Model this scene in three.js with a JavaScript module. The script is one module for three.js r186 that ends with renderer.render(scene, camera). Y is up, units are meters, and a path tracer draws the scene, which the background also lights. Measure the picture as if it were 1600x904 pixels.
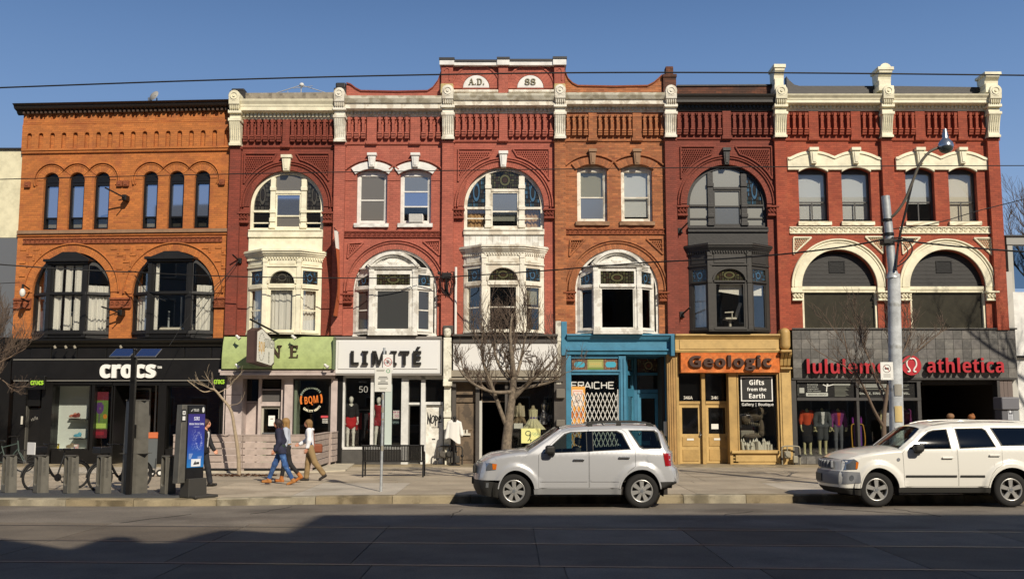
import*as THREE from 'three';
import{mergeGeometries}from 'three/addons/utils/BufferGeometryUtils.js';
import{RoundedBoxGeometry}from 'three/addons/geometries/RoundedBoxGeometry.js';
import{TextGeometry}from 'three/addons/geometries/TextGeometry.js';
import{FontLoader}from 'three/addons/loaders/FontLoader.js';
import{TessellateModifier}from 'three/addons/modifiers/TessellateModifier.js';

// ---------- camera, sky, sun, exposure ----------
const scene=new THREE.Scene();
const F=1600,TILT=Math.atan(185 / F),CAMY=2.09,CAMZ=35.4,SW=0.18;
const camera=new THREE.PerspectiveCamera(2*Math.atan(452 / F)*180 / Math.PI,1600 / 904,0.1,900);
camera.position.set(0,CAMY,CAMZ);
camera.rotation.x=TILT;
const SUN=new THREE.Vector3(0.363,0.574,0.734).normalize();
const sun=new THREE.DirectionalLight(new THREE.Color().setRGB(1,0.90,0.745),4.2);
sun.position.copy(SUN).multiplyScalar(120);
sun.castShadow=true;sun.shadow.mapSize.set(4096,4096);
Object.assign(sun.shadow.camera,{left:-70,right:70,top:60,bottom:-60,near:1,far:260});
scene.add(sun,sun.target);
{// clear spring sky, deeper blue overhead
const W=256,H=128,d=new Float32Array(W*H*4);
const stops=[[-90,.16,.15,.14],[-2,.20,.22,.24],[0,.27,.36,.48],[10,.205,.315,.50],[16,.138,.24,.435],[20,.102,.19,.37],[24,.068,.136,.285],[45,.055,.10,.20],[90,.05,.085,.165]];
for(let j=0;j<H;j++){
const el=(j + .5)/ H*180 - 90;
let k=0;while(k<stops.length - 2&&el>stops[k + 1][0])k++;
const a=stops[k],b=stops[k + 1],t=Math.min(1,Math.max(0,(el - a[0])/(b[0]- a[0])));
for(let i=0;i<W;i++){const o=(j*W + i)*4;for(let c=0;c<3;c++)d[o + c]=a[c + 1]+(b[c + 1]- a[c + 1])*t;d[o + 3]=1;}
}
const sky=new THREE.DataTexture(d,W,H,THREE.RGBAFormat,THREE.FloatType);
sky.mapping=THREE.EquirectangularReflectionMapping;sky.magFilter=THREE.LinearFilter;sky.needsUpdate=true;
scene.background=sky;scene.environment=sky;
}
const renderer=new THREE.WebGLRenderer({antialias:true});
renderer.toneMapping=THREE.LinearToneMapping;renderer.toneMappingExposure=1.25;
renderer.shadowMap.enabled=true;renderer.shadowMap.type=THREE.PCFSoftShadowMap;

// ---------- helpers ----------
const CT=Math.cos(TILT),ST=Math.sin(TILT),PI=Math.PI;
const V=(x,y,z)=>new THREE.Vector3(x,y,z);
const ray=(px,py)=>{const a=(px - 800)/ F,b=(452 - py)/ F;return[a,b*CT + ST,b*ST - CT];};
const at=(px,py,z)=>{const r=ray(px,py),k=(z - CAMZ)/ r[2];return V(r[0]*k,CAMY + r[1]*k,z);};// point at depth z
const gnd=(px,py,y=SW)=>{const r=ray(px,py),k=(y - CAMY)/ r[1];return V(r[0]*k,y,CAMZ + r[2]*k);};// point on the ground
const rng=(s)=>()=>{s=(s + 0x6d2b79f5)|0;let t=Math.imul(s ^(s>>>15),1|s);t=(t + Math.imul(t ^(t>>>7),61|t))^ t;return((t ^(t>>>14))>>>0)/ 4294967296;};
const hash=(x,y,s=0)=>{let h=Math.imul(x|0,374761393)^ Math.imul(y|0,668265263)^ Math.imul(s|0,1442695041);h=Math.imul(h ^(h>>>13),1274126177);return((h ^(h>>>16))>>>0)/ 4294967296;};
const mod=(a,n)=>((a % n)+ n)% n;
function vnoise(x,y,s,per){// value noise; per = period in cells (tileable) or 0
const xi=Math.floor(x),yi=Math.floor(y),fx=x - xi,fy=y - yi,u=fx*fx*(3 - 2*fx),v=fy*fy*(3 - 2*fy);
const H=per?(a,b)=>hash(mod(a,per),mod(b,per),s):(a,b)=>hash(a,b,s);
return(H(xi,yi)*(1 - u)+ H(xi + 1,yi)*u)*(1 - v)+(H(xi,yi + 1)*(1 - u)+ H(xi + 1,yi + 1)*u)*v;
}
const fbm=(x,y,s,per,oct=4)=>{let a=.5,t=0,n=0;for(let i=0;i<oct;i++){t +=a*vnoise(x,y,s + i,per);n +=a;a*=.55;x*=2;y*=2;if(per)per*=2;}return t / n;};
const clamp=(v,a=0,b=1)=>Math.min(b,Math.max(a,v));
const sstep=(a,b,v)=>{const t=clamp((v - a)/(b - a));return t*t*(3 - 2*t);};
const lerp=(a,b,t)=>a +(b - a)*t;
function dataTex(w,h,fn,srgb=true){
const d=new Uint8Array(w*h*4);
for(let j=0;j<h;j++)for(let i=0;i<w;i++){const c=fn(i,j),o=(j*w + i)*4;for(let k=0;k<3;k++)d[o + k]=clamp(c.length?c[k]:c,0,255);d[o + 3]=255;}
const t=new THREE.DataTexture(d,w,h);t.wrapS=t.wrapT=THREE.RepeatWrapping;t.magFilter=t.minFilter=THREE.LinearFilter;
if(srgb)t.colorSpace=THREE.SRGBColorSpace;t.needsUpdate=true;return t;
}
// textures whose uv is in metres: `size` metres per repeat
const metric=(t,sx,sy=sx,ox=0,oy=0)=>{const c=t.clone();c.repeat.set(1 / sx,1 / sy);c.offset.set(ox,oy);c.needsUpdate=true;return c;};
const M=(color,rough=.7,o={})=>{const m=new THREE.MeshStandardMaterial({roughness:rough,...o});if(Array.isArray(color))m.color.setRGB(...color);else m.color.set(color);return m;};
const MP=(color,rough=.7,o={})=>{const m=new THREE.MeshPhysicalMaterial({roughness:rough,...o});if(Array.isArray(color))m.color.setRGB(...color);else m.color.set(color);return m;};

// names, things, parts
const used={};
const numbered=(n)=>{const k=used[n]=(used[n]??-1)+ 1;return k?n + '_' + String(k).padStart(3,'0'):n;};
function tag(o,label,category,group,kind){if(label)o.userData.label=label;if(category)o.userData.category=category;if(group)o.userData.group=group;if(kind)o.userData.kind=kind;return o;}
function thing(name,label,category,p=V(0,0,0),turn=0,group){
const o=new THREE.Group();o.name=numbered(name);o.position.copy(p);o.rotation.y=turn;scene.add(o);return tag(o,label,category,group);
}
function copyOf(src,label,p,turn){const c=src.clone();c.name=numbered(src.name.replace(/_\d{3}$/,''));c.userData={...src.userData};if(label)c.userData.label=label;if(p)c.position.copy(p);if(turn !==undefined)c.rotation.y=turn;scene.add(c);return c;}
function boxUV(g){// uv in metres from the dominant axis of each normal
const p=g.attributes.position,n=g.attributes.normal,uv=new Float32Array(p.count*2);
for(let i=0;i<p.count;i +=3){
let ax=0,ay=0,az=0;for(let k=0;k<3;k++){ax +=Math.abs(n.getX(i + k));ay +=Math.abs(n.getY(i + k));az +=Math.abs(n.getZ(i + k));}
for(let k=0;k<3;k++){const x=p.getX(i + k),y=p.getY(i + k),z=p.getZ(i + k),o=(i + k)*2;if(az>=ax&&az>=ay){uv[o]=x;uv[o + 1]=y;}else if(ax>=ay){uv[o]=z;uv[o + 1]=y;}else{uv[o]=x;uv[o + 1]=z;}}
}
g.setAttribute('uv',new THREE.BufferAttribute(uv,2));return g;
}
function prep(g){
const keep=g.userData.keepUV;if(g.index)g=g.toNonIndexed();
for(const k of Object.keys(g.attributes))if(!['position','normal','uv'].includes(k))g.deleteAttribute(k);
if(!g.attributes.normal)g.computeVertexNormals();
if(!keep||!g.attributes.uv)boxUV(g);
g.morphAttributes={};g.groups=[];return g;
}
const join=(gs)=>{gs=[gs].flat(9).filter(Boolean).map(prep);const g=gs.length>1?mergeGeometries(gs):gs[0];g.clearGroups();return g;};
function mesh(name,g,m){const o=new THREE.Mesh(g,m);o.name=name;o.castShadow=o.receiveShadow=true;return o;}
const SPLIT=new Set('pier shop_frame pane floor transom shelf shop_wall rocker_panel side_strip tail_light headlight indicator wheel_arch_lip niche coping coping_cap parapet_pier party_wall ledge plinth door_panel metal_panel side_post carved_block arch_leg corner_post post pilaster light_strip panel_seam block_joint head_rail entrance_wall body_side inner_shell seat rear_seat shop_pilaster tan_pilaster fog_lamp solar_cell band cable_clamp top_strip handle bottles apron shop_cornice awning_beam end_rim window_trim pillar_cover cargo_window side_wall arch_ring hood_mould frieze_strip letter_rack corner_block collar armrest roof_rail door_frame entrance_post mudguard bumper_corner valve'.split(' ')),STUFF=new Set('studs dentil woven_brickwork crack twigs moulding sash_bar spokes cells tooth lattice loops grille'.split(' '));
function part(parent,name,gs,m,label){if(SPLIT.has(name)&&Array.isArray(gs)&&gs.length>1){let f;for(const g of gs.flat(9)){const q=part(parent,name,g,m,label);f??=q;}return f;}const o=mesh(name,join(gs),m);parent.add(o);if(label)o.userData.label=label;if(STUFF.has(name))o.userData.kind='stuff';return o;}
function sub(parent,name,label){const o=new THREE.Group();o.name=name;parent.add(o);if(label)o.userData.label=label;return o;}
function each(parent,name,g,m,spots){g=join(g);for(const s of spots){const o=mesh(name,g,Array.isArray(m)?m[s[3]??0]:m);o.position.set(s[0],s[1],s[2]);parent.add(o);}}
function solo(name,gs,m,label,category,group,kind){const g=join(gs);g.computeBoundingBox();const b=g.boundingBox,c=V((b.min.x + b.max.x)/ 2,b.min.y,(b.min.z + b.max.z)/ 2);g.translate(-c.x,-c.y,-c.z);const o=mesh(numbered(name),g,m);o.position.copy(c);scene.add(o);return tag(o,label,category,group,kind);}
const struct=(name,gs,m)=>{const o=mesh(name,join(gs),m);o.userData.kind='structure';scene.add(o);return o;};

// geometry
const mv=(g,x,y,z)=>g.translate(x,y,z);
const bx=(x0,x1,y0,y1,z0,z1)=>mv(new THREE.BoxGeometry(Math.abs(x1 - x0),Math.abs(y1 - y0),Math.abs(z1 - z0)),(x0 + x1)/ 2,(y0 + y1)/ 2,(z0 + z1)/ 2);
const rb=(x0,x1,y0,y1,z0,z1,r=.02,s=2)=>mv(new RoundedBoxGeometry(Math.abs(x1 - x0),Math.abs(y1 - y0),Math.abs(z1 - z0),s,Math.min(r,Math.abs(x1 - x0)/ 2.01,Math.abs(y1 - y0)/ 2.01,Math.abs(z1 - z0)/ 2.01)),(x0 + x1)/ 2,(y0 + y1)/ 2,(z0 + z1)/ 2);
const shp=(pts)=>new THREE.Shape(pts.map((p)=>new THREE.Vector2(p[0],p[1])));
const ext=(s,z0,z1,bevel=0,curve=16)=>{if(Array.isArray(s))s=shp(s);const g=new THREE.ExtrudeGeometry(s,{depth:z1 - z0 - 2*bevel,bevelEnabled:bevel>0,bevelSize:bevel,bevelThickness:bevel,bevelOffset:-bevel,bevelSegments:1,curveSegments:curve});return mv(g,0,0,z0 + bevel);};
const slab=(poly,y0,y1)=>{const g=new THREE.ExtrudeGeometry(shp(poly.map(([x,z])=>[x,-z])),{depth:y1 - y0,bevelEnabled:false});g.rotateX(-PI / 2);return mv(g,0,y0,0);};// plan polygon [x,z]
const prof=(pts,x0,x1)=>{const g=new THREE.ExtrudeGeometry(shp(pts.map(([z,y])=>[-z,y])),{depth:x1 - x0,bevelEnabled:false});g.rotateY(PI / 2);return mv(g,x0,0,0);};// side profile [z,y] along x
const profD=(pts,x0,x1)=>prof(pts,x0,x1);
function rod(a,b,r0,r1=r0,seg=8){const d=b.clone().sub(a),g=new THREE.CylinderGeometry(r1,r0,d.length(),seg,1);g.applyQuaternion(new THREE.Quaternion().setFromUnitVectors(V(0,1,0),d.clone().normalize()));return mv(g,(a.x + b.x)/ 2,(a.y + b.y)/ 2,(a.z + b.z)/ 2);}
const tube=(pts,r,n=24,seg=6,closed=false)=>new THREE.TubeGeometry(new THREE.CatmullRomCurve3(pts,closed,'centripetal'),n,r,seg,closed);
const ring=(cx,cy,ri,ro,a0=0,a1=PI)=>{const s=new THREE.Shape();s.absarc(cx,cy,ro,a0,a1,false);s.absarc(cx,cy,ri,a1,a0,true);return s;};
const circ=(cx,cy,r)=>{const s=new THREE.Shape();s.absarc(cx,cy,r,0,PI*2,false);return s;};
const disc=(cx,cy,r,z0,z1,seg=20)=>{const g=new THREE.CylinderGeometry(r,r,z1 - z0,seg);g.rotateX(PI / 2);return mv(g,cx,cy,(z0 + z1)/ 2);};
const ball=(x,y,z,r,sx=1,sy=1,sz=1,n=12)=>mv(new THREE.SphereGeometry(r,n,n - 2).scale(sx,sy,sz),x,y,z);
const archPath=(L,R,yb,ys,P=THREE.Path)=>{const p=new P();p.moveTo(L,yb);p.lineTo(R,yb);p.lineTo(R,ys);p.absarc((L + R)/ 2,ys,(R - L)/ 2,0,PI,false);p.lineTo(L,yb);return p;};
function segPath(L,R,yb,ys,rise,P=THREE.Path){// segmental head
const w=(R - L)/ 2,r=(w*w + rise*rise)/(2*rise),a=Math.asin(w / r),p=new P();
p.moveTo(L,yb);p.lineTo(R,yb);p.lineTo(R,ys);p.absarc((L + R)/ 2,ys + rise - r,r,PI / 2 - a,PI / 2 + a,false);p.lineTo(L,yb);return p;
}
const rectPath=(x0,x1,y0,y1,P=THREE.Path)=>{const p=new P();p.moveTo(x0,y0);p.lineTo(x1,y0);p.lineTo(x1,y1);p.lineTo(x0,y1);p.lineTo(x0,y0);return p;};
const holed=(s,...holes)=>{if(Array.isArray(s))s=shp(s);s.holes.push(...holes);return s;};
const frameGeo=(x0,x1,y0,y1,w,z0,z1)=>ext(holed(rectPath(x0,x1,y0,y1,THREE.Shape),rectPath(x0 + w,x1 - w,y0 + w,y1 - w)),z0,z1);
// text as geometry, one geometry per letter, fitted to a box
const SANSB=await new FontLoader().loadAsync('fonts/droid/droid_sans_bold.typeface.json');
const SANS=await new FontLoader().loadAsync('fonts/droid/droid_sans_regular.typeface.json');
const SERIFB=await new FontLoader().loadAsync('fonts/droid/droid_serif_bold.typeface.json');
function letters(str,font,x0,x1,y0,y1,z0,z1,bevel=0,track=0,fat=0){
const out=[];let x=0;const res=font.data.resolution;
for(const ch of str){
const gl=font.data.glyphs[ch]??font.data.glyphs['?'];
if(ch !==' '){const g=new TextGeometry(ch,{font,size:1,depth:1,curveSegments:5,bevelEnabled:bevel>0||fat>0,bevelSize:bevel||fat,bevelThickness:.01,bevelOffset:fat?0:-bevel*.3,bevelSegments:2});out.push(mv(g,x,0,0));}
x +=gl.ha / res + track;
}
const b=new THREE.Box3();for(const g of out){g.computeBoundingBox();b.union(g.boundingBox);}
const s=b.getSize(V(0,0,0));
for(const g of out){mv(g,-b.min.x,-b.min.y,-b.min.z);g.scale((x1 - x0)/ s.x,(y1 - y0)/ s.y,(z1 - z0)/ s.z);mv(g,x0,y0,z0);g.computeVertexNormals();}
return out;
}
function canvasTex(w,h,draw){const c=document.createElement('canvas');c.width=w;c.height=h;const x=c.getContext('2d');draw(x,w,h);const t=new THREE.CanvasTexture(c);t.colorSpace=THREE.SRGBColorSpace;t.magFilter=THREE.LinearFilter;return t;}
function panelGeo(x0,x1,y0,y1,z,th=.01){// thin printed board: front face carries the whole print
const g=bx(x0,x1,y0,y1,z - th,z);const uv=g.attributes.uv,p=g.attributes.position;
for(let i=0;i<p.count;i++)uv.setXY(i,(p.getX(i)- x0)/(x1 - x0),(p.getY(i)- y0)/(y1 - y0));g.userData.keepUV=true;return g;
}
// a building's own frame: local u along the front, y up from the pavement, z out of the front
function frameOf(pxA,ang=0,pxC=pxA){
const a=at(pxA,500,0),fr={o:V(a.x,SW,0),ang};
const c=Math.cos(ang),s=Math.sin(ang);
fr.loc=(px,py,z=0)=>{// ray into the local frame
const r=ray(px,py),ox=-fr.o.x,oy=CAMY - SW,oz=CAMZ - fr.o.z;
const lx=c*ox - s*oz,lz=s*ox + c*oz,rx=c*r[0]- s*r[2],rz=s*r[0]+ c*r[2],k=(z - lz)/ rz;
return[lx + rx*k,oy + r[1]*k];
};
fr.u=(px,py=400,z=0)=>fr.loc(px,py,z)[0];
fr.y=(py,z=0,px=pxC)=>fr.loc(px,py,z)[1];
return fr;
}
// ---------- materials ----------
const hex=(h)=>[(h>>16)&255,(h>>8)&255,h&255];
const BH=.0735,BW=.212;
// brickwork 5.12 x 10.24 m at 100 px/m: courses, single bricks, grain and worn patches
function brickMap(base,mortar,seed,o={}){
const W=512,H=1024,B=hex(base),Mo=hex(mortar),vary=o.vary??.22,P=hex(o.patch??0x8a5a40),amt=o.amt??.35;
const fld=(fu,fv,sd,oc)=>{const w=W / 4 + 1,h=H / 4 + 1,f=new Float32Array(w*h);for(let q=0;q<h;q++)for(let p=0;p<w;p++)f[q*w + p]=fbm(p*.04*fu,q*.04*fv,sd,0,oc);return(i,j)=>{const p=i>>2,q=j>>2,a=(i&3)/ 4,b=(j&3)/ 4,o=q*w + p;return(f[o]*(1 - a)+ f[o + 1]*a)*(1 - b)+(f[o + w]*(1 - a)+ f[o + w + 1]*a)*b;};};
const f1=fld(1.3,1.3,seed + 3,3),f2=fld(2.1,3.2,seed + 20,4);
return dataTex(W,H,(i,j)=>{
const u=i / 100,v=j / 100,cr=Math.floor(v / BH),uu=u +(cr&1?BW / 2:0),bi=Math.floor(uu / BW),fx=uu / BW - bi,fy=v / BH - cr,h0=hash(i,j,seed + 9);
const k=1 + vary*(hash(bi,cr,seed)- .5)+ .14*(h0 - .5)+ .16*(f1(i,j)- .5),c=[0,0,0],g=o.odd?hash(bi*3 + 1,cr,seed + 5):0;
const st=sstep(.56,.74,f2(i,j)+ .10*(hash(i,j,seed + 2)- .5))*amt,m=(fx<.06||fy<.15)?(o.joint??.8):0,mk=1 + .2*(h0 - .5);
for(let n=0;n<3;n++){let x=B[n]*k;if(g>.93)x=lerp(x,o.odd[n],.35);x=lerp(x,P[n],st);c[n]=lerp(x,Mo[n]*mk,m);}
return c;
});
}
const brickBump=dataTex(512,512,(i,j)=>{const s=512 /(BW*6),t=512 /(BH*16),cr=Math.floor(j / 512*16),uu=i / 512*6 +(cr&1?.5:0),fx=uu - Math.floor(uu),fy=j / 512*16 - cr;return(fx<.06||fy<.15)?40:190 + 40*hash(Math.floor(mod(uu,6)),cr,4)+ 20*hash(i,j,5);},false);
const bBump=metric(brickBump,BW*6,BH*16);
const brick=(map,rough=.85)=>M(0xffffff,rough,{map:metric(map,5.12,10.24),bumpMap:bBump,bumpScale:.007});
const grain=(base,amp,seed,o={})=>{const B=hex(base),P=hex(o.patch??base),N=o.n??512;return dataTex(N,N,(i,j)=>{
const u=i / N,v=j / N,k=1 + amp*(fbm(u*8,v*8,seed,8,5)- .5)*1.6 +(o.fine??amp*.6)*(hash(i,j,seed + 3)- .5);
const st=sstep(o.lo??.55,o.hi??.72,fbm(u*6,v*(o.vy??6),seed + 11,o.vy?0:6,5)+ .1*(hash(i,j,seed + 4)- .5))*(o.amt??0);
return B.map((x,n)=>lerp(x,P[n],st)*k);});};
const whiteGrain=grain(0xf2f2f2,.16,31),noiseB=dataTex(256,256,(i,j)=>255*fbm(i / 256*24,j / 256*24,8,24,4),false);
const nB=metric(noiseB,1.1);
const paint=(c,rough=.55,o={})=>M(c,rough,{map:metric(whiteGrain,1.7),bumpMap:nB,bumpScale:.002,...o});
const peeling=(c,p,amt,seed)=>M(0xffffff,.7,{map:metric(grain(c,.12,seed,{patch:p,amt,lo:.5,hi:.6,fine:.1}),1.3),bumpMap:nB,bumpScale:.003});

const BR={
orange:brick(brickMap(0xb06a33,0x965c36,1,{vary:.15,patch:0x8a4a2c,amt:.35,odd:[150,80,45],joint:.55})),
oxblood:brick(brickMap(0x7c3a2b,0x6a3024,2,{vary:.14,patch:0x6a3c30,amt:.3,joint:.6})),
rose:brick(brickMap(0xa45c4b,0x8e4c3f,3,{vary:.12,patch:0x93493d,amt:.3,joint:.6})),
rose2:brick(brickMap(0xa35a49,0x8c4a3d,4,{vary:.12,patch:0x8f4338,amt:.3,joint:.6})),
tan:brick(brickMap(0x9b603b,0x8b654a,5,{vary:.26,patch:0x7e4a30,amt:.4,odd:[120,60,40],joint:.6})),
maroon:brick(brickMap(0x7b3d2f,0x683227,6,{vary:.14,patch:0x6a382c,amt:.3,joint:.6})),
crimson:brick(brickMap(0x93452f,0x803d2e,7,{vary:.15,patch:0xae6242,amt:.35,joint:.5,odd:[170,90,60]})),
};
const mCream=paint(0xe6dfc2),mWhite=paint(0xdedcd6),mIvory=paint(0xe9e3c8,.6),mOff=peeling(0xdad5c6,0x9a8c78,.5,41),mPeel=peeling(0xd6d4cc,0x958d80,.42,42),mBlackP=paint(0x1b1a19,.45),mChar=paint(0x272523,.5),mSlate=paint(0x34312d,.55);
const mTerra=M(0x93502f,.8,{map:metric(whiteGrain,.4),bumpMap:metric(noiseB,.35),bumpScale:.02}),mTerraRed=M(0x87402f,.8,{map:metric(whiteGrain,.4),bumpMap:metric(noiseB,.35),bumpScale:.02});
const mStone=paint(0x93745a,.85),mConc=M(0xffffff,.9,{map:metric(grain(0x9a9484,.2,51,{patch:0x6e675a,amt:.5}),2),bumpMap:nB,bumpScale:.004});
const mGutter=peeling(0xc9c4b2,0x857a60,.45,43),mTin=peeling(0xcdbb86,0x8f7a48,.5,45);
const mBlack=paint(0x161514,.35),mSatin=paint(0x1d1c1c,.3),mGraphite=paint(0x3a3836,.5);
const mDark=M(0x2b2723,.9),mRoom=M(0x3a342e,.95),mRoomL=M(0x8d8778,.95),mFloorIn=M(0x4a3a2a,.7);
const mSteel=M(0x8f9296,.4,{metalness:.8}),mChrome=M(0xc9c9c6,.22,{metalness:1}),mGalv=M(0xb4b8ba,.5,{metalness:.35,map:metric(whiteGrain,.6)}),mIron=M(0x191818,.5,{metalness:.3}),mRubber=M(0x171615,.85),mWire=M(0x0d0d0e,.7);
const glassOf=(c,ior=1.85,rough=.015,o={})=>MP(c,rough,{transmission:1,thickness:0,ior,...o});
const gClear=glassOf(0xf6f6f4),gShop=glassOf(0xf0f1ef,1.6),gOld=glassOf(0xe2e2dc,1.9,.03),gFilm=M([.40,.46,.58],.03,{metalness:.85}),gDark=MP(0x0c0c0c,.05,{ior:1.7}),gGrey=M([.26,.28,.30],.12,{metalness:.55}),gDust=MP([.135,.125,.108],.18,{ior:1.8}),gPale=MP([.25,.25,.225],.18,{ior:1.9}),gThin=glassOf(0xf2f2f0,1.3);
const mBlind=M(0xd9d4c6,.9),mCurtain=MP(0xf3f1ea,.95,{transmission:.15,thickness:0}),mShade=M(0xb9b2a0,.9),mBlindGrey=M(0xc6cacc,.85),mTanCurt=M(0xb89468,.95);
// leaded glass
function stained(seed,pal,w=160,h=96){return canvasTex(w,h,(x)=>{
const r=rng(seed);x.fillStyle='#17140f';x.fillRect(0,0,w,h);
const n=12,m=7;for(let i=0;i<n;i++)for(let j=0;j<m;j++){x.fillStyle=pal[Math.floor(r()*pal.length)];x.fillRect(i*w / n + 1.5,j*h / m + 1.5,w / n - 3,h / m - 3);}
x.fillStyle='#17140f';x.beginPath();x.ellipse(w / 2,h / 2,h*.36,h*.36,0,0,7);x.fill();x.fillStyle=pal[0];x.beginPath();x.ellipse(w / 2,h / 2,h*.31,h*.31,0,0,7);x.fill();
x.fillStyle='#17140f';x.beginPath();x.ellipse(w / 2,h / 2,h*.2,h*.2,0,0,7);x.fill();x.fillStyle=pal[1];x.beginPath();x.ellipse(w / 2,h / 2,h*.16,h*.16,0,0,7);x.fill();});}
const mStB=MP(0xffffff,.15,{map:stained(3,['#40607a','#2a2620','#30464f','#33302a','#3f382c'])}),mStG=MP(0xffffff,.15,{map:stained(7,['#55543a','#3a2c22','#3d3c2e','#45462f','#332d26'])}),mStR=MP(0xffffff,.2,{map:stained(9,['#8a7a58','#6b3d30','#5b3a30','#5a4436','#6f5a48'])}),mStD=MP(0xffffff,.15,{map:stained(12,['#4a4740','#2a2622','#3a3934','#4c4c44','#35302a'])});
const fitUV=(g)=>{g=prep(g);g.computeBoundingBox();const b=g.boundingBox,p=g.attributes.position,n=g.attributes.normal,uv=g.attributes.uv;for(let i=0;i<p.count;i++){uv.setXY(i,(p.getX(i)- b.min.x)/(b.max.x - b.min.x),(p.getY(i)- b.min.y)/(b.max.y - b.min.y));}g.userData.keepUV=true;return g;};

// ---------- ground ----------
{
const asphalt=metric(grain(0x70685d,.3,61,{n:1024,patch:0x544c43,amt:.6,fine:.34}),9),slabT=metric(grain(0xaea596,.18,62,{n:1024,patch:0x867d6e,amt:.5,fine:.24}),6.5),trackT=metric(grain(0x70675b,.22,63,{n:512,patch:0x544c44,amt:.45,fine:.25}),5),curbT=metric(grain(0x8e8673,.26,64,{patch:0x5d5544,amt:.7,fine:.2}),2.5);
const roadH=(z)=>.03*clamp(z - 12.4,0,3.4);
const mRoad=M(0xffffff,.88,{map:asphalt,bumpMap:metric(noiseB,.35),bumpScale:.004}),mTrack=M(0xffffff,.85,{map:trackT,bumpMap:metric(noiseB,.5),bumpScale:.003});
struct('ground',bx(-300,300,-.3,-.12,-300,300),M(0x6a6358,.95));
// kerb line, front edge (x, z)
const KL=[[-60,13.0],[-11.5,13.25],[-7.4,13.5],[-6.6,13.45],[-5.4,13.0],[-3.85,12.72],[-1.4,12.52],[5,12.4],[10,12.35],[60,12.3]];
const kz=(x)=>{for(let i=1;i<KL.length;i++)if(x<=KL[i][0])return lerp(KL[i - 1][1],KL[i][1],(x - KL[i - 1][0])/(KL[i][0]- KL[i - 1][0]));return KL.at(-1)[1];};
// asphalt from the gutter to the tracks
const asph=[];{const zs=[11.5,12.4,15.8,46];const g=new THREE.PlaneGeometry(1,1,1,3),p=g.attributes.position;for(let i=0;i<p.count;i++){const r=Math.floor(i / 2);p.setXYZ(i,i % 2?90:-90,roadH(zs[r]),zs[r]);}g.setIndex([0,2,1,1,2,3,2,4,3,3,4,5,4,6,5,5,6,7]);g.computeVertexNormals();asph.push(g);}
const road=struct('road',asph,mRoad);
// concrete track slabs with open joints, and rails between them
const rail=(k)=>{const A=[[0,820,1600,831.5],[0,843.5,1600,855],[0,877,1600,891.5]];if(k<3){const a=gnd(A[k][0],A[k][1],roadH(17)+ .012),b=gnd(A[k][2],A[k][3],roadH(17)+ .012);return(x)=>a.z +(b.z - a.z)*(x - a.x)/(b.x - a.x);}return(x)=>rail(2)(x)+ 2*(k - 2);};
const R=[0,1,2,3,4].map(rail),edge=(x)=>R[0](x)- .42,rows=[edge,...R],r=rng(5),y0=roadH(17);
const tones=[0xffffff,0xe4e2de,0xf4f1ea,0xd6d2cc].map((c)=>{const m=mTrack.clone();m.color.set(c);return m;});
for(let k=0;k<5;k++)for(let i=-7;i<7;i++){
const g=.018,x0=i*2.42 + .35 +(k>2?.3:0),x1=x0 + 2.42,A=rows[k],B=rows[k + 1],e0=k===0?0:.05,e1=.05;
const gg=slab([[x0 + g / 2,A(x0)+ e0],[x1 - g / 2,A(x1)+ e0],[x1 - g / 2,B(x1)- e1],[x0 + g / 2,B(x0)- e1]],-.02,.012);mv(gg,0,y0,0);
part(road,'track_slab',gg,tones[Math.floor(r()*4)]);
}
const mRail=M(0x625e5a,.45,{metalness:.6}),mGroove=M(0x14110f,.9);
['farthest rail of the track, the first one below the kerb','second rail from the kerb, between two rows of slabs','nearest rail in the frame, thick and in full shade','rail lying just below the bottom edge of the view'].forEach((lab,k)=>{
const t=thing('tram_rail','dark steel tram ' + lab,'rail',V(0,y0,R[k](0)),0,'tram rails in the road'),f=R[k],pl=(a,b,y1,y2)=>mv(slab([[-17,f(-17)+ a],[17,f(17)+ a],[17,f(17)+ b],[-17,f(-17)+ b]],y1,y2),0,0,-f(0));
part(t,'rail_head',pl(-.05,.03,-.01,.016),mRail);part(t,'groove',pl(.03,.052,-.015,-.004),mGroove);
});
// cracks in the asphalt: thin sealed lines
const cr=[];for(const[a,b]of[[[395,806],[455,789]],[[700,812],[725,796]],[[1130,808],[1180,800]],[[1290,794],[1420,806]],[[120,830],[300,806]],[[1395,794],[1470,810]]]){const p=gnd(...a,.06),q=gnd(...b,.06);const n=7,pts=[];for(let i=0;i<=n;i++){const t=i / n;const z=lerp(p.z,q.z,t);pts.push(V(lerp(p.x,q.x,t)+(r()- .5)*.12,roadH(z)- .006,z));}cr.push(tube(pts,.013,30,5));}
part(road,'crack',cr,M(0x171513,.9));
// pavement: bed plus slabs with open joints
const pave=struct('pavement',[slab([...KL.map(([x,z])=>[x,z - .32]),[60,-8],[-60,-8]],-.1,SW - .012)],M(0x4a443b,.95));
const mS=[0xffffff,0xf2ece2,0xe8e2d8,0xfff8ee].map((c)=>M(c,.9,{map:slabT,bumpMap:metric(noiseB,.4),bumpScale:.002})),mPatch=M(0xa89e8a,.92,{map:metric(grain(0xe6dcc8,.25,66,{patch:0x7c7468,amt:.7,fine:.2}),3)});
const zr=[[-3,1.75,2.6,2],[1.75,5.0,2.9,0],[5.0,8.05,2.9,0],[8.05,8.75,1.1,3],[8.75,99,2.25,1]];
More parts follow.
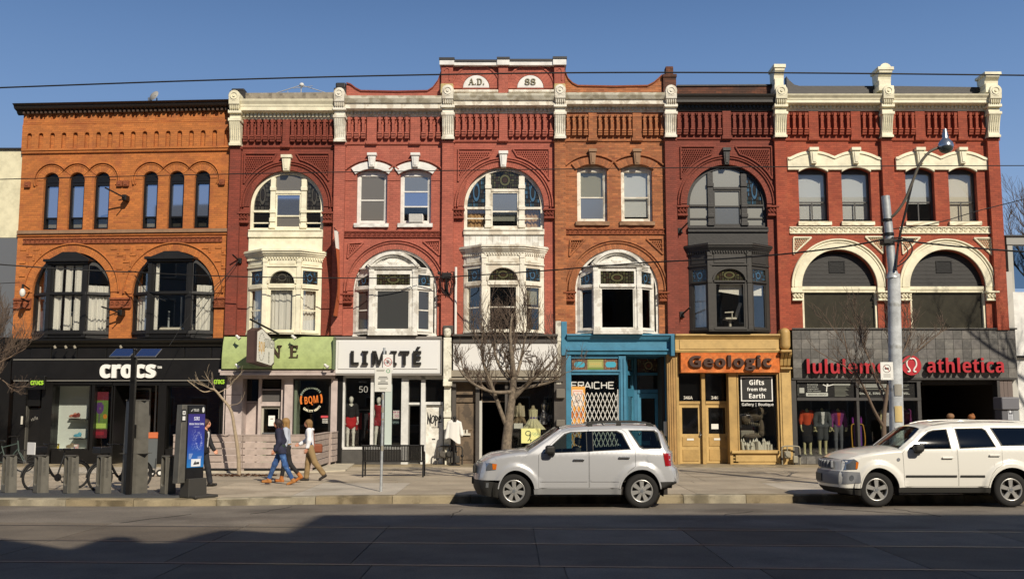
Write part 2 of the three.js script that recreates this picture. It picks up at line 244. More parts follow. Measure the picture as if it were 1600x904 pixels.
for(const[za,zb,w,st]of zr)for(let x=-21 +(st?.4:0),i=0;x<21;x +=w,i++){
const j=.014,x1=x + w,fa=(X)=>za + .02*X*(za>1&&za<6?.3:0),fb=(X)=>zb>90?kz(X)- .33:zb + .02*X*(zb>1&&zb<6?.3:0);
part(pave,'paving_slab',slab([[x + j / 2,fa(x)+ j / 2],[x1 - j / 2,fa(x1)+ j / 2],[x1 - j / 2,fb(x1)- j / 2],[x + j / 2,fb(x)- j / 2]],SW - .05,SW +(r()- .5)*.004),st===2||(st===0&&r()>.8)?mPatch:st===3?mS[2]:mS[Math.floor(r()*4)]);
}
for(const s of[-1,1])part(pave,'paving_slab',slab(s<0?[[-60,-8],[-21.2,-8],[-21.2,kz(-21)- .35],[-60,kz(-60)- .35]]:[[22.2,-8],[60,-8],[60,kz(60)- .35],[22.2,kz(22)- .35]],SW - .05,SW),mS[0]);
// kerb stones
const mK=[0xffffff,0xe9e0d0,0xf6efe2].map((c)=>M(c,.9,{map:curbT,bumpMap:metric(noiseB,.3),bumpScale:.006}));
for(let x=-22,i=0;x<22;i++){const w=1.35 + r()*.9,x1=Math.min(22,x + w),a=kz(x),b=kz(x1),j=.007,dz=(r()- .5)*.012,s=shp([[0,0],[.32,0],[.32,.19],[.295,.215],[0,.215]]);
const g=prep(prof([[-.32,-.05],[.01,-.05],[.0,.165],[-.035,.19],[-.32,.19]],0,x1 - x - 2*j));mv(g,x + j,(r()- .5)*.006 - .008,a + dz);const p=g.attributes.position;for(let q=0;q<p.count;q++)p.setZ(q,p.getZ(q)+(b - a)*(p.getX(q)- x)/(x1 - x));g.computeVertexNormals();
part(pave,'kerb_stone',g,mK[i % 3]);x=x1;}
}
// ---------- masonry kit for the row of shop houses ----------
const PIL=[[357,374],[521,538],[690.5,708.5],[867,884],[1040.5,1058],[1213,1231],[1381,1398],[1548,1566]];
function ringUV(g,cx,cy,rm){g=prep(g);const p=g.attributes.position,n=g.attributes.normal,uv=g.attributes.uv;for(let i=0;i<p.count;i++){const dx=p.getX(i)- cx,dy=p.getY(i)- cy;uv.setXY(i,Math.hypot(dx,dy)+(Math.abs(n.getZ(i))<.5?p.getZ(i):0),Math.atan2(dy,dx)*rm);}g.userData.keepUV=true;return g;}
function house(name,label,k0,k1,group){
const fr=frameOf((PIL[k0][0]+ PIL[k1][0])/ 2),t=thing(name,label,'building',fr.o,0,group);
return{t,fr,u:fr.u,y:fr.y};
}
function keystone(B,x0,x1,yt,yb,m,proud=.22){
const c=(x0 + x1)/ 2,w=(x1 - x0)/ 2,yc=yt -(yt - yb)*.2;
part(B.t,'keystone',[ext([[c - w*.55,yb],[c + w*.55,yb],[c + w*.82,yc],[c - w*.82,yc]],0,proud*.8,.012),rb(c - w,c + w,yc,yt,0,proud,.015),ext([[c - w*.28,yb + .05],[c + w*.28,yb + .05],[c + w*.45,yc - .04],[c - w*.45,yc - .04]],proud*.8,proud*.8 + .025,.008)],m);
}
function consoleBracket(B,x0,x1,y0,y1,m,o={}){// scrolled bracket in front of a pilaster, y0 bottom .. y1 top of cornice
const h=y1 - y0,P=(f,z)=>[z,y0 + f*h],w=x1 - x0,c=(x0 + x1)/ 2;
const side=[P(0,0),P(0,.27),P(.05,.30),P(.08,.27),P(.16,.27),P(.32,.33),P(.46,.42),P(.5,.44),P(.54,.42),P(.56,.36),P(.66,.36),P(.68,.44),P(.71,.44),P(.72,.40),P(.8,.5),P(.83,.56),P(.95,.58),P(1,.56),P(1,0)];
const gs=[prof(side,x0 + .015,x1 - .015),rb(x0 - .03,x1 + .03,y0 + .655*h,y0 + .72*h,0,.47,.012),rb(x0 - .025,x1 + .025,y0 + .49*h,y0 + .555*h,0,.46,.015),rb(x0 - .01,x1 + .01,y0,y0 + .055*h,0,.315,.01)];
for(let i=0;i<5;i++){const x=x0 + w*(.15 + .175*i);gs.push(rod(V(x,y0 + .12*h,.265),V(x,y0 + .32*h,.33),.021,.021,6),rod(V(x,y0 + .32*h,.33),V(x,y0 + .48*h,.425),.021,.021,6));gs.push(bx(x - .012,x + .012,y0 + .73*h,y0 + .81*h,.38,.53));}
const rr=w*.5;// rounded head with a rosette
gs.push(ext(circ(c,y1,rr),0,.58,.015),ext(ring(c,y1,rr*.5,rr*.68,0,PI*2),.58,.605),disc(c,y1,rr*.22,.58,.615));
part(B.t,'console_bracket',gs,m);
}
function masonry(B,ks,L,o){
const{u,y}=B,mB=o.brick,x0=u(PIL[ks][0],300),x1=u(PIL[o.kEnd??ks + 1][0],300)+(o.last?u(PIL[7][1],300)- u(PIL[7][0],300):0),xR=u(PIL[o.kEnd??ks + 1][0],300);
const wl=rectPath(x0 + .002,x1 - .002,y(o.base??524),y(L.cornT + 4),THREE.Shape);wl.holes.push(...o.holes);
part(B.t,'wall',ext(wl,-.38,0,0,24),mB);
const yB=y(L.br??L.corb1 + 5,.3),yC=y(L.cornT,.52);
const pils=o.last?[ks,...(o.mid?[o.mid]:[]),7]:[ks];
for(const k of pils){
const a=u(PIL[k][0],300,.17),b=u(PIL[k][1],300,.17);
part(B.t,'pilaster',[bx(a,b,y(o.base??524)+ .01,yB,.001,.17),bx(a - .03,b + .03,yB - .09,yB + .001,.001,.2)],k===ks&&o.pilBrick?o.pilBrick:mB);
consoleBracket(B,a - .01,b + .01,yB,yC + .1,o.bracket??mOff);
}
// frieze: corbels between flat strips
const spans=[];const edges=[...pils.map((k)=>[u(PIL[k][0],300,.17),u(PIL[k][1],300,.17)]),...(o.last?[]:[[xR,xR + .3]])];
for(let i=0;i<edges.length - 1;i++){
const a=edges[i][1],b=edges[i + 1][0],st=o.strips.filter((s)=>u(s[0],210)>a&&u(s[0],210)<b).map((s)=>[u(s[0],210,.1),u(s[1],210,.1)]);
let p=a;for(const s of st){spans.push([p,s[0]]);p=s[1];}spans.push([p,b]);
const cb=[[0,L.cornT],[.30,L.cornT - 3]];
// main cornice: crown mould, fascia, soffit
const T=yC,Bt=y(L.cornB,.4),D=y(L.bed,.12),H=T - Bt;
part(B.t,'cornice',[prof([[0,D],[.10,D],[.12,D + .05],[.14,D +(Bt - D)*.8],[.36,Bt - .02],[.40,Bt],[.40,Bt + H*.34],[.42,Bt + H*.38],[.43,Bt + H*.55],[.50,Bt + H*.82],[.52,T],[0,T + .05]],a + .002,b - .002)],o.cornice);
if(o.gutter)part(B.t,'gutter',prof([[.40,Bt + H*.42],[.46,Bt + H*.46],[.54,Bt + H*.8],[.555,T + .01],[.42,T + .02]],a + .004,b - .004),o.gutter);
const n=Math.floor((b - a)/ .135),dg=join(bx(-.038,.038,0,y(L.dent0,.2)- y(L.dent1,.2),.1,.2)),sp=(b - a)/ n;
each(B.t,'dentil',dg,o.dentil??o.cornice,Array.from({length:n},(_,q)=>[a + sp*(q + .5),y(L.dent1,.2),0]));
for(const s of st)part(B.t,'frieze_strip',[bx(s[0],s[1],y(L.str)+ .01,y(L.bed,.12)- .001,.001,.10),bx(s[0]- .03,s[1]+ .03,y(L.str)- .02,y(L.str)+ .09,.001,.135)],mB);
part(B.t,'string_course',[prof([[0,y(L.str)- .05],[.05,y(L.str)- .02],[.06,y(L.str)+ .03],[0,y(L.str)+ .06]],a,b),bx(a,b,y(L.corb0,.1)+ .02,y(L.bed,.12)- .004,.001,.05)],mB);
}
const hC=y(L.corb0,.1)- y(L.corb1,.1),cg=join([bx(-.043,.043,hC*.28,hC + .02,.0,.16),bx(-.072,.072,hC*.2,hC*.28,0,.19),bx(-.072,.072,hC*.1,hC*.18,0,.165),bx(-.072,.072,0,hC*.08,0,.135),bx(-.09,.09,hC*.93,hC + .02,0,.1),bx(-.065,.065,hC*.78,hC*.84,0,.15)]);
for(const[a,b]of spans){const n=Math.max(2,Math.round((b - a)/ .227)),sp=(b - a)/ n;each(B.t,'corbel',cg,mB,Array.from({length:n},(_,q)=>[a + sp*(q + .5),y(L.corb1,.1),.001]));}
return{x0,x1,xR};
}
function archivolt(B,cx,cy,r,m,mHood,o={}){
part(B.t,'arch_ring',[ringUV(ext(ring(cx,cy,r,r + .2,0,PI),.001,.03,0,40),cx,cy,r)],m);
part(B.t,'hood_mould',[ext(ring(cx,cy,r + .2,r + .245,-.02,PI + .02),.001,.085,.01,40),ext(ring(cx,cy,r + .285,r + .335,-.02,PI + .02),.001,.07,.01,40)],mHood??m);
}
function capital(B,x0,x1,y0,y1,m){
const w=x1 - x0,h=y1 - y0,gs=[rb(x0 - .03,x1 + .03,y1 - h*.2,y1,.001,.2,.02),rb(x0,x1,y0,y0 + h*.12,.001,.15,.012),bx(x0 + .02,x1 - .02,y0 + h*.1,y1 - h*.15,.001,.11)];
for(let i=0;i<3;i++){const x=x0 + w*(.2 + .3*i);gs.push(ball(x,y0 + h*.45,.11,w*.15,1,1.3,.55,8),ball(x + w*.08,y0 + h*.68,.14,w*.1,1,.8,.6,8));const tr=new THREE.TorusGeometry(w*.11,w*.035,6,12);gs.push(mv(tr,x,y0 + h*.5,.15));}
part(B.t,'capital',gs,m);
}
function triPanel(B,pts,m,mStud,proud=.05){// sunk triangular panel with moulded rim and a field of studs
const c=pts.reduce((a,p)=>[a[0]+ p[0]/ pts.length,a[1]+ p[1]/ pts.length],[0,0]),inn=pts.map((p)=>[lerp(p[0],c[0],.12),lerp(p[1],c[1],.14)]);
part(B.t,'panel_rim',pts.map((p,i)=>{const q=pts[(i + 1)% pts.length];return rod(V(p[0],p[1],.025),V(q[0],q[1],.025),.034,.034,6);}),m);
const inside=(x,y)=>{let k=false;for(let i=0,j=inn.length - 1;i<inn.length;j=i++)if((inn[i][1]>y)!==(inn[j][1]>y)&&x<(inn[j][0]- inn[i][0])*(y - inn[i][1])/(inn[j][1]- inn[i][1])+ inn[i][0])k=!k;return k;};
const xs=inn.map((p)=>p[0]),ys=inn.map((p)=>p[1]),st=[];const d=.078;
let q=0;for(let y=Math.min(...ys);y<Math.max(...ys);y +=d,q++)for(let x=Math.min(...xs)+(q&1?d / 2:0);x<Math.max(...xs);x +=d)if(inside(x,y)){const g=new THREE.ConeGeometry(.04,.075,4);g.rotateX(PI / 2);st.push(mv(g,x,y,.038));}
if(st.length)part(B.t,'studs',st,mStud);
}
function bandPanel(B,x0,x1,y0,y1,m,proud=.05){// terracotta frieze with a running scroll
const gs=[bx(x0,x1,y0,y1,.001,.02),bx(x0,x1,y1 - .035,y1,.02,proud + .01),bx(x0,x1,y0,y0 + .035,.02,proud + .01)],n=Math.round((x1 - x0)/ .17),w=(x1 - x0)/ n,h=(y1 - y0)/ 2 - .04;
for(let i=0;i<n;i++){const x=x0 + w*(i + .5),yc=(y0 + y1)/ 2;gs.push(mv(new THREE.TorusGeometry(h*.72,h*.22,5,10,PI*1.5).rotateZ(i&1?.5:3.6),x,yc,.03),ball(x,yc,.03,h*.28,1,1,.6,6));}
part(B.t,'frieze_band',gs,m);
}
// a window with frame, sash bars and one pane per light; sizes in local metres
function sashWin(B,o){
const{l,r,t,b,z=-.14,fw=.09,m,rails=[],mull=[],rw=.045}=o,g=o.parent??sub(B.t,o.name??'window'),d=o.d??.09;
const s=o.rise?segPath(l,r,b,t - o.rise,o.rise,THREE.Shape):rectPath(l,r,b,t,THREE.Shape),il=l + fw,ir=r - fw,ib=b + fw,it=t - fw -(o.rise??0)*.75;
s.holes.push(rectPath(il,ir,ib,it));part(g,'frame',[ext(s,z - d,z,0,12),...(o.inset?[frameGeo(il - .003,ir + .003,ib - .003,it + .003,.035,z - d - .02,z - .035)]:[])],m);
const ys=[ib,...rails.map((f)=>lerp(ib,it,f)),it],bars=[];
for(let i=1;i<ys.length - 1;i++)bars.push(bx(il,ir,ys[i]- rw / 2,ys[i]+ rw / 2,z - d*.8,z - .025));
for(let i=0;i<ys.length - 1;i++){const ms=(mull[i]??[]).map((f)=>lerp(il,ir,f)),xs=[il,...ms,ir];
for(const x of ms)bars.push(bx(x - .02,x + .02,ys[i]+ rw / 2*(i>0),ys[i + 1]- rw / 2*(i<ys.length - 2),z - d*.75,z - .03));
for(let k=0;k<xs.length - 1;k++)part(g,'pane',bx(xs[k]+ .003,xs[k + 1]- .003,ys[i]+ .003,ys[i + 1]- .003,z - d*.55 -(i&1)*.012,z - d*.55 + .004 -(i&1)*.012),Array.isArray(o.glass)?o.glass[i % o.glass.length]:o.glass??gClear);}
if(bars.length)part(g,'sash_bar',bars,o.mBar??m);
if(o.blind)part(g,'blind',bx(il - .02,ir + .02,lerp(ib,it,1 - o.blind),it + .02,z - d - .07,z - d - .06),o.blindM??mBlind);
if(o.curtain)for(const[f0,f1]of o.curtain)part(g,'curtain',drape(lerp(il,ir,f0),lerp(il,ir,f1),ib,it,z - d - .16,o.seed??3),o.curtM??mCurtain);
if(o.sill)part(g,'sill',o.sill.rough?rockSill(l - .07,r + .07,b - .14,b - .004,-.1,.1):rb(l - .06,r + .06,b - .1,b - .004,-.1,.1,.012),o.sill.m);
return g;
}
function rockSill(x0,x1,y0,y1,z0,z1){const g=new THREE.BoxGeometry(x1 - x0,y1 - y0,z1 - z0,14,3,2),p=g.attributes.position;for(let i=0;i<p.count;i++){const x=p.getX(i),y=p.getY(i),z=p.getZ(i);if(z>0&&y<(y1 - y0)*.45)p.setZ(i,z +(hash(x*97,y*91,3)- .6)*.06);}mv(g,(x0 + x1)/ 2,(y0 + y1)/ 2,(z0 + z1)/ 2);g.computeVertexNormals();return g;}
function drape(x0,x1,y0,y1,z,seed=1,amp=.035){// hanging cloth with folds
const n=Math.max(8,Math.round((x1 - x0)/ .025)),g=new THREE.PlaneGeometry(x1 - x0,y1 - y0,n,5),p=g.attributes.position;
for(let i=0;i<p.count;i++){const x=p.getX(i),f=(p.getY(i)/(y1 - y0)+ .5);p.setZ(i,amp*(Math.sin(x*38 + seed + Math.sin(x*9 + seed*3)*2)+ .5*Math.sin(x*77 + seed))*(.6 + .4*(1 - f)));}
mv(g,(x0 + x1)/ 2,(y0 + y1)/ 2,z);g.computeVertexNormals();return g;
}
// wide round-headed window of the top storey with posts, transoms and side lights
function archWin(B,o){
const{L,R,crown,bottom,m,z=-.12}=o,r=(R - L)/ 2,cx=(L + R)/ 2,ys=crown - r,g=sub(B.t,'arched_window'),w=R - L;
const a=L + w*.265,a2=L + w*.34,b=L + w*.685,b2=L + w*.765,fw=.11;
part(g,'frame',[ext(holed(archPath(L,R,bottom,ys,THREE.Shape),archPath(L + fw,R - fw,bottom + .1,ys)),z - .1,z,0,30)],m);
const yT=o.yTrans,yS=o.ySide,yM=o.yMeet,hAt=(x)=>ys + Math.sqrt(Math.max(.001,(r - .04)**2 -(x - cx)**2))- .02;
const posts=[];for(const[p,q]of[[a,a2],[b,b2]]){posts.push(bx(p + .01,q - .01,bottom + .09,hAt(p<cx?p:q)- .02,z - .09,z + .03));for(const yy of[yS,lerp(yS,bottom,.45),yT + .12])posts.push(rb(p - .012,q + .012,yy - .07,yy + .07,z - .05,z + .07,.02));posts.push(rb(p - .02,q + .02,bottom + .08,bottom + .2,z - .05,z + .06,.02));}
part(g,'post',posts,m);
part(g,'transom',[rb(a2,b,yT - .05,yT + .05,z - .07,z + .02,.012),rb(L + fw*.8,a,yS - .04,yS + .04,z - .07,z + .02,.012),rb(b2,R - fw*.8,yS - .04,yS + .04,z - .07,z + .02,.012),bx(a2,b,yM - .025,yM + .025,z - .07,z - .02),bx(L + fw,a,o.ySideMeet - .02,o.ySideMeet + .02,z - .07,z - .02),bx(b2,R - fw,o.ySideMeet - .02,o.ySideMeet + .02,z - .07,z - .02)],o.mBar??m);
part(g,'frame',[frameGeo(a2,b,bottom + .1,yT - .05,.05,z - .08,z - .01)],o.mBar??m);
const segTop=(x0,x1,y0)=>{const pts=[[x0,y0],[x1,y0]];for(let i=0;i<=14;i++){const x=lerp(x1,x0,i / 14),dx=x - cx;pts.push([x,Math.max(y0 + .01,ys + Math.sqrt(Math.max(0,(r - fw)**2 - dx*dx)))]);}return pts;};
const pz=[z - .06,z - .052];
part(g,'pane',fitUV(ext(segTop(a2,b,yT + .05),...pz)),o.glassTop);part(g,'pane',fitUV(ext(segTop(L + fw,a,yS + .04),...pz)),o.glassL??o.glassTop);part(g,'pane',fitUV(ext(segTop(b2,R - fw,yS + .04),...pz)),o.glassR??o.glassTop);
part(g,'pane',bx(a2 + .05,b - .05,yM + .025,yT - .1,...pz),o.glass);part(g,'pane',bx(a2 + .05,b - .05,bottom + .15,yM - .025,pz[0]- .012,pz[1]- .012),o.glass2??o.glass);
for(const[p,q]of[[L + fw,a],[b2,R - fw]]){part(g,'pane',bx(p,q,o.ySideMeet + .02,yS - .04,...pz),o.glassS??o.glass);part(g,'pane',bx(p,q,bottom + .1,o.ySideMeet - .02,pz[0]- .012,pz[1]- .012),o.glassS2??o.glassS??o.glass);}
if(o.blind)part(g,'blind',bx(a2,b,lerp(yT,bottom,o.blind),yT,z - .2,z - .19),o.blindM??mBlind);
if(o.sideCurt)for(const[p,q]of[[L + fw,a],[b2,R - fw]])part(g,'curtain',drape(p,q,bottom + .1,yS,z - .2,4),o.sideCurt);
return{a,a2,b,b2,ys,cx,r};
}
const facetM=(p,q)=>{const d=Math.hypot(q[0]- p[0],q[1]- p[1]),X=V((q[0]- p[0])/ d,0,(q[1]- p[1])/ d),Z=V(-X.z,0,X.x);return[new THREE.Matrix4().makeBasis(X,V(0,1,0),Z).setPosition(p[0],0,p[1]),d];};
const offPlan=(pl,o)=>pl.map(([x,z],i)=>[x +(i===0?-o*.7:i===3?o*.7:i===1?-o*.35:o*.35),z +(i===1||i===2?o:0)]);
// three-sided wooden bay; plan = four [x, z] corners left to right
function bayWin(B,o){
const{plan,y0,y1,m,gl}=o,g=sub(B.t,'bay_window'),bot=o.sill,tr=o.trans,mB=o.mBar??m;
for(let f=0;f<3;f++){
const[mx,len]=facetM(plan[f],plan[f + 1]),mid=f===1,e=Math.min(.17,len*(mid?.14:.17)),T=(x)=>x.applyMatrix4(mx);
const topAt=o.clip?(s)=>{const x=lerp(plan[f][0],plan[f + 1][0],s / len);return Math.min(y1,o.clip(x));}:()=>y1;
const pts=[[0,y0],[len,y0]];for(let i=0;i<=12;i++)pts.push([len*(1 - i / 12),topAt(len*(1 - i / 12))]);
const s=shp(pts),wt=tr[0],lo=rectPath(e,len - e,bot,wt);s.holes.push(lo);
let hi,hiPts;const ub=tr[1],ut=o.ut;
if(mid&&o.midArch){const hw=len / 2 - e*.95,cx=len / 2,rise=Math.min(hw,ut - ub - .02);hi=new THREE.Path();hiPts=[];for(let i=0;i<=16;i++){const a=PI*i / 16;hiPts.push([cx + hw*Math.cos(a),ub + rise*Math.sin(a)]);}hi.setFromPoints(hiPts.map((p)=>new THREE.Vector2(...p)));hi.closePath();
const hood=new THREE.Shape();for(let i=0;i<=20;i++){const a=PI*i / 20;hood[i?'lineTo':'moveTo'](cx +(hw + .075)*Math.cos(a),ub +(rise + .075)*Math.sin(a));}for(let i=20;i>=0;i--){const a=PI*i / 20;hood.lineTo(cx +(hw + .012)*Math.cos(a),ub +(rise + .012)*Math.sin(a));}
part(g,'hood_mould',T(ext(hood,.001,.05,.006)),m);}
else{const yl=topAt(e)- .09,yr=topAt(len - e)- .09;hiPts=[[e,ub],[len - e,ub],[len - e,Math.min(ut,yr)],[e,Math.min(ut,yl)]];if(o.clip&&!mid){const k=f===0?3:2;hiPts[k][1]=Math.max(ub + .08,hiPts[k][1]);}hi=new THREE.Path(hiPts.map((p)=>new THREE.Vector2(...p)));hi.closePath();}
s.holes.push(hi);
part(g,'wood_casing',T(ext(s,-.09,0,0,16)),m);
part(g,'stained_light',T(fitUV(ext(hiPts,-.05,-.04))),mid?o.stMid:o.stSide);
// lower light
part(g,'sash',[T(frameGeo(e - .002,len - e + .002,bot - .002,wt + .002,.045,-.075,-.02)),...(o.meet&&(!mid||o.meetMid)?[T(bx(e + .04,len - e - .04,lerp(bot,wt,o.meet)- .022,lerp(bot,wt,o.meet)+ .022,-.07,-.025))]:[])],mB);
part(g,'pane',T(bx(e + .043,len - e - .043,bot + .043,wt - .043,-.05,-.046)),gl);
const trim=[T(rb(e - .05,len - e + .05,bot - .07,bot - .005,.001,.07,.012)),T(rb(e - .04,len - e + .04,wt + .02,ub - .02,.001,.045,.01)),T(bx(.02,len - .02,y0 + .001,y0 + .09,.001,.04))];
if(!o.clip)trim.push(T(rb(e - .02,len - e + .02,o.ent0 + .08,o.ent1 - .06,.001,.022,.008)),T(bx(.01,len - .01,o.ent0,o.ent0 + .05,.001,.05)));
part(g,'moulding',trim,m);
if(o.curt&&o.curt[f])part(g,'curtain',T(drape(e - .02,len - e + .02,bot,wt,-.2,f + 2)),o.curtM??mCurtain);
if(o.blinds&&o.blinds[f])part(g,'blind',T(bx(e,len - e,lerp(bot,wt,o.blinds[f]),wt,-.18,-.17)),mBlind);
}
const posts=[];for(const[i,c]of[[1,plan[1]],[2,plan[2]]]){posts.push(slab([[c[0]- .075,c[1]- .06],[c[0]+ .075,c[1]- .06],[c[0]+ .075,c[1]+ .035],[c[0]- .075,c[1]+ .035]],y0 + .001,(o.clip?o.postTop:y1)- .002));for(const yy of[y0 + .1,tr[0]+ .06,(o.clip?o.postTop:y1)- .12])posts.push(rb(c[0]- .09,c[0]+ .09,yy - .06,yy + .06,c[1]- .05,c[1]+ .055,.012));}
part(g,'corner_post',posts,m);
if(o.corn){const[c0,c1]=o.corn,st=[[0,.25,.08],[.25,.5,.14],[.5,.78,.2],[.78,1,.25]];part(g,'cornice',[...st.map(([a,b,p])=>slab(offPlan(plan,p),lerp(c0,c1,a)+(a?.001:0),lerp(c0,c1,b))),slab(offPlan(plan,.03),c0 - .1,c0 - .002)],o.cornM??m);
const dg=[];for(let f=0;f<3;f++){const[mx,len]=facetM(...[plan[f],plan[f + 1]]),n=Math.floor(len / .09);for(let i=0;i<n;i++)dg.push(bx(len*(i + .5)/ n - .022,len*(i + .5)/ n + .022,c0 - .07,c0 - .004,.03,.075).applyMatrix4(mx));}part(g,'dentil',dg,m);}
part(g,'floor',slab(offPlan(plan,-.05),y0 - .06,y0 - .002),mDark);part(g,'ceiling',slab(offPlan(plan,-.1),y1 - .05,y1 - .004),mDark);
return g;
}
// rooms behind the front: party walls, floors, back wall, roof
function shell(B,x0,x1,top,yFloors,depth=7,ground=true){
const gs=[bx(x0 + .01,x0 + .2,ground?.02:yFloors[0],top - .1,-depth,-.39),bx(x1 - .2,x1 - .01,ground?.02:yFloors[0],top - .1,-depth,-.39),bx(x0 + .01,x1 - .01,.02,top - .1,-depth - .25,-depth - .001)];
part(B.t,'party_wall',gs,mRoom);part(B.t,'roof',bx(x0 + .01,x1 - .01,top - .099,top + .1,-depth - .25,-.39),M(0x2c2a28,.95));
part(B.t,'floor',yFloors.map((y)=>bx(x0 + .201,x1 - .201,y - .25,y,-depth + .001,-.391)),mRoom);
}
// ---------- the six painted shop houses and the double house ----------
const GROUP='brick shop houses of the row';
const lv=(cornT,cornB,dent0,dent1,bed,corb0,corb1,str)=>({cornT,cornB,dent0,dent1,bed,corb0,corb1,str});
function typeA(name,label,k,L,o){// round-headed top window over a square bay
const B=house(name,label,k,k + 1,GROUP),{u,y}=B;B.k=k;
const Lx=u(o.L,330),Rx=u(o.R,330),r=(Rx - Lx)/ 2,cx=(Lx + Rx)/ 2,crown=y(o.crown),ys=crown - r,yb=y(o.base);
const W=masonry(B,k,L,{brick:o.brick,cornice:o.cornice,dentil:o.dentil,bracket:o.bracket,gutter:o.gutter,holes:[archPath(Lx,Rx,yb,ys)],strips:[o.strip],base:524});
archivolt(B,cx,ys,r,o.brick);
keystone(B,u(o.key[0],250,.2),u(o.key[1],250,.2),y(o.key[2],.2),y(o.key[3],.2),o.keyM);
for(const s of[-1,1]){// spandrel panels with a curved long side
const X=(f)=>cx + s*f*r,ro=r + .43,pts=[],yT=y(o.spT),xo=s<0?u(o.sp[0],255):u(o.sp[1],255),xi=s<0?u(o.sp[2],240):u(o.sp[3],240);
pts.push([xo,yT],[xi,yT]);for(let i=1;i<=8;i++){const x=lerp(xi,xo,i / 8);pts.push([x,Math.min(yT - .03 - .02*i,ys + Math.sqrt(Math.max(.02,ro*ro -(x - cx)**2)))]);}
triPanel(B,s<0?pts.reverse():pts,o.brick,o.brick,.055);
const c0=s<0?Lx - .36:Rx - .01,c1=s<0?Lx + .01:Rx + .36;capital(B,c0,c1,y(o.cap[1]),y(o.cap[0]),mTerraRed);
}
const wb=y(o.ledge[0],-.1);
archWin(B,{L:Lx + .005,R:Rx - .005,crown:crown - .005,bottom:wb,m:o.wood,mBar:o.mBar,yTrans:y(o.win[0]),ySide:y(o.win[1]),yMeet:y(o.win[2]),ySideMeet:y(o.win[3]),...o.glass});
part(B.t,'ledge',[rb(Lx - .01,Rx + .01,y(o.ledge[1]),wb - .002,-.3,.1,.015),rb(Lx + .01,Rx - .01,wb - .05,wb - .006,.05,.14,.01)],o.wood);
// bay and the boarded apron above it
const pl=o.plan.map((p,i)=>{const z=i % 3?o.proj??.55:0;return[u(p,460,z),z];});pl[0][0]=Lx + .01;pl[3][0]=Rx - .01;
const c1=y(o.corn[0],.5),c0=y(o.corn[1],.5);
const gd=[];const n=14;for(let i=0;i<n;i++)gd.push(bx(lerp(Lx + .01,Rx - .01,i / n)+ .003,lerp(Lx + .01,Rx - .01,(i + 1)/ n)- .003,c1 + .02,y(o.ledge[1])- .003,-.1,.03 +(o.slopeApron?0:0)));
part(B.t,'apron',o.boards?gd:bx(Lx + .01,Rx - .01,c1 + .02,y(o.ledge[1])- .003,-.1,.035),o.apronM??o.wood);
part(B.t,'bay_roof',slab(offPlan(pl,.22),c1 + .001,c1 + .03),o.apronM??o.wood);
bayWin(B,{plan:pl,y0:yb + .002,y1:c0,m:o.woodBay??o.wood,gl:o.bayGlass??gClear,mBar:o.mBar,sill:y(o.bay[2],.5),trans:[y(o.bay[1],.5),y(o.bay[0][1],.5)],ut:y(o.bay[0][0],.5),midArch:true,stMid:o.st[0],stSide:o.st[1],meet:o.meet,meetMid:o.meetMid,ent0:y(o.bay[0][0],.5)+ .12,ent1:c0,corn:[c0,c1],cornM:o.cornM,curt:o.curt,blinds:o.blinds,curtM:o.curtM});
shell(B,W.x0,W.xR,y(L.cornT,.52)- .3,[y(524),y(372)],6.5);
return B;
}
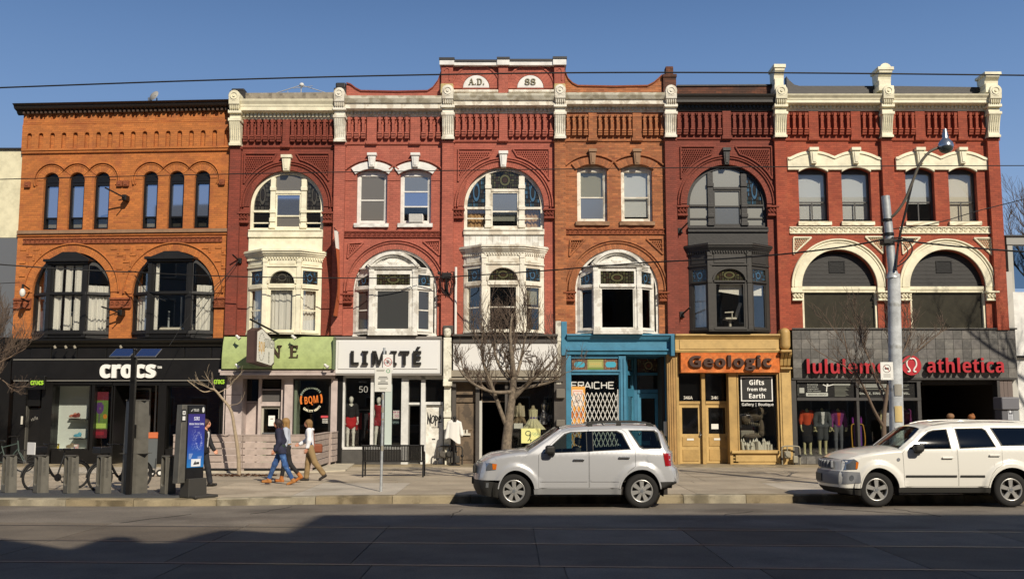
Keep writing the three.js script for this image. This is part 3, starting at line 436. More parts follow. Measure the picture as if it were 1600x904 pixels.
function typeB(name,label,k,L,o){// two sash windows over an arch with a wooden bay inside
const B=house(name,label,k,k + 1,GROUP),{u,y}=B;B.k=k;
const Lx=u(o.L,450),Rx=u(o.R,450),r=(Rx - Lx)/ 2,cx=(Lx + Rx)/ 2,crown=y(o.crown),ys=crown - r,yb=y(o.base);
const ws=o.wins.map(([a,b])=>[u(a,300),u(b,300)]),wt=y(o.wy[0]),wb=y(o.wy[1]),rise=.16;
const W=masonry(B,k,L,{brick:o.brick,cornice:o.cornice,dentil:o.dentil,bracket:o.bracket,gutter:o.gutter,holes:[archPath(Lx,Rx,yb,ys),...ws.map(([a,b])=>segPath(a,b,wb,wt - rise,rise))],strips:o.keys,base:524});
archivolt(B,cx,ys,r,o.brick);
ws.forEach(([a,b],i)=>{
const w=(b - a)/ 2,R=(w*w + rise*rise)/(2*rise),c=(a + b)/ 2,al=Math.asin(Math.min(1,(w + .12)/(R + .12)));
part(B.t,'lintel',ringUV(ext(ring(c,wt - R,R,R + .26,PI / 2 - al,PI / 2 + al),.001,.07,.01,10),c,wt - R,R),o.lintel??o.brick);
part(B.t,'label_mould',ext(ring(c,wt - R*1.0 - .04,R + .36,R + .41,PI / 2 - al*1.18,PI / 2 + al*1.18),.001,.08,.01,10),o.brick);
const K=o.keys[i];keystone(B,u(K[0],245,.2),u(K[1],245,.2),y(o.ky[0],.2),y(o.ky[1],.2),o.keyM);
sashWin(B,{l:a + .003,r:b - .003,t:wt - .003,b:wb,rise,m:o.frame,fw:.1,z:-.16,inset:true,sill:{m:o.sillM,rough:true},...o.sash[i]});
});
part(B.t,'string_course',[bx(W.x0 + .42,ws[0][0],wt - .42,wt - .39,.001,.02),bx(ws[0][1],ws[1][0],wt - .42,wt - .39,.001,.02),bx(ws[1][1],W.xR - .02,wt - .42,wt - .39,.001,.02)],o.brick);
const bl=u(o.band[0],365),br=u(o.band[1],365);bandPanel(B,bl,br,y(o.band[3]),y(o.band[2]),o.terra);
for(const s of[-1,1]){const T=o.tri[s<0?0:1].map(([a,b])=>[u(a,b),y(b)]);triPanel(B,T,o.brick,o.brick);const c0=s<0?Lx - .40:Rx,c1=s<0?Lx:Rx + .34;capital(B,c0 + .01,c1 - .01,y(o.cap[1]),y(o.cap[0]),o.terra);}
// arch frame, dark backing above the bay, bay and segmental pediment
const g=sub(B.t,'arch_frame');part(g,'frame',ext(holed(archPath(Lx + .002,Rx - .002,yb + .002,ys,THREE.Shape),archPath(Lx + .09,Rx - .09,yb + .06,ys)),-.26,-.06,0,30),o.wood);
const tb=y(418);const seg=[[cx - Math.sqrt(Math.max(.01,(r - .05)**2 -(tb - ys)**2)),tb],[cx + Math.sqrt(Math.max(.01,(r - .05)**2 -(tb - ys)**2)),tb]];const a0=Math.asin((tb - ys)/(r - .05));for(let i=0;i<=20;i++){const a=a0 +(PI - 2*a0)*i / 20;seg.push([cx +(r - .05)*Math.cos(a),ys +(r - .05)*Math.sin(a)]);}
part(g,'boarding',ext(seg,-.34,-.3),mChar);  // charcoal sheet: shade of the gap behind the pediment put into its colour
const pj=.42,pl=o.plan.map((p,i)=>{const z=i % 3?pj:-.05;return[u(p,460,z),z];});
const pY=y(o.ped[1],.5),clip=(x)=>ys + Math.sqrt(Math.max(.0,(r - .06)**2 -(x - cx)**2))- .02;
bayWin(B,{plan:pl,y0:yb + .003,y1:pY,m:o.wood,gl:o.bayGlass??gThin,sill:y(o.bay[2],.45),trans:[y(o.bay[1],.45),y(o.bay[0][1],.45)],ut:y(o.bay[0][0],.45),stMid:o.st[0],stSide:o.st[1],clip,postTop:pY,meet:o.meet,ent0:0,ent1:0});
const p0=pl[1][0]- .12,p1=pl[2][0]+ .12,pt=y(o.ped[0],.5),w=(p1 - p0)/ 2,hh=pt - pY - .08,R=(w*w + hh*hh)/(2*hh),pc=(p0 + p1)/ 2,al=Math.asin(w / R);
const ps=new THREE.Shape();ps.absarc(pc,pt - R,R - .12,PI / 2 - al,PI / 2 + al,false);ps.lineTo(p0 + .1,pY + .08);
part(g,'pediment',[ext(ring(pc,pt - R,R - .11,R,PI / 2 - al,PI / 2 + al),-.28,pj + .17,.012),ext(ring(pc,pt - R,R - .17,R - .11,PI / 2 - al,PI / 2 + al),-.2,pj + .1,.01),ext(ps,-.25,pj + .02),rb(p0 - .02,p1 + .02,pY + .001,pY + .1,-.25,pj + .14,.015),rb(p0 + .05,p1 - .05,pY - .06,pY - .002,-.05,pj + .08,.012),ball(pc,pY + .17,pj + .02,.09,2.4,.7,.4,10)],o.wood);
for(const s of[-1,1]){const q0=s<0?pl[0]:pl[2],q1=s<0?pl[1]:pl[3];const[mx,len]=facetM(q0,q1),yo=y(o.ped[1]+ 4,.3);const e0=s<0?len*.42:-.02,e1=s<0?len + .02:len*.58;part(g,'cornice',[0,1,2].map((i)=>rb(e0,e1,yo - .1 + i*.055,yo - .05 + i*.055,-.1,.03 + i*.04,.01).applyMatrix4(mx)),o.wood);}
part(g,'sill',[rb(pl[1][0]- .1,pl[2][0]+ .1,yb - .05,yb + .1,0,pj + .08,.015),rb(Lx,Rx,yb - .06,yb + .001,-.3,.08,.015)],o.wood);
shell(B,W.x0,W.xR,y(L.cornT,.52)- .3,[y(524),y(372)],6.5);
return B;
}
function parapet(B,pts,m,z0=-.3,z1=-.02,cap){const P=pts.map(([px,py])=>[B.u(px,140,z1),B.y(py,z1)]);const g=part(B.t,'parapet',ext([...P,[P.at(-1)[0],B.y(165)],[P[0][0],B.y(165)]],z0,z1),m);if(cap){const cs=[];for(let i=0;i<P.length - 1;i++){const a=P[i],b=P[i + 1];cs.push(ext([[a[0],a[1]+ .001],[b[0],b[1]+ .001],[b[0],b[1]+ .05],[a[0],a[1]+ .05]],z0 - .04,z1 + .05));}part(B.t,'coping',cs,cap);}}
function finial(B,x0,x1,y0,y1,m){const h=y1 - y0,w=x1 - x0,c=(x0 + x1)/ 2,bk=(a,b,f,g)=>rb(c - w / 2*f,c + w / 2*f,y0 + h*a,y0 + h*b,g[0],g[1],.02);part(B.t,'finial',[bk(0,.22,1,[-.25,.5]),bk(.2,.5,.78,[-.2,.38]),prof([[-.2,y0 + h*.45],[.34,y0 + h*.45],[.36,y0 + h*.62],[.5,y0 + h*.78],[.5,y0 + h*.9],[-.25,y0 + h*.9]],c - w*.42,c + w*.42),bk(.86,1,1.05,[-.27,.54])],m);}
const mDarkBrick=brick(brickMap(0x5e3826,0x3a2a22,8,{vary:.35,patch:0x2e2622,amt:.5,joint:.7}));
const mFlash=paint(0x25211f,.5),mParaConc=M(0xffffff,.9,{map:metric(grain(0x8a8172,.25,71,{patch:0x5d564c,amt:.6}),1.2)});

// second house from the left: oxblood brick, cream woodwork, diner below
const h2=typeA('brick_shop_house','dark red painted brick shop house with cream woodwork above the green diner fascia',0,{...lv(154,172,176,182,186,188,221,230),br:227},{
L:389.5,R:505,crown:266,base:523.5,brick:BR.oxblood,cornice:mCream,bracket:mCream,dentil:mCream,strip:[441,452],key:[438,455,241,266],keyM:mCream,spT:240,sp:[382,514,432,463],cap:[332,349],ledge:[360,371],wood:mIvory,win:[299,329,336,347],plan:[390,413,466,502],corn:[391,402],bay:[[422,443],451,517],
glass:{glassTop:gDust,glassL:mStD,glassR:mStD,glass:gFilm,glass2:gDust,glassS:mStD,glassS2:gOld},st:[mStD,mStB],curt:[1,1,1],meet:.5,bayGlass:gClear});
parapet(h2,[[376,145],[520,144]],mParaConc);part(h2.t,'parapet_pier',[bx(h2.u(359,150),h2.u(383,150),h2.y(156),h2.y(142),-.4,.05),rb(h2.u(361,150),h2.u(381,150),h2.y(142),h2.y(138),-.38,.02,.03)],mFlash);
// third: rose brick, white peeling woodwork
const h3=typeB('brick_shop_house','rose painted brick shop house with bright white window heads above the black lettered fascia',1,{...lv(150,169,172,178,182,184,216,225),br:221},{
L:552,R:683,crown:389,base:523,brick:BR.rose,cornice:mOff,gutter:mGutter,bracket:mOff,dentil:mOff,wins:[[557,605],[625,673.5]],wy:[264,349],keys:[[573,588],[641,656]],ky:[238,260],keyM:mWhite,lintel:mWhite,frame:mWhite,sillM:mWhite,band:[535,690,361,371],terra:mTerraRed,
tri:[[[545,380],[568,379],[543,403]],[[661,377],[687,376],[686,399]]],cap:[459,474],wood:mPeel,plan:[553,580,648,677],ped:[393,417],bay:[[428,445],452,515],st:[mStG,mStB],meet:.5,bayGlass:MP([.05,.052,.052],.12,{ior:1.7}),
sash:[{rails:[.47],glass:[gDust,gDust]},{rails:[.33,.66],glass:[gOld,gFilm,gGrey]}]});
parapet(h3,[[541,131],[548,133],[556,139],[564,143],[620,144],[668,143],[676,138],[684,127],[689,112]],BR.rose,-.3,-.02,mTerraRed);
part(h3.t,'parapet_pier',[bx(h3.u(522,140),h3.u(541,140),h3.y(153),h3.y(138),-.4,.08),rb(h3.u(524,140),h3.u(540,140),h3.y(138),h3.y(129),-.38,.04,.05)],mFlash);
{const{u,y}=h3,t=thing('air_conditioner','boxy air conditioner in the right upper window of the rose house','air conditioner',V(h3.fr.o.x + u(650,340),SW + y(349),0)),w=u(661,340)- u(639,340),hh=y(334)- y(348);
part(t,'casing',[rb(-w / 2,w / 2,.02,hh,-.3,.12,.02)],mWhite);part(t,'grille',[...Array.from({length:7},(_,i)=>bx(-w / 2 + .04,w / 2 - .04,.05 + i*.035,.065 + i*.035,.12,.13)),frameGeo(-w / 2 + .02,w / 2 - .02,.035,hh - .02,.02,.119,.135)],M(0xb3b2ad,.6));}
// fourth: tall centre house with the dated parapet
const h4=typeA('brick_shop_house','tall middle house of rose brick with raised parapet reading A.D. 88',2,{...lv(146,164,167,173,177,180,213,221),br:217},{
L:724.6,R:850,crown:260.5,base:521,brick:BR.rose2,cornice:mOff,gutter:mGutter,bracket:mOff,dentil:mOff,strip:[780,793],key:[779,794,235,260],keyM:mWhite,spT:233,sp:[716,858,771,801],cap:[327,342],ledge:[359,367],wood:mOff,win:[296,324,329,340],plan:[725,756,816,850],corn:[384,395],bay:[[418,438],446,516],boards:true,apronM:mPeel,
glass:{glassTop:mStG,glassL:mStB,glassR:mStB,glass:gGrey,glass2:gOld,glassS:gClear,blind:.75,blindM:mBlindGrey,sideCurt:mTanCurt},st:[mStG,mStB],meet:.52,meetMid:true,bayGlass:gOld,blinds:[0,0,.6]});
{
const{u,y,t}=h4,z=-.02,X=(p)=>u(p,120,z),Y=(p)=>y(p,z),a0=X(690),a1=X(708),b0=X(779),b1=X(794),c0=X(866),c1=X(882),yb=Y(150),yt=Y(104);
part(t,'parapet',ext(rectPath(a0,c1,yb,yt,THREE.Shape),-.4,z),BR.rose2);
part(t,'parapet_pier',[bx(a0,a1,Y(134),yt,z + .001,z + .16),bx(b0,b1,Y(147),yt,z + .001,z + .14),bx(c0,c1,Y(134),yt,z + .001,z + .16)],BR.rose2);
part(t,'niche',[[a0,a1],[c0,c1]].map(([p,q])=>{const m=(p + q)/ 2,w=(q - p)*.17;return ext(ring(m,Y(112),w,w + .035,0,PI),z + .16,z + .185);}).concat([[a0,a1],[c0,c1]].map(([p,q])=>{const m=(p + q)/ 2,w=(q - p)*.17;return bx(m + w,m + w + .035,Y(128),Y(112),z + .16,z + .185);})),BR.rose2);
part(t,'coping',[[a0 - .06,a1 + .05,94.5,.26],[a1 + .051,b0 - .051,97,.2],[b0 - .05,b1 + .05,93.5,.25],[b1 + .051,c0 - .051,96,.2],[c0 - .05,c1 + .06,93,.26]].map(([p,q,py,d])=>bx(p,q,Y(104.5),Y(py + 2.5),-.44,z + d)),mWhite);
part(t,'coping_cap',[[a0 - .08,a1 + .06,94.5,.29],[a1 + .061,b0 - .061,97,.23],[b0 - .06,b1 + .06,93.5,.28],[b1 + .061,c0 - .061,96,.23],[c0 - .06,c1 + .08,93,.29]].map(([p,q,py,d])=>bx(p,q,Y(py + 2.5)+ .001,Y(py)+ .02,-.46,z + d)),mFlash);
for(const[cxp,str,ser]of[[744,'A.D.',0],[828.5,'88',1]]){const cx=X(cxp),y0=Y(138),R=u(cxp + 20.5,130,z)- cx,g=sub(t,'date_panel');
part(g,'plaque',ext(ring(cx,y0,0.001,R,0,PI),z + .001,z + .05,.01,24),mWhite);part(g,'letters',letters(str,SERIFB,cx - R*(ser?.42:.58),cx + R*(ser?.42:.62),y0 + R*.24,y0 + R*.72,z + .05,z + .085),M(0x6d6449,.6));
part(t,'arch_ring',ringUV(ext(ring(cx,y0,R + .02,R + .36,0,PI),z + .001,z + .035,0,30),cx,y0,R),BR.rose2);part(t,'hood_mould',ext(ring(cx,y0,R + .36,R + .42,0,PI),z + .001,z + .07,.01,30),BR.rose2);part(g,'sill',bx(cx - R - .02,cx + R + .02,y0 - .06,y0 - .002,z + .001,z + .1),mTerraRed);}
part(t,'ledge',[[a1,b0],[b1,c0]].map(([p,q])=>rb(p + .01,q - .01,Y(147),Y(143),z + .001,.24,.02)),mOff);part(t,'pier_base',[[a0,a1],[c0,c1]].map(([p,q])=>rb(p - .02,q + .02,Y(150),Y(134),z + .001,.28,.04)),mTin);
}
// fifth: tan unpainted brick
const h5=typeB('brick_shop_house','unpainted tan brick shop house with dark open bay above the blue shop',3,{...lv(145,162,165,171,175,180,211,220),br:216},{
L:899,R:1029,crown:389,base:521,brick:BR.tan,cornice:mOff,gutter:mGutter,bracket:mOff,dentil:mOff,wins:[[902,949],[970.5,1019.5]],wy:[257,346],keys:[[920,933],[989,1003]],ky:[232,256],keyM:mStone,frame:mOff,sillM:mStone,band:[884,1040,357,366],terra:mTerra,
tri:[[[891,375],[914,374],[890,400]],[[1010,373],[1035,373],[1036,397]]],cap:[456,471],wood:mPeel,plan:[902,931,999,1022],ped:[390,414],bay:[[423,443],449,513],st:[mStG,mStB],bayGlass:gThin,
sash:[{rails:[.46],glass:[gGrey,gOld],blind:.62,blindM:mBlind},{rails:[.46],glass:[gClear,gClear],blind:.93,blindM:mBlindGrey}]});
parapet(h5,[[883,112],[888,124],[895,131],[903,135],[960,136],[1012,135],[1022,130],[1030,123],[1035,118]],BR.tan,-.3,-.02,mTerra);
part(h5.t,'parapet_pier',[bx(h5.u(1036,125),h5.u(1056,125),h5.y(150),h5.y(117),-.4,.1),rb(h5.u(1035,125),h5.u(1057,125),h5.y(122),h5.y(117),-.42,.14,.02),rb(h5.u(1040,110),h5.u(1052,110),h5.y(117),h5.y(104),-.3,.06,.03)],mDarkBrick);
// sixth: maroon, black woodwork
const h6=typeA('brick_shop_house','maroon brick shop house with all black woodwork above the ochre shop',4,{...lv(146,159,163,168,173,177,210,217),br:214},{
L:1074,R:1199,crown:257,base:519,brick:BR.maroon,cornice:mSlate,bracket:mOff,dentil:mChar,strip:[1130,1143],key:[1130,1143,230,256],keyM:mChar,spT:229,sp:[1064,1206,1118,1149],cap:[322,338],ledge:[356,363],wood:mChar,woodBay:mSlate,win:[293,320,321,340],plan:[1075,1110,1172,1198],corn:[382,392],bay:[[420,438],442,512],
glass:{glassTop:gPale,glassL:gPale,glassR:mStB,glass:gPale,glass2:gGrey,glassS:gPale},st:[mStG,mStB],bayGlass:gClear,curt:[1,0,0],cornM:mSlate});
parapet(h6,[[1058,135],[1212,134]],mDarkBrick,-.3,-.02,mFlash);
{const{u,y}=h6;part(h6.t,'blind',ext([[u(1126,450,.4),y(446)],[u(1160,450,.4),y(445)],[u(1160,450,.4),y(463)],[u(1124,450,.4),y(457)]],.3,.31),M(0xeeece4,.8));part(h6.t,'blind',bx(u(1176,450,.2),u(1192,450,.2),y(462),y(445),.02,.03),M(0xeeece4,.8));}
{const{u,y,fr}=h6,p=V(fr.o.x + u(1144,500),SW + y(519),.05),t=thing('office_chair','pale office chair seen through the black bay window of the maroon house','chair',p),m=M(0xcfcabb,.6);
part(t,'seat',rb(-.28,.12,.42,.5,-.22,.22,.03),m);part(t,'backrest',tube([V(.14,.5,0),V(.2,.75,0),V(.3,1.02,0)],.06,10),m);part(t,'stem',[rod(V(-.08,.05,0),V(-.08,.42,0),.05),...[0,1,2,3,4].map((i)=>rod(V(-.08,.08,0),V(-.08 + .28*Math.cos(i*1.256),.03,.28*Math.sin(i*1.256)),.025))],m);part(t,'armrest',[rod(V(-.3,.66,.22),V(.0,.68,.22),.025),rod(V(-.05,.46,.22),V(-.05,.68,.22),.02)],m);}
// seventh and eighth bays: one crimson double house with cream dressings
{
const B=house('brick_double_house','wide crimson brick double house with cream arches at the right end of the row',5,7,GROUP),{u,y,t}=B,L={...lv(146,160,163,168,173,177,210,219),br:214};B.k=5;
const bays=[{w:[[1248.5,1294.5],[1316,1361.5]],keys:[[1265,1280],[1331,1346]],L:1253.5,R:1371,band:[1234,1380],lin:[1230,1378],tri:[[[1240,371],[1268,371],[1240,397]],[[1352,370],[1380,370],[1380,396]]]},{w:[[1416,1461],[1483.5,1527.5]],keys:[[1432,1447],[1499,1513]],L:1422,R:1540,band:[1406,1552],lin:[1399,1546],tri:[[[1409,371],[1438,371],[1411,397]],[[1522,372],[1549,372],[1550,398]]]}];
const wt=y(262),wb=y(346),rise=.17,yb=y(515),holes=[],S=[];
for(const b of bays){const Lx=u(b.L,450),Rx=u(b.R,450),r=(Rx - Lx)/ 2,ys=y(390)- r,ws=b.w.map(([p,q])=>[u(p,300),u(q,300)]);S.push({Lx,Rx,r,ys,ws});holes.push(archPath(Lx,Rx,yb,ys),...ws.map(([p,q])=>segPath(p,q,wb,wt - rise,rise)));}
const W=masonry(B,5,L,{brick:BR.crimson,cornice:mCream,bracket:mCream,dentil:mCream,holes,strips:bays.flatMap((b)=>b.keys),base:516,last:true,mid:6,kEnd:7});
bays.forEach((b,i)=>{
const{Lx,Rx,r,ys,ws}=S[i],cx=(Lx + Rx)/ 2;
// paired cream heads: one plate with two segmental cut-outs and a waved top
const l0=u(b.lin[0],250),l1=u(b.lin[1],250),y0=y(266),yv=y(252),top=[];const cs=ws.map(([p,q])=>(p + q)/ 2);
for(let k=0;k<=40;k++){const x=lerp(l1,l0,k / 40),d=Math.min(...cs.map((c)=>Math.abs(x - c))),hw=(ws[0][1]- ws[0][0])*.78;top.push([x,lerp(y(236),y(246),clamp((d / hw)**2))]);}
const sh=new THREE.Shape();sh.moveTo(l0,y0);for(const[p,q]of ws){const w=(q - p)/ 2,R=(w*w + rise*rise)/(2*rise),c=(p + q)/ 2,al=Math.asin(w / R);sh.lineTo(p,y0);sh.lineTo(p,wt - rise);sh.absarc(c,wt - R,R,PI / 2 + al,PI / 2 - al,true);sh.lineTo(q,y0);}sh.lineTo(l1,y0);for(const p of top)sh.lineTo(...p);
part(t,'window_head',[ext(sh,.001,.09,.012,12)],mCream);
const tp=top.map(([x,yy])=>[x,yy - .07]);const hm=new THREE.Shape();top.forEach((p,k)=>hm[k?'lineTo':'moveTo'](lerp(p[0],(l0 + l1)/ 2,.02),p[1]- .05));tp.reverse().forEach((p)=>hm.lineTo(lerp(p[0],(l0 + l1)/ 2,.02),p[1]- .035));part(t,'label_mould',ext(hm,.091,.13),mCream);
ws.forEach(([p,q],k)=>{const K=b.keys[k];keystone(B,u(K[0],245,.2),u(K[1],245,.2),y(230,.2),y(255,.2),mCream,.26);const lit=i===1&&k===1;
sashWin(B,{l:p + .003,r:q - .003,t:wt - .003,b:wb,rise,fw:.055,z:-.2,d:.08,m:mGraphite,rails:[.40],mull:[[.5]],glass:gClear,blind:lit?.98:i===1?.62:.95,blindM:lit?mBlind:mBlindGrey,sill:{m:mCream,rough:true}});});
bandPanel(B,u(b.band[0],360),u(b.band[1],360),y(365),y(354),mCream);
part(t,'arch_ring',[ext(ring(cx,ys,r + .002,r + .39,0,PI),.001,.06,.012,40),ext(ring(cx,ys,r + .24,r + .28,0,PI),.061,.085,0,40),ext(ring(cx,ys,r + .33,r + .38,0,PI),.061,.11,.008,40)],mCream);part(t,'arch_leg',[bx(Lx - .39,Lx - .002,y(455),ys - .001,.001,.055),bx(Rx + .002,Rx + .39,y(455),ys - .001,.001,.055)],mCream);
for(const T of b.tri)triPanel(B,T.map(([p,q])=>[u(p,q),y(q)]),mCream,mCream);
capital(B,Lx - .38,Lx + .02,y(470),y(455),mCream);capital(B,Rx - .02,Rx + .38,y(470),y(455),mCream);
const g=sub(t,'arched_window');const yt0=y(453),yt1=y(447),mF=mBlack;
part(g,'transom',rb(Lx + .01,Rx - .01,yt0,yt1,-.24,-.02,.02),mCream);part(g,'frame',[frameGeo(Lx + .005,Rx - .005,yb + .003,yt0 - .002,.07,-.26,-.05)],mCream);
part(g,'pane',bx(Lx + .07,Rx - .07,yb + .07,yt0 - .07,-.16,-.155),MP(0x39362c,.22,{map:metric(whiteGrain,.8),ior:1.7}));
const bd=[];for(let k=0;k<9;k++){const ya=yt1 + .002 + k*(r + ys - yt1)/ 9,ybb=ya +(r + ys - yt1)/ 9 - .006,hw=(yy)=>Math.sqrt(Math.max(0,(r - .012)**2 - Math.max(0,yy - ys)**2));if(hw(ybb)>.05)bd.push([[cx - hw(ya),ya],[cx + hw(ya),ya],[cx + hw(ybb),ybb],[cx - hw(ybb),ybb]]);}
for(const q of bd)part(g,'panel_board',ext(q,-.25,-.21),mChar);const vw=u(b.L + 58,400)- u(b.L + 46,400);part(g,'hatch',[frameGeo(cx - .28,cx + .28,y(425),y(406),.035,-.21,-.185),bx(cx - .24,cx + .24,y(424),y(407),-.21,-.2)],mBlack);
part(g,'backing',ext(archPath(Lx,Rx,yt1,ys,THREE.Shape),-.3,-.26),mDark);
});
parapet(B,[[1230,119],[1234,125],[1242,132],[1250,134],[1364,134],[1390,134],[1536,136]],mFlash,-.35,-.05);
for(const[p,q,a,b]of[[1208,1226,103,150],[1370,1394,107,150],[1536,1561,115,153]])finial(B,u(p,130,.3),u(q,130,.3),y(b - 6,.3),y(a,.3),mCream);
part(t,'scroll_cap',[disc(u(1382,110,.3),y(109,.3),.2,-.2,.45)],mCream);
part(t,'corner_trim',bx(W.x1 + .002,W.x1 + .22,0,y(424),-.5,-.05),M(0xb2b0a8,.7));
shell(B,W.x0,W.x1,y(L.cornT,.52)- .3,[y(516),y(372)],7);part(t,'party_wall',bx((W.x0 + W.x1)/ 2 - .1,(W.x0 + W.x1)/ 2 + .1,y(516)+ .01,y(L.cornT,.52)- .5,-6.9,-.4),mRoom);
globalThis.h7=B;B.W=W;
}
const h7=globalThis.h7;
// ---------- the orange corner building ----------
{
const ang=-3.6*PI / 180,fr=frameOf(356.5,ang,190),t=thing('orange_brick_building','orange brick building with black shopfront and arched bays at the left end of the row','building',fr.o,ang),u=fr.u,y=fr.y,B={t,fr,u,y};
const x1=-.01,x0=u(28,350),yb=y(528),yt=y(171),m=BR.orange;
const wins=[[66.5,90.5],[106,130.5],[145.5,170],[221.5,245.5],[262,286.5],[302.5,327]].map(([a,b])=>[u(a,310),u(b,310)]),wb=y(357.5),wt=y(268.5);
const big=[[50.5,172.5],[206.5,335]].map(([a,b])=>[u(a,450),u(b,450)]),bt=y(393.5);
const holes=[...wins.map(([a,b])=>archPath(a,b,wb,wt -(b - a)/ 2)),...big.map(([a,b])=>archPath(a,b,yb + .002,bt -(b - a)/ 2))];
const wl=rectPath(x0,x1,yb,yt,THREE.Shape);wl.holes.push(...holes);part(t,'wall',ext(wl,-.38,0,0,20),m);
part(t,'side_wall',[bx(x0,x0 + .3,0,yt,-14,-.381),bx(x0 + .301,x1,0,yt,-7.2,-7)],m);part(t,'roof',bx(x0,x1,yt + .001,yt + .15,-14,.0),mFlash);part(t,'floor',[y(528),y(375)].map((Y)=>bx(x0 + .301,x1,Y - .25,Y,-6.999,-.381)),mRoom);
part(t,'party_wall',[bx(x1 - .2,x1 - .002,.02,yt,-6.9,-.39),bx((x0 + x1)/ 2 - .1,(x0 + x1)/ 2 + .1,y(528)+ .01,yt - .1,-6.9,-.39)],mRoom);
// dark metal cornice
const c0=y(171,.3),c1=y(158.5,.4);part(t,'cornice',prof([[0,c0 - .06],[.1,c0 - .02],[.14,c0 + .05],[.3,c0 + .1],[.34,c0 + .14],[.36,c1 - .06],[.44,c1 - .02],[.45,c1],[0,c1 + .06]],x0 - .22,x1),paint(0x241d19,.5));
const nd=Math.floor((x1 - x0)/ .16);each(t,'dentil',bx(-.04,.04,0,.08,.1,.2),paint(0x4a3728,.6),Array.from({length:nd},(_,i)=>[x0 +(x1 - x0)*(i + .5)/ nd,c0 - .05,0]));
// band of small sunk squares, string courses, blind arcade
const ya=y(178),yc=y(191),str=(py,h=.1,p=.06)=>part(t,'string_course',prof([[.001,y(py)- h / 2],[p,y(py)- h / 4],[p,y(py)+ h / 4],[.001,y(py)+ h / 2]],x0,x1),m);
const n=18,sp=(x1 - x0 - .1)/ n,xc=Array.from({length:n},(_,i)=>x0 + .28 + sp*i);
{const s=rectPath(x0,x1,y(190),y(172),THREE.Shape);for(const x of xc)if(x + .1<x1)s.holes.push(rectPath(x - .095,x + .095,y(185.5),y(177)));part(t,'slotted_band',ext(s,.001,.05),m);}
str(191.5);str(236.5,.11,.07);
{const s=rectPath(x0,x1,y(234),y(193.5),THREE.Shape);for(const x of xc)if(x + .1<x1)s.holes.push(archPath(x - .085,x + .085,y(231),y(210)));part(t,'blind_arcade',ext(s,.001,.09,0,8),m);}
// lobed hood moulds over the groups of three, with corner blocks
for(const gi of[0,3]){const c=[0,1,2].map((k)=>(wins[gi + k][0]+ wins[gi + k][1])/ 2),sy=wt -(wins[gi][1]- wins[gi][0])/ 2,R=(c[1]- c[0])/ 2*1.28,gs=[],g2=[];
c.forEach((x,k)=>{const over=Math.acos(Math.min(1,(c[1]- c[0])/ 2 / R)),a0=k===2?-.32:over,a1=k===0?PI + .32:PI - over;gs.push(ext(ring(x,sy,R,R + .045,a0,a1),.001,.075,.008,24));gs.push(ext(ring(x,sy,R - .07,R - .04,a0,a1),.001,.04,0,24));g2.push(ringUV(ext(ring(x,sy,(wins[gi][1]- wins[gi][0])/ 2 + .012,R - .07,Math.max(a0,.02),Math.min(a1,PI - .02)),.001,.018,0,24),x,sy,.35));});
part(t,'hood_mould',gs,m);part(t,'arch_ring',g2,m);
for(const px of gi?[197.5,347]:[43.5,187.5]){const x=u(px,286),Y=y(287);part(t,'corner_block',[rb(x - .1,x + .1,Y - .1,Y + .1,.001,.1,.012),rb(x - .05,x + .05,Y - .05,Y + .05,.09,.125,.01)],mTerra);}}
wins.forEach(([a,b],i)=>{const g=sub(t,'arched_sash_window'),r=(b - a)/ 2,ys=wt - r,yh=y(i<3?288:287);
part(g,'frame',ext(holed(archPath(a + .003,b - .003,wb + .002,ys,THREE.Shape),rectPath(a + .08,b - .08,wb + .07,yh)),-.28,-.12,0,14),mBlack);part(g,'head_panel',ext(ring((a + b)/ 2,ys - .06,.001,r - .07,.0,PI),-.119,-.1,.006),mBlack);
part(g,'sash_bar',bx(a + .08,b - .08,y(338.5)- .03,y(338.5)+ .03,-.26,-.15),mBlack);part(g,'pane',bx(a + .08,b - .08,y(338.5)+ .03,yh,-.2,-.195),gFilm);part(g,'pane',bx(a + .08,b - .08,wb + .07,y(338.5)- .03,-.215,-.21),gShop);
part(g,'blind',bx(a + .07,b - .07,y(352),y(338),-.36,-.35),M(i>3?0x3a342c:0x8a8172,.9));});
{const n=5;for(let i=0;i<n;i++){const w=(x1 - x0)/ n;part(t,'sill_stone',bx(x0 + w*i + .004,x0 + w*(i + 1)- .004,y(364),y(359),.001,.09),mStone);}}
str(367,.07,.05);bandPanel(B,u(36,376),u(347,370),y(379.5),y(371),mTerra,.045);
{// basket-weave bricks standing proud between the arches
const gs=[],top=y(383),bot=y(455);let row=0;for(let yy=top - .08;yy>bot;yy -=.235,row++)for(let x=x0 + .14 +(row&1?.235:0),q=0;x<x1 - .2;x +=.47,q++){const inA=big.some(([a,b])=>{const c=(a + b)/ 2,s=bt -(b - a)/ 2,R=(b - a)/ 2 + .34;return yy<s?Math.abs(x + .1 - c)<R + .1:Math.hypot(x + .1 - c,yy - s)<R + .12;});if(inA)continue;gs.push(bx(x,x + .21,yy - .068,yy,.001,.03),bx(x + .235,x + .235 + .07,yy - .21,yy,.001,.03));}
part(t,'woven_brickwork',gs,m);}
const mB=mBlackP;
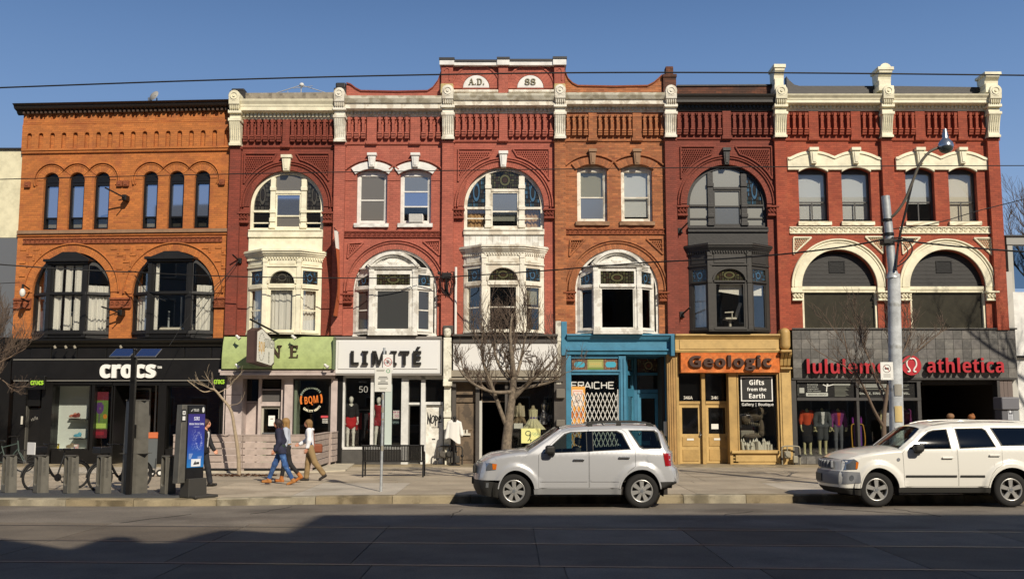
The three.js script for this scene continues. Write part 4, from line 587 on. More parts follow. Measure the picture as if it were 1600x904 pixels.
big.forEach(([a,b],i)=>{
const c=(a + b)/ 2,r=(b - a)/ 2,ys=bt - r;part(t,'arch_ring',ringUV(ext(ring(c,ys,r + .002,r + .28,0,PI),.001,.03,0,40),c,ys,r),m);part(t,'hood_mould',ext(ring(c,ys,r + .28,r + .325,0,PI),.001,.085,.01,40),m);
const g=sub(t,'arch_frame');part(g,'frame',ext(holed(archPath(a + .002,b - .002,yb + .01,ys,THREE.Shape),archPath(a + .1,b - .1,yb + .05,ys)),-.3,-.1,0,30),mB);
const pp=i?[206,233,296,335]:[50,75,132.5,172],pl=pp.map((p,k)=>{const z=k % 3?.3:-.12;return[u(p,460,z),z];});pl[0][0]=a + .02;pl[3][0]=b - .02;
const yP=y(i?402:404.5,.3),cl=(x)=>ys + Math.sqrt(Math.max(0,(r - .03)**2 -(x - c)**2))- .02;
const bg=sub(t,'bay_window'),tr=y(458,.25),si=y(516.5,.25),ba=yb + .003;
for(let f=0;f<3;f++){const[mx,len]=facetM(pl[f],pl[f + 1]),T=(q)=>q.applyMatrix4(mx),e=f===1?.14:.1,top=(s)=>Math.min(yP - .1,cl(lerp(pl[f][0],pl[f + 1][0],s / len)));
const pts=[[0,ba],[len,ba]];for(let k=0;k<=12;k++)pts.push([len*(1 - k / 12),Math.max(tr + .02,top(len*(1 - k / 12)))]);const hi=[[e,tr + .06],[len - e,tr + .06]];for(let k=0;k<=8;k++){const s=lerp(len - e,e,k / 8);hi.push([s,Math.max(tr + .1,top(s)- .11)]);}
const sh=shp(pts);sh.holes.push(rectPath(e,len - e,si,tr - .05),new THREE.Path(hi.map((p)=>new THREE.Vector2(...p))));part(bg,'wood_casing',T(ext(sh,-.08,0)),mB);
part(bg,'pane',T(bx(e,len - e,si,tr - .05,-.05,-.045)),gClear);part(bg,'pane',T(ext(hi,-.05,-.045)),gClear);
part(bg,'sash',[T(frameGeo(e - .002,len - e + .002,si - .002,tr - .048,.03,-.07,-.02)),T(rb(-.02,len + .02,tr - .045,tr + .045,-.02,.05,.012)),T(rb(-.03,len + .03,si - .12,si - .02,-.02,.07,.012)),T(frameGeo(.1,len - .1,ba + .06,si - .15,.03,.001,.02))],mB);
const cw=[[[0,.16],[.3,.55],[.8,1]],[[0,.45]],[[0,1]]][f===1?1:f===0?1:2];const cc=i===0?(f===1?[[0,.3],[.38,.62],[.68,1]]:f===2?[[0,1]]:[[0,.12]]):(f===1?[[0,.14]]:f===0?[[0,.9]]:[[.25,1]]);
for(const[p,q]of cc)part(bg,'curtain',T(drape(lerp(e - .02,len - e + .02,p),lerp(e - .02,len - e + .02,q),si,f===1?yP - .2:tr + .3,-.13,f*3 + i,.05)),mCurtain);}
const po=[];for(const k of[1,2])po.push(bx(pl[k][0]- .07,pl[k][0]+ .07,ba,yP - .1,pl[k][1]- .07,pl[k][1]+ .04));part(bg,'corner_post',po,mB);
const p0=pl[1][0]- .16,p1=pl[2][0]+ .16,pc=(p0 + p1)/ 2;part(bg,'pediment',[rb(p0,p1,yP - .09,yP,-.25,.5,.012),rb(p0 + .06,p1 - .06,yP - .16,yP - .091,-.25,.42,.012),ext([[p0 + .06,yP + .001],[p1 - .06,yP + .001],[pc + .25,bt - .02],[pc - .25,bt - .02]],-.25,.28)],mB);
part(bg,'boarding',ext(seg2(c,ys,r,yP),-.34,-.31),mBlack);part(bg,'floor',slab(offPlan(pl,-.05),ba - .06,ba - .002),mDark);
if(i===0){part(bg,'bed',[rb(pl[1][0]+ .75,pl[2][0]- .02,si,si + .62,-.9,-.3,.1),rb(pl[1][0]+ .1,pl[1][0]+ .6,si + .1,si + .75,-1.1,-.5,.15)],M(0xd8d4c8,.9));}
else{part(bg,'sofa',[rb(pl[1][0]+ .1,pl[2][0]- .1,si - .05,si + .16,-.9,-.3,.08),rb(pl[1][0]+ .9,pl[2][0]- .1,si + .1,si + .3,-.9,-.5,.08)],M(0xcfcabc,.9));part(bg,'floor_lamp',[rod(V(pl[1][0]+ .35,si,-.6),V(pl[1][0]+ .35,si + .75,-.6),.035),rod(V(pl[1][0]+ .8,si,-.6),V(pl[1][0]+ .8,si + 1.25,-.6),.035)],M(0xb9c0c4,.3,{metalness:.3}));}
});
for(const[a,b]of[[u(21,474),big[0][0]],[big[0][1],big[1][0]],[big[1][1],u(353,470)]])bandCap(B,a + .01,b - .01,y(480.5),y(466),mTerra);
globalThis.h1={t,fr,u,y,x0,x1};
}
function seg2(c,ys,r,yP){const R=r - .02,a0=Math.asin(Math.min(.999,Math.max(0,(yP - .1 - ys)/ R))),pts=[];for(let i=0;i<=20;i++){const a=a0 +(PI - 2*a0)*i / 20;pts.push([c + R*Math.cos(a),ys + R*Math.sin(a)]);}return pts;}
function bandCap(B,x0,x1,y0,y1,m){const gs=[bx(x0,x1,y0,y1,.001,.06),rb(x0,x1,y1 - .05,y1 + .02,.001,.11,.012),rb(x0,x1,y0 - .02,y0 + .03,.001,.1,.012)],n=Math.max(2,Math.round((x1 - x0)/ .2)),w=(x1 - x0)/ n;for(let i=0;i<n;i++){gs.push(mv(new THREE.TorusGeometry(.062,.02,5,10),x0 + w*(i + .5),(y0 + y1)/ 2,.065),ball(x0 + w*(i + .5),(y0 + y1)/ 2,.06,.035,1,1,.6,6));}part(B.t,'capital',gs,m);}
const h1=globalThis.h1;

// ---------- neighbours at both edges and the row across the street ----------
{// cream and grey building at the left edge
const fr=frameOf(10),{u,y}=fr,t=thing('rendered_building','plain cream rendered building with grey lower wall at the left edge','building',fr.o),x1=h1.fr.o.x - fr.o.x + h1.x0*Math.cos(-3.6*PI / 180)- .02,x0=-9,z=-.55;
part(t,'wall',bx(x0,x1,y(371,z),y(234,z),-9,z),paint(0xd9d2b2,.85));part(t,'coping',bx(x0,x1 - .01,y(234,z)+ .001,y(231.5,z),-9,z + .08),mFlash);
const nP=3;for(let i=0;i<nP;i++)part(t,'cladding_panel',bx(x1 - 2*(i + 1)+ .01,x1 - 2*i - .005,y(527,z)+ .01,y(371,z)- .01,-1,z - .01),M(0x6f7276,.4,{metalness:.3}));
part(t,'shop_wall',[bx(x0,x1,0,y(527,z),-9,z - .02)],mBlack);part(t,'fascia',bx(x0,x1,y(560,z),y(530,z),z - .1,z + .12),mSatin);
}
{// white building and grey portal at the right edge
const fr=frameOf(1592),{u,y}=fr,t=thing('white_building','white rendered building with a dark ledge at the right edge','building',fr.o),z=-.2,x0=u(1586,500,z),x1=9;
part(t,'wall',[bx(x0,x1,0,y(456,z),-9,z)],paint(0xe2e1dc,.8));part(t,'ledge',bx(x0 - .05,x1,y(559,z),y(555.5,z),z + .001,z + .14),mBlack);part(t,'corner_strip',bx(x0 - .06,x0 - .002,0,y(456,z),-1,z - .02),mBlack);
const g=thing('steel_portal','grey steel portal with flat beam rising beside the crimson house at the right edge','frame',V(fr.o.x + u(1577,400,-.6),SW,-.6)),gx=0;const yy=(p)=>y(p,-.6);
part(g,'beam',bx(-.1,9,yy(382.5),yy(370),-.3,.1),M(0x8f8f8a,.6));part(g,'cap',bx(-.16,9,yy(370)+ .001,yy(368),-.36,.16),mFlash);part(g,'post',bx(-.06,.12,0,yy(382.5)- .001,-.2,.06),M(0xa09f98,.6));part(g,'glass_screen',bx(.2,9,y(450,-.6),yy(384),-.14,-.13),glassOf(0xc8d4dc,1.5));
}
{// the row across the street, behind the viewpoint: it shades the road and stands in the window reflections
const zf=38,edge=[[-40,842],[0,842],[60,851],[118,861],[128,861],[150,845],[172,839],[205,839.5],[224,849],[262,848],[300,838],[345,828.5],[375,829],[420,832],[450,833],[470,824],[492,807.5],[503,804],[1600,803.5],[2300,803]];
const top=edge.map(([px,py])=>{const g=gnd(px,py,.1),k=(zf - g.z)/ SUN.z;return[g.x + SUN.x*k,g.y + SUN.y*k];});
const cuts=[[-60,0],[-22,0],[-6,0]];const mO=M(0x8a7566,.9),mO2=M(0x7c7f80,.85),mO3=M(0xa08a70,.9);
const blocks=[[[-70,15.5],[-32,15.5]],[[-32,17.3],[-14,17.3]],[[-14,16.2],[top[0][0],16.2],[top[0][0],top[0][1]],top[1]],[top[1],...top.slice(2,12)],[...top.slice(11,18)],[top[17],[34,top[18][1]]],[[34,17.2],[75,17.2]]];
['low brown building far down the other side of the street','grey building across the street mirrored in the orange building','tan building across the street, left of the gables','gabled brown building across the street casting the humped shadow','grey stepped building across the street casting the sloped shadow edge','long tan building across the street casting the straight road shadow','brown building across the street at the far right'].forEach((lab,i)=>{
const b=blocks[i],x0=b[0][0],x1=b.at(-1)[0],xc=(x0 + x1)/ 2,t=thing('opposite_building',lab,'building',V(xc,0,zf)),P=b.map(([x,yy])=>[x - xc,yy]);
part(t,'wall',ext([...P,[x1 - xc - .01,0],[x0 - xc + .01,0]].reverse(),0,9),[mO,mO2,mO3][i % 3]);
const fr=[],pn=[];const hmin=Math.min(...b.map((q)=>q[1]));for(let f=0;f*3.6 + 3.4<hmin - 1;f++)for(let x=x0 - xc + 1;x<x1 - xc - 1.2;x +=2.6){fr.push(bx(x - .08,x + 1.28,.9 + f*3.6 - .08,.9 + f*3.6 + 2,-.06,-.002));pn.push(bx(x,x + 1.2,.9 + f*3.6,.9 + f*3.6 + 1.9,-.075,-.062));}
if(fr.length){part(t,'window_surround',fr,M(0xc9c3b4,.8)).userData.kind='stuff';part(t,'window_pane',pn,gDark).userData.kind='stuff';}
});
}
// ---------- shopfronts ----------
const kit=(B)=>{const f=B.fr??B;return{...B,b:(p0,p1,q0,q1,z0,z1,r)=>{const pm=((q0??725)+(q1??725))/ 2,X0=f.u(p0,pm,z1),X1=f.u(p1,pm,z1),Y0=q1===null?.004:f.y(q1,z1),Y1=f.y(q0,z1);return r?rb(X0,X1,Y0,Y1,z0,z1,r):bx(X0,X1,Y0,Y1,z0,z1);}};};
function rebase(t){// put the group's origin at the base of what it holds
const bb=new THREE.Box3(),v=V(0,0,0);t.traverse((o)=>{if(o.isMesh){o.geometry.computeBoundingBox();const b=o.geometry.boundingBox.clone();b.translate(o.position.clone().add(o.parent !==t&&o.parent?o.parent.position:v));bb.union(b);}});
const c=V((bb.min.x + bb.max.x)/ 2,bb.min.y,(bb.min.z + bb.max.z)/ 2);for(const k of t.children)k.position.sub(c);t.position.add(c.clone().applyAxisAngle(V(0,1,0),t.rotation.y));return t;
}
const inB=(B,name,label,cat,group)=>thing(name,label,cat,B.fr.o,B.fr.ang,group);
const printed=(w,h,draw,rough=.5,o={})=>M(0xffffff,rough,{map:canvasTex(w,h,draw),...o});
const decal=(w,h,draw,o={})=>M(0xffffff,.6,{map:canvasTex(w,h,draw),transparent:true,alphaTest:.4,...o});
const font=(x,s,px,al='center')=>{x.font=s + px + 'px sans-serif';x.textAlign=al;x.textBaseline='middle';};

// --- black shopfront of the orange building
{
const B=kit(h1),{u,y,t,b}=B,mk=mBlack;
part(t,'shop_cornice',prof([[0,y(542)],[.2,y(542)],[.24,y(539)],[.38,y(536)],[.44,y(533)],[.44,y(530)],[.0,y(528)]],u(17,535,.4),-.02),mk);
part(t,'shop_panel_band',b(18,352,542,562,-.3,.12),mk);
const vs=[47,80,120,166,205,245,288,330,351];for(let i=0;i<vs.length - 1;i++)part(t,'shop_panel',b(vs[i]+ 1.2,vs[i + 1]- 1.2,543.5,559.5,.12,.16,.012),mSatin);
part(t,'light_strip',[b(20,352,560.3,561.8,.121,.19),b(20,352,593.5,595,.121,.19)],M(0x77756f,.5));
part(t,'fascia',b(18,352,562.3,593,-.3,.17),mSatin);
part(t,'shop_wall',[b(18,37.5,595.5,null,-.35,.12),b(62.5,79,595.5,null,-.35,.15),b(140.5,145,600,null,-.3,.1),b(79.001,175,703,null,-.3,.12),b(245,257.5,600,null,-.35,.14),b(257.501,351,703,null,-.3,.12),b(79.001,175,595.5,600.5,-.3,.12),b(176,351,595.5,602,-.3,.12),b(345,351.5,602,703,-.3,.12),b(37.501,62.499,595.5,634,-.3,.05)],mk);
part(t,'plinth',b(79,175,722,null,.12,.15),mSatin);part(t,'plinth',b(257.5,351,722,null,.12,.15),mSatin);
const d=sub(t,'side_door');part(d,'leaf',b(39.5,61.5,637,null,-.16,-.1),mSatin);part(d,'frame',[b(37.6,39.4,634.001,null,-.2,.06),b(61.6,62.4,634.001,null,-.2,.06)],M(0x55534d,.5));part(d,'graffiti',panelGeo(u(47,655,-.09),u(59,655,-.09),y(660,-.09),y(648,-.09),-.092,.006),decal(128,128,(x,w,h)=>{x.strokeStyle='#8a8780';x.lineWidth=6;x.beginPath();for(let i=0;i<40;i++){const a=i / 39;x.lineTo(10 + a*108,64 + Math.sin(a*19)*26 + Math.sin(a*7)*14);}x.stroke();}));
part(t,'intercom',b(31.5,34.5,650,663,.12,.15,.01),M(0xc9c5b8,.6));
// windows
const win=(p0,p1,q0,q1,z=.02)=>{const g=sub(t,'shop_window');part(g,'frame',frameGeo(u(p0,650,z),u(p1,650,z),y(q1,z),y(q0,z),.05,z - .12,z + .05),mk);part(g,'pane',b(p0 + 2,p1 - 2,q0 + 2,q1 - 2,z - .06,z - .052),gShop);return g;};
win(79,140.5,600.5,703);win(145,175,600.5,703);win(257.5,345,602,703);
// display box with pale boards
const db=sub(t,'display_case');part(db,'board',[b(79.5,140,598,703,-.8,-.75),bx(u(79.5,650,-.3),u(79.5,650,-.3)+ .03,y(703),y(599),-.749,-.12),bx(u(79.5,650,-.3)+ .03,u(140,650,-.3),y(704),y(702),-.749,-.11),bx(u(79.5,650,-.3)+ .03,u(140,650,-.3),y(600),y(598.5),-.749,-.15)],M(0xdfe4e0,.8));part(db,'back_panel',b(140.2,146,600,703,-.8,-.14),mBlack);
part(db,'shelf',[b(107,139,654,655.6,-.74,-.35),b(107,139,684.5,686,-.74,-.35)],M(0x2c2c2c,.3));
// shoes and cards on display
const shoe=(p,q,c,lab,z=-.5)=>{const s=inB(B,'display_shoe',lab,'shoe','shoes in the pale window case'),m=M(c,.6),X=u(p,q,z),Y=y(q,z);part(s,'upper',[ball(X,Y + .075,z,.13,1.1,.55,.5),ball(X + .08,Y + .12,z,.09,.8,.9,.5)],m);part(s,'sole',rb(X - .17,X + .16,Y + .004,Y + .04,z - .05,z + .05,.015),M(0xd8d5cc,.7));rebase(s);};
shoe(118,653.5,0x7a2f28,'dark red shoe on the upper glass shelf of the pale window case');shoe(113,653.5,0xc77f6a,'pinkish shoe left of the dark red one on the upper shelf',-.6);shoe(120,684,0x5fa9c4,'light blue shoe on the lower shelf of the pale window case');shoe(108,701,0x8a7a62,'brown shoe on the floor of the pale window case',-.4);
for(const[p0,p1,q,c,lab]of[[81,94,693,'#c9b23c','yellow and blue price card at the left in the pale case'],[112,124,694,'#d7a8a8','pink card lying in the middle of the pale case']]){const s=inB(B,'price_card',lab,'card');part(s,'board',panelGeo(u(p0,q,-.5),u(p1,q,-.5),y(701.5,-.4),y(q,-.4),-.4,.02),printed(64,48,(x,w,h)=>{x.fillStyle=c;x.fillRect(0,0,w,h);x.fillStyle='#345a88';x.fillRect(6,26,30,16);x.fillStyle='#f2f0e8';x.fillRect(6,6,50,14);}));rebase(s);}
{const s=inB(B,'window_poster','green and red poster with flower shapes in the narrow black shop window','poster');part(s,'sheet',panelGeo(u(146.5,650,-.12),u(167.5,650,-.12),y(684,-.12),y(612,-.12),-.12,.01),printed(128,384,(x,w,h)=>{x.fillStyle='#6a1f2e';x.fillRect(0,0,w,h);x.fillStyle='#66823f';x.fillRect(0,70,w,240);x.fillStyle='#5d3a78';for(let k=0;k<9;k++){x.beginPath();x.ellipse(50 + 22*Math.cos(k*.7),135 + 30*Math.sin(k*.7),15,22,k,0,7);x.fill();}x.fillRect(44,150,8,110);x.fillStyle='#c9822f';x.beginPath();x.arc(104,205,20,0,7);x.fill();x.fillStyle='#b8d46a';x.fillRect(6,262,110,40);x.fillStyle='#9a2438';x.fillRect(0,330,100,30);}));rebase(s);}
// splayed entrance with a glass door
part(t,'entrance_wall',[b(175,177,600,null,-1.2,.1),b(208,246,602,612,-1.35,-1.2),b(176,196,612,null,-1.35,-1.25)],mk);const dr=sub(t,'glass_door');const z=-1.15;
part(dr,'frame',frameGeo(u(207,650,z),u(234,650,z),.01,y(606,z),.06,z - .05,z),M(0x8f8d88,.35,{metalness:.7}));part(dr,'pane',b(209,232,608,721,z - .03,z - .025),gShop);part(dr,'door_handle',tube([V(u(228,640,z),y(633,z),z),V(u(228,640,z),y(633,z),z + .09),V(u(228,640,z),y(690,z),z + .09),V(u(228,640,z),y(690,z),z)],.02,24),mChrome);
part(t,'entrance_post',[b(240,242.5,602,null,-.9,-.85),b(183.5,185,602,null,-.7,-.66)],M(0x9a9893,.35,{metalness:.7}));
{const s=inB(B,'door_poster','small purple printed notice on the glass shop door','poster');part(s,'sheet',panelGeo(u(221,660,-1.1),u(230,660,-1.1),y(690,-1.1),y(661,-1.1),-1.1,.008),printed(64,160,(x,w,h)=>{x.fillStyle='#b9b0b8';x.fillRect(0,0,w,h);x.fillStyle='#6a4a72';x.fillRect(8,20,48,60);x.fillStyle='#4a3a44';for(let k=0;k<6;k++)x.fillRect(8,92 + k*10,46,4);}));rebase(s);}
{const s=inB(B,'window_note','small lime green note stuck inside the narrow entrance glass','note');part(s,'sheet',panelGeo(u(178.5,660,-.5),u(183.5,660,-.5),y(668,-.5),y(654,-.5),-.5,.008),M(0x9ab82e,.7));rebase(s);}
for(const[p,lab]of[[84,'leftmost'],[101,'second'],[115,'third'],[187,'fourth and rightmost']]){const s=inB(B,'spot_lamp',lab + ' small spot lamp on a stalk above the black fascia panels','lamp','spot lamps over the black shopfront'),X=u(p,540,.6),Y=y(541,.6);part(s,'arm',[rod(V(X,Y + .06,.4),V(X,Y + .03,.62),.015)],mIron);part(s,'head',[rod(V(X,Y + .04,.6),V(X + .03,Y - .05,.57),.036,.05,10)],M(0x8d8676,.4));rebase(s);}
{const s=inB(B,'shop_sign','large white rounded letters reading crocs on the black fascia','sign');const L=letters('crocs',SANSB,u(156,580,.2),u(243.5,580,.2),y(590.5,.2),y(569,.2),.175,.25,0,-.005,.035);for(const g of L)part(s,'letter',g,M(0xe8e6e0,.4));for(const g of letters('tm',SANSB,u(245.5,573,.2),u(252,573,.2),y(575.5,.2),y(571.5,.2),.175,.2))part(s,'letter',g,M(0xe8e6e0,.4));rebase(s);}
for(const[p0,p1,q0,q1,lab]of[[43.5,69,587,608,'small black box sign with lime green letters left of the main fascia'],[328,352,586,607,'black blade sign with lime green letters at the right end of the black shopfront']]){const s=inB(B,'box_sign',lab,'sign','small green lettered signs of the black shop'),r=p0>100,z1=r?.85:.5;part(s,'box',b(p0,p1,q0,q1,z1 - .14,z1,.02),mBlack);part(s,'bracket',b(p0 + 4,p0 + 6,q0 + 8,q0 + 10,.17,z1 - .14),mIron);for(const g of letters('crocs',SANSB,u(p0 +(r?6:4),597,z1),u(p1 - 1.5,597,z1),y(q1 - 7,z1),y(q0 + 7,z1),z1,z1 + .03,0,-.01,.03))part(s,'letter',g,M(0x9cc93a,.5));rebase(s);}
}
// --- diner under the second house
{
const B=kit(h2),{u,y,t,b}=B,mP=paint(0xbfb0aa,.6),mG=MP(0xa2b173,.5,{map:metric(whiteGrain,1.1),clearcoat:.2});
const P=[];for(let i=0;i<=12;i++){const a=i / 12;P.push([.36 + .2*Math.sin(a*PI*.6),y(526.5,.15)+(y(576,.45)- y(526.5,.15))*a**1.15]);}
part(t,'ledge',[b(341,523,577,581.5,-.3,.46,.01),b(343,523,582,586,-.3,.52,.01),b(348,522,586.2,591,-.3,.3)],mP);
part(t,'pier',[b(348,377,591.2,null,-.5,.12),b(443,456,591.2,null,-.4,.12),b(516,526,591.2,null,-.5,.12)],mP);part(t,'block_joint',[b(348.5,376.8,616,617,.119,.126)],M(0x6f625f,.8));
part(t,'lobby_door',[b(378,402,630,null,-.55,-.48)],mP);part(t,'transom',[b(377.5,403,626.5,629.5,-.55,-.42),b(402.2,407,591.3,null,-.5,-.2),b(438,443.2,591.3,null,-.5,-.1),b(407.2,437.8,627.5,634,-.5,-.2),b(407.2,437.8,607.5,609.5,-.5,-.2)],mP);
part(t,'pane',b(378,402,591.5,626,-.52,-.51),gDark);part(t,'lobby_wall',b(377,404,591.5,null,-.75,-.6),mDark);
const lv=sub(t,'louvre');for(let i=0;i<5;i++)part(lv,'blade',mv(new THREE.BoxGeometry(u(437,600)- u(408,600),.045,.012).rotateX(.6),u(422.4,600,-.3),y(594.5 + i*2.6,-.3),-.3),mDark);
part(t,'vent_panel',b(408,437.5,610,627,-.36,-.33),M(0x4d4a48,.7));
const dr=sub(t,'glass_door');part(dr,'frame',frameGeo(u(408,660,-.3),u(437.5,660,-.3),.01,y(635,-.3),.07,-.38,-.3),M(0xa7a294,.5));part(dr,'pane',b(410,435.5,638,716,-.35,-.34),gShop);part(dr,'push_bar',b(409,437,675.5,677.5,-.3,-.22),mSteel);part(dr,'notice',panelGeo(u(419,655,-.33),u(429,655,-.33),y(665,-.33),y(649,-.33),-.33,.006),printed(64,96,(x,w,h)=>{x.fillStyle='#e8e6df';x.fillRect(0,0,w,h);x.fillStyle='#333';x.fillRect(20,26,28,8);}));
part(t,'inner_wall',[b(404,416,636,null,-1.9,-1.8)],M(0xa9b39a,.8));
const g=sub(t,'shop_window');part(g,'frame',[frameGeo(u(456,640,0),u(516,640,0),y(704),y(592),.05,-.1,.05)],mSlate);part(g,'pane',b(458,514,594,702,-.04,-.032),gShop);part(t,'stall_riser',b(456,516,704.2,null,-.3,.06),mP);part(t,'window_lining',b(458.5,463,594,704,-.7,-.12),M(0x8f9a86,.8));
// round window emblem: printed ring of letters, orange brackets
const dk=sub(t,'window_lettering');const draw=(x,w,h)=>{const c=w / 2;const arc=(str,r,a0,a1,col,fs,flip)=>{x.fillStyle=col;font(x,'bold ',fs);for(let i=0;i<str.length;i++){const a=a0 +(a1 - a0)*i /(str.length - 1);x.save();x.translate(c + r*Math.cos(a),c + r*Math.sin(a));x.rotate(a +(flip?-PI / 2:PI / 2));x.fillText(str[i],0,0);x.restore();}};
arc('BURGERSHOPPE',215,-PI*.86,-PI*.22,'#9aa593',52);arc('QUALITY MEATS',208,PI*.72,PI*.20,'#e8e2c4',56,true);x.save();x.translate(c,c);x.rotate(-.12);x.fillStyle='#d2701f';font(x,'bold ',150);x.scale(.84,1.25);x.fillText('BQM',0,4);x.restore();x.strokeStyle='#d2701f';x.lineWidth=34;x.beginPath();x.arc(c,c,205,PI - .42,PI + .34);x.stroke();x.beginPath();x.arc(c,c,205,-.5,.3);x.stroke();};
part(dk,'emblem',panelGeo(u(465.5,625,-.02),u(506.5,625,-.02),y(646,-.02),y(602,-.02),-.02,.006),decal(512,512,draw));
part(dk,'hours_notice',panelGeo(u(501,655,-.015),u(514.5,655,-.015),y(662,-.015),y(649,-.015),-.018,.006),decal(128,128,(x,w)=>{x.fillStyle='#c2434a';x.fillRect(0,0,w,34);x.fillStyle='#d9d6cc';font(x,'bold ',26);for(let k=0;k<3;k++){x.fillText('HOURS'.slice(0,5),64,56 + k*26);}}));
{const s=inB(B,'fascia_sign','curved pale green fascia with dark serif letters above the diner','sign');const a=u(348.5,550,.4),c=u(521,550,.4);part(s,'fascia',prof([...P,[.1,P.at(-1)[1]],[.0,P[0][1]]].reverse(),a,c),mG);
for(const[ch,p0,p1]of[['N',421,440.5],['E',452.5,466.5]]){const L=letters(ch,SERIFB,u(p0,550,.45),u(p1,550,.45),y(559,.45),y(539.5,.45),.45,.585)[0];part(s,'letter',L,M(0x3a2a16,.6));}
part(s,'end_rim',[b(519.6,522,526.5,577,.0,.66)],M(0x5b6a4a,.6));rebase(s);}
{// projecting lightbox sign hung from a bar
const s=inB(B,'hanging_sign','white lightbox with brown casing hung from a bar in front of the green fascia','sign');const zN=2.2,zF=.75,xr=u(404,540,zN),w=.34,y0=y(572,1.4),y1=y(512,1.8),ch=.3,zs=[[zF,y0 + ch*.4],[zF + .25,y0],[zN - .0,y0 + .1],[zN,y1 - .12],[zN - .35,y1],[zF,y1 - ch*1.3]];
part(s,'casing',prof(zs,xr - w,xr),paint(0x4a3630,.6));part(s,'edge_strip',prof([...zs.map(([q,r])=>[lerp(q,1.5,-.03),lerp(r,(y0 + y1)/ 2,-.03)])],xr - .05,xr - .001),paint(0x3e2c27,.6));
const inn=zs.map(([q,r])=>[lerp(q,1.5,.07),lerp(r,(y0 + y1)/ 2,.07)]);let gf=prep(prof(inn,xr + .001,xr + .02));{const p=gf.attributes.position,uv=gf.attributes.uv;for(let i=0;i<p.count;i++)uv.setXY(i,1 -(p.getZ(i)- zF)/(zN - zF),(p.getY(i)- y0)/(y1 - y0));gf.userData.keepUV=true;}
part(s,'face',gf,printed(256,256,(x,w)=>{x.fillStyle='#d9d8cf';x.fillRect(0,0,w,w);x.strokeStyle='#7a7a70';x.lineWidth=7;x.setLineDash([12,7]);x.beginPath();x.ellipse(66,128,42,92,0,0,7);x.stroke();x.setLineDash([]);x.fillStyle='#caa055';font(x,'bold ',62);x.save();x.translate(66,128);x.scale(.6,1.5);x.fillText('BQM',0,0);x.restore();x.fillStyle='#3f3f3a';x.save();x.translate(176,100);x.scale(.8,1.5);font(x,'',58);x.fillText('DINER',0,0);x.restore();font(x,'bold ',30);for(let k=0;k<3;k++)x.fillText('BBQ'[k],172,168 + k*26);}));
part(s,'hanging_bar',[rod(V(xr - .17,y(500,2),2.35),V(xr + .12,y(527,.3),-.0),.035),rod(V(xr - .17,y1 - .02,1.6),V(xr - .14,y(505,1.6),1.7),.015),rod(V(xr - .17,y1 - .15,.95),V(xr - .05,y(519,.8),.9),.015)],mIron);rebase(s);s.rotation.y=-.17;s.position.x +=.1;}
for(const[p,q,lab]of[[371,526,'clip lamp at the upper left corner of the green fascia'],[458,526,'clip lamp on the top edge of the green fascia right of the hanging sign'],[370,571,'clip lamp at the lower left of the green fascia'],[509,571,'clip lamp at the lower right of the green fascia']]){const s=inB(B,'clip_lamp',lab,'lamp','lamps lighting the green fascia'),X=u(p,q,.8),Y=y(q,.8);part(s,'arm',rod(V(X - .1,Y - .02,.62),V(X,Y + .04,.85),.014),mSteel);part(s,'head',rod(V(X - .06,Y + .05,.8),V(X + .08,Y - .07,.82),.035,.065,10),M(0xc6c4bb,.4));rebase(s);}
}
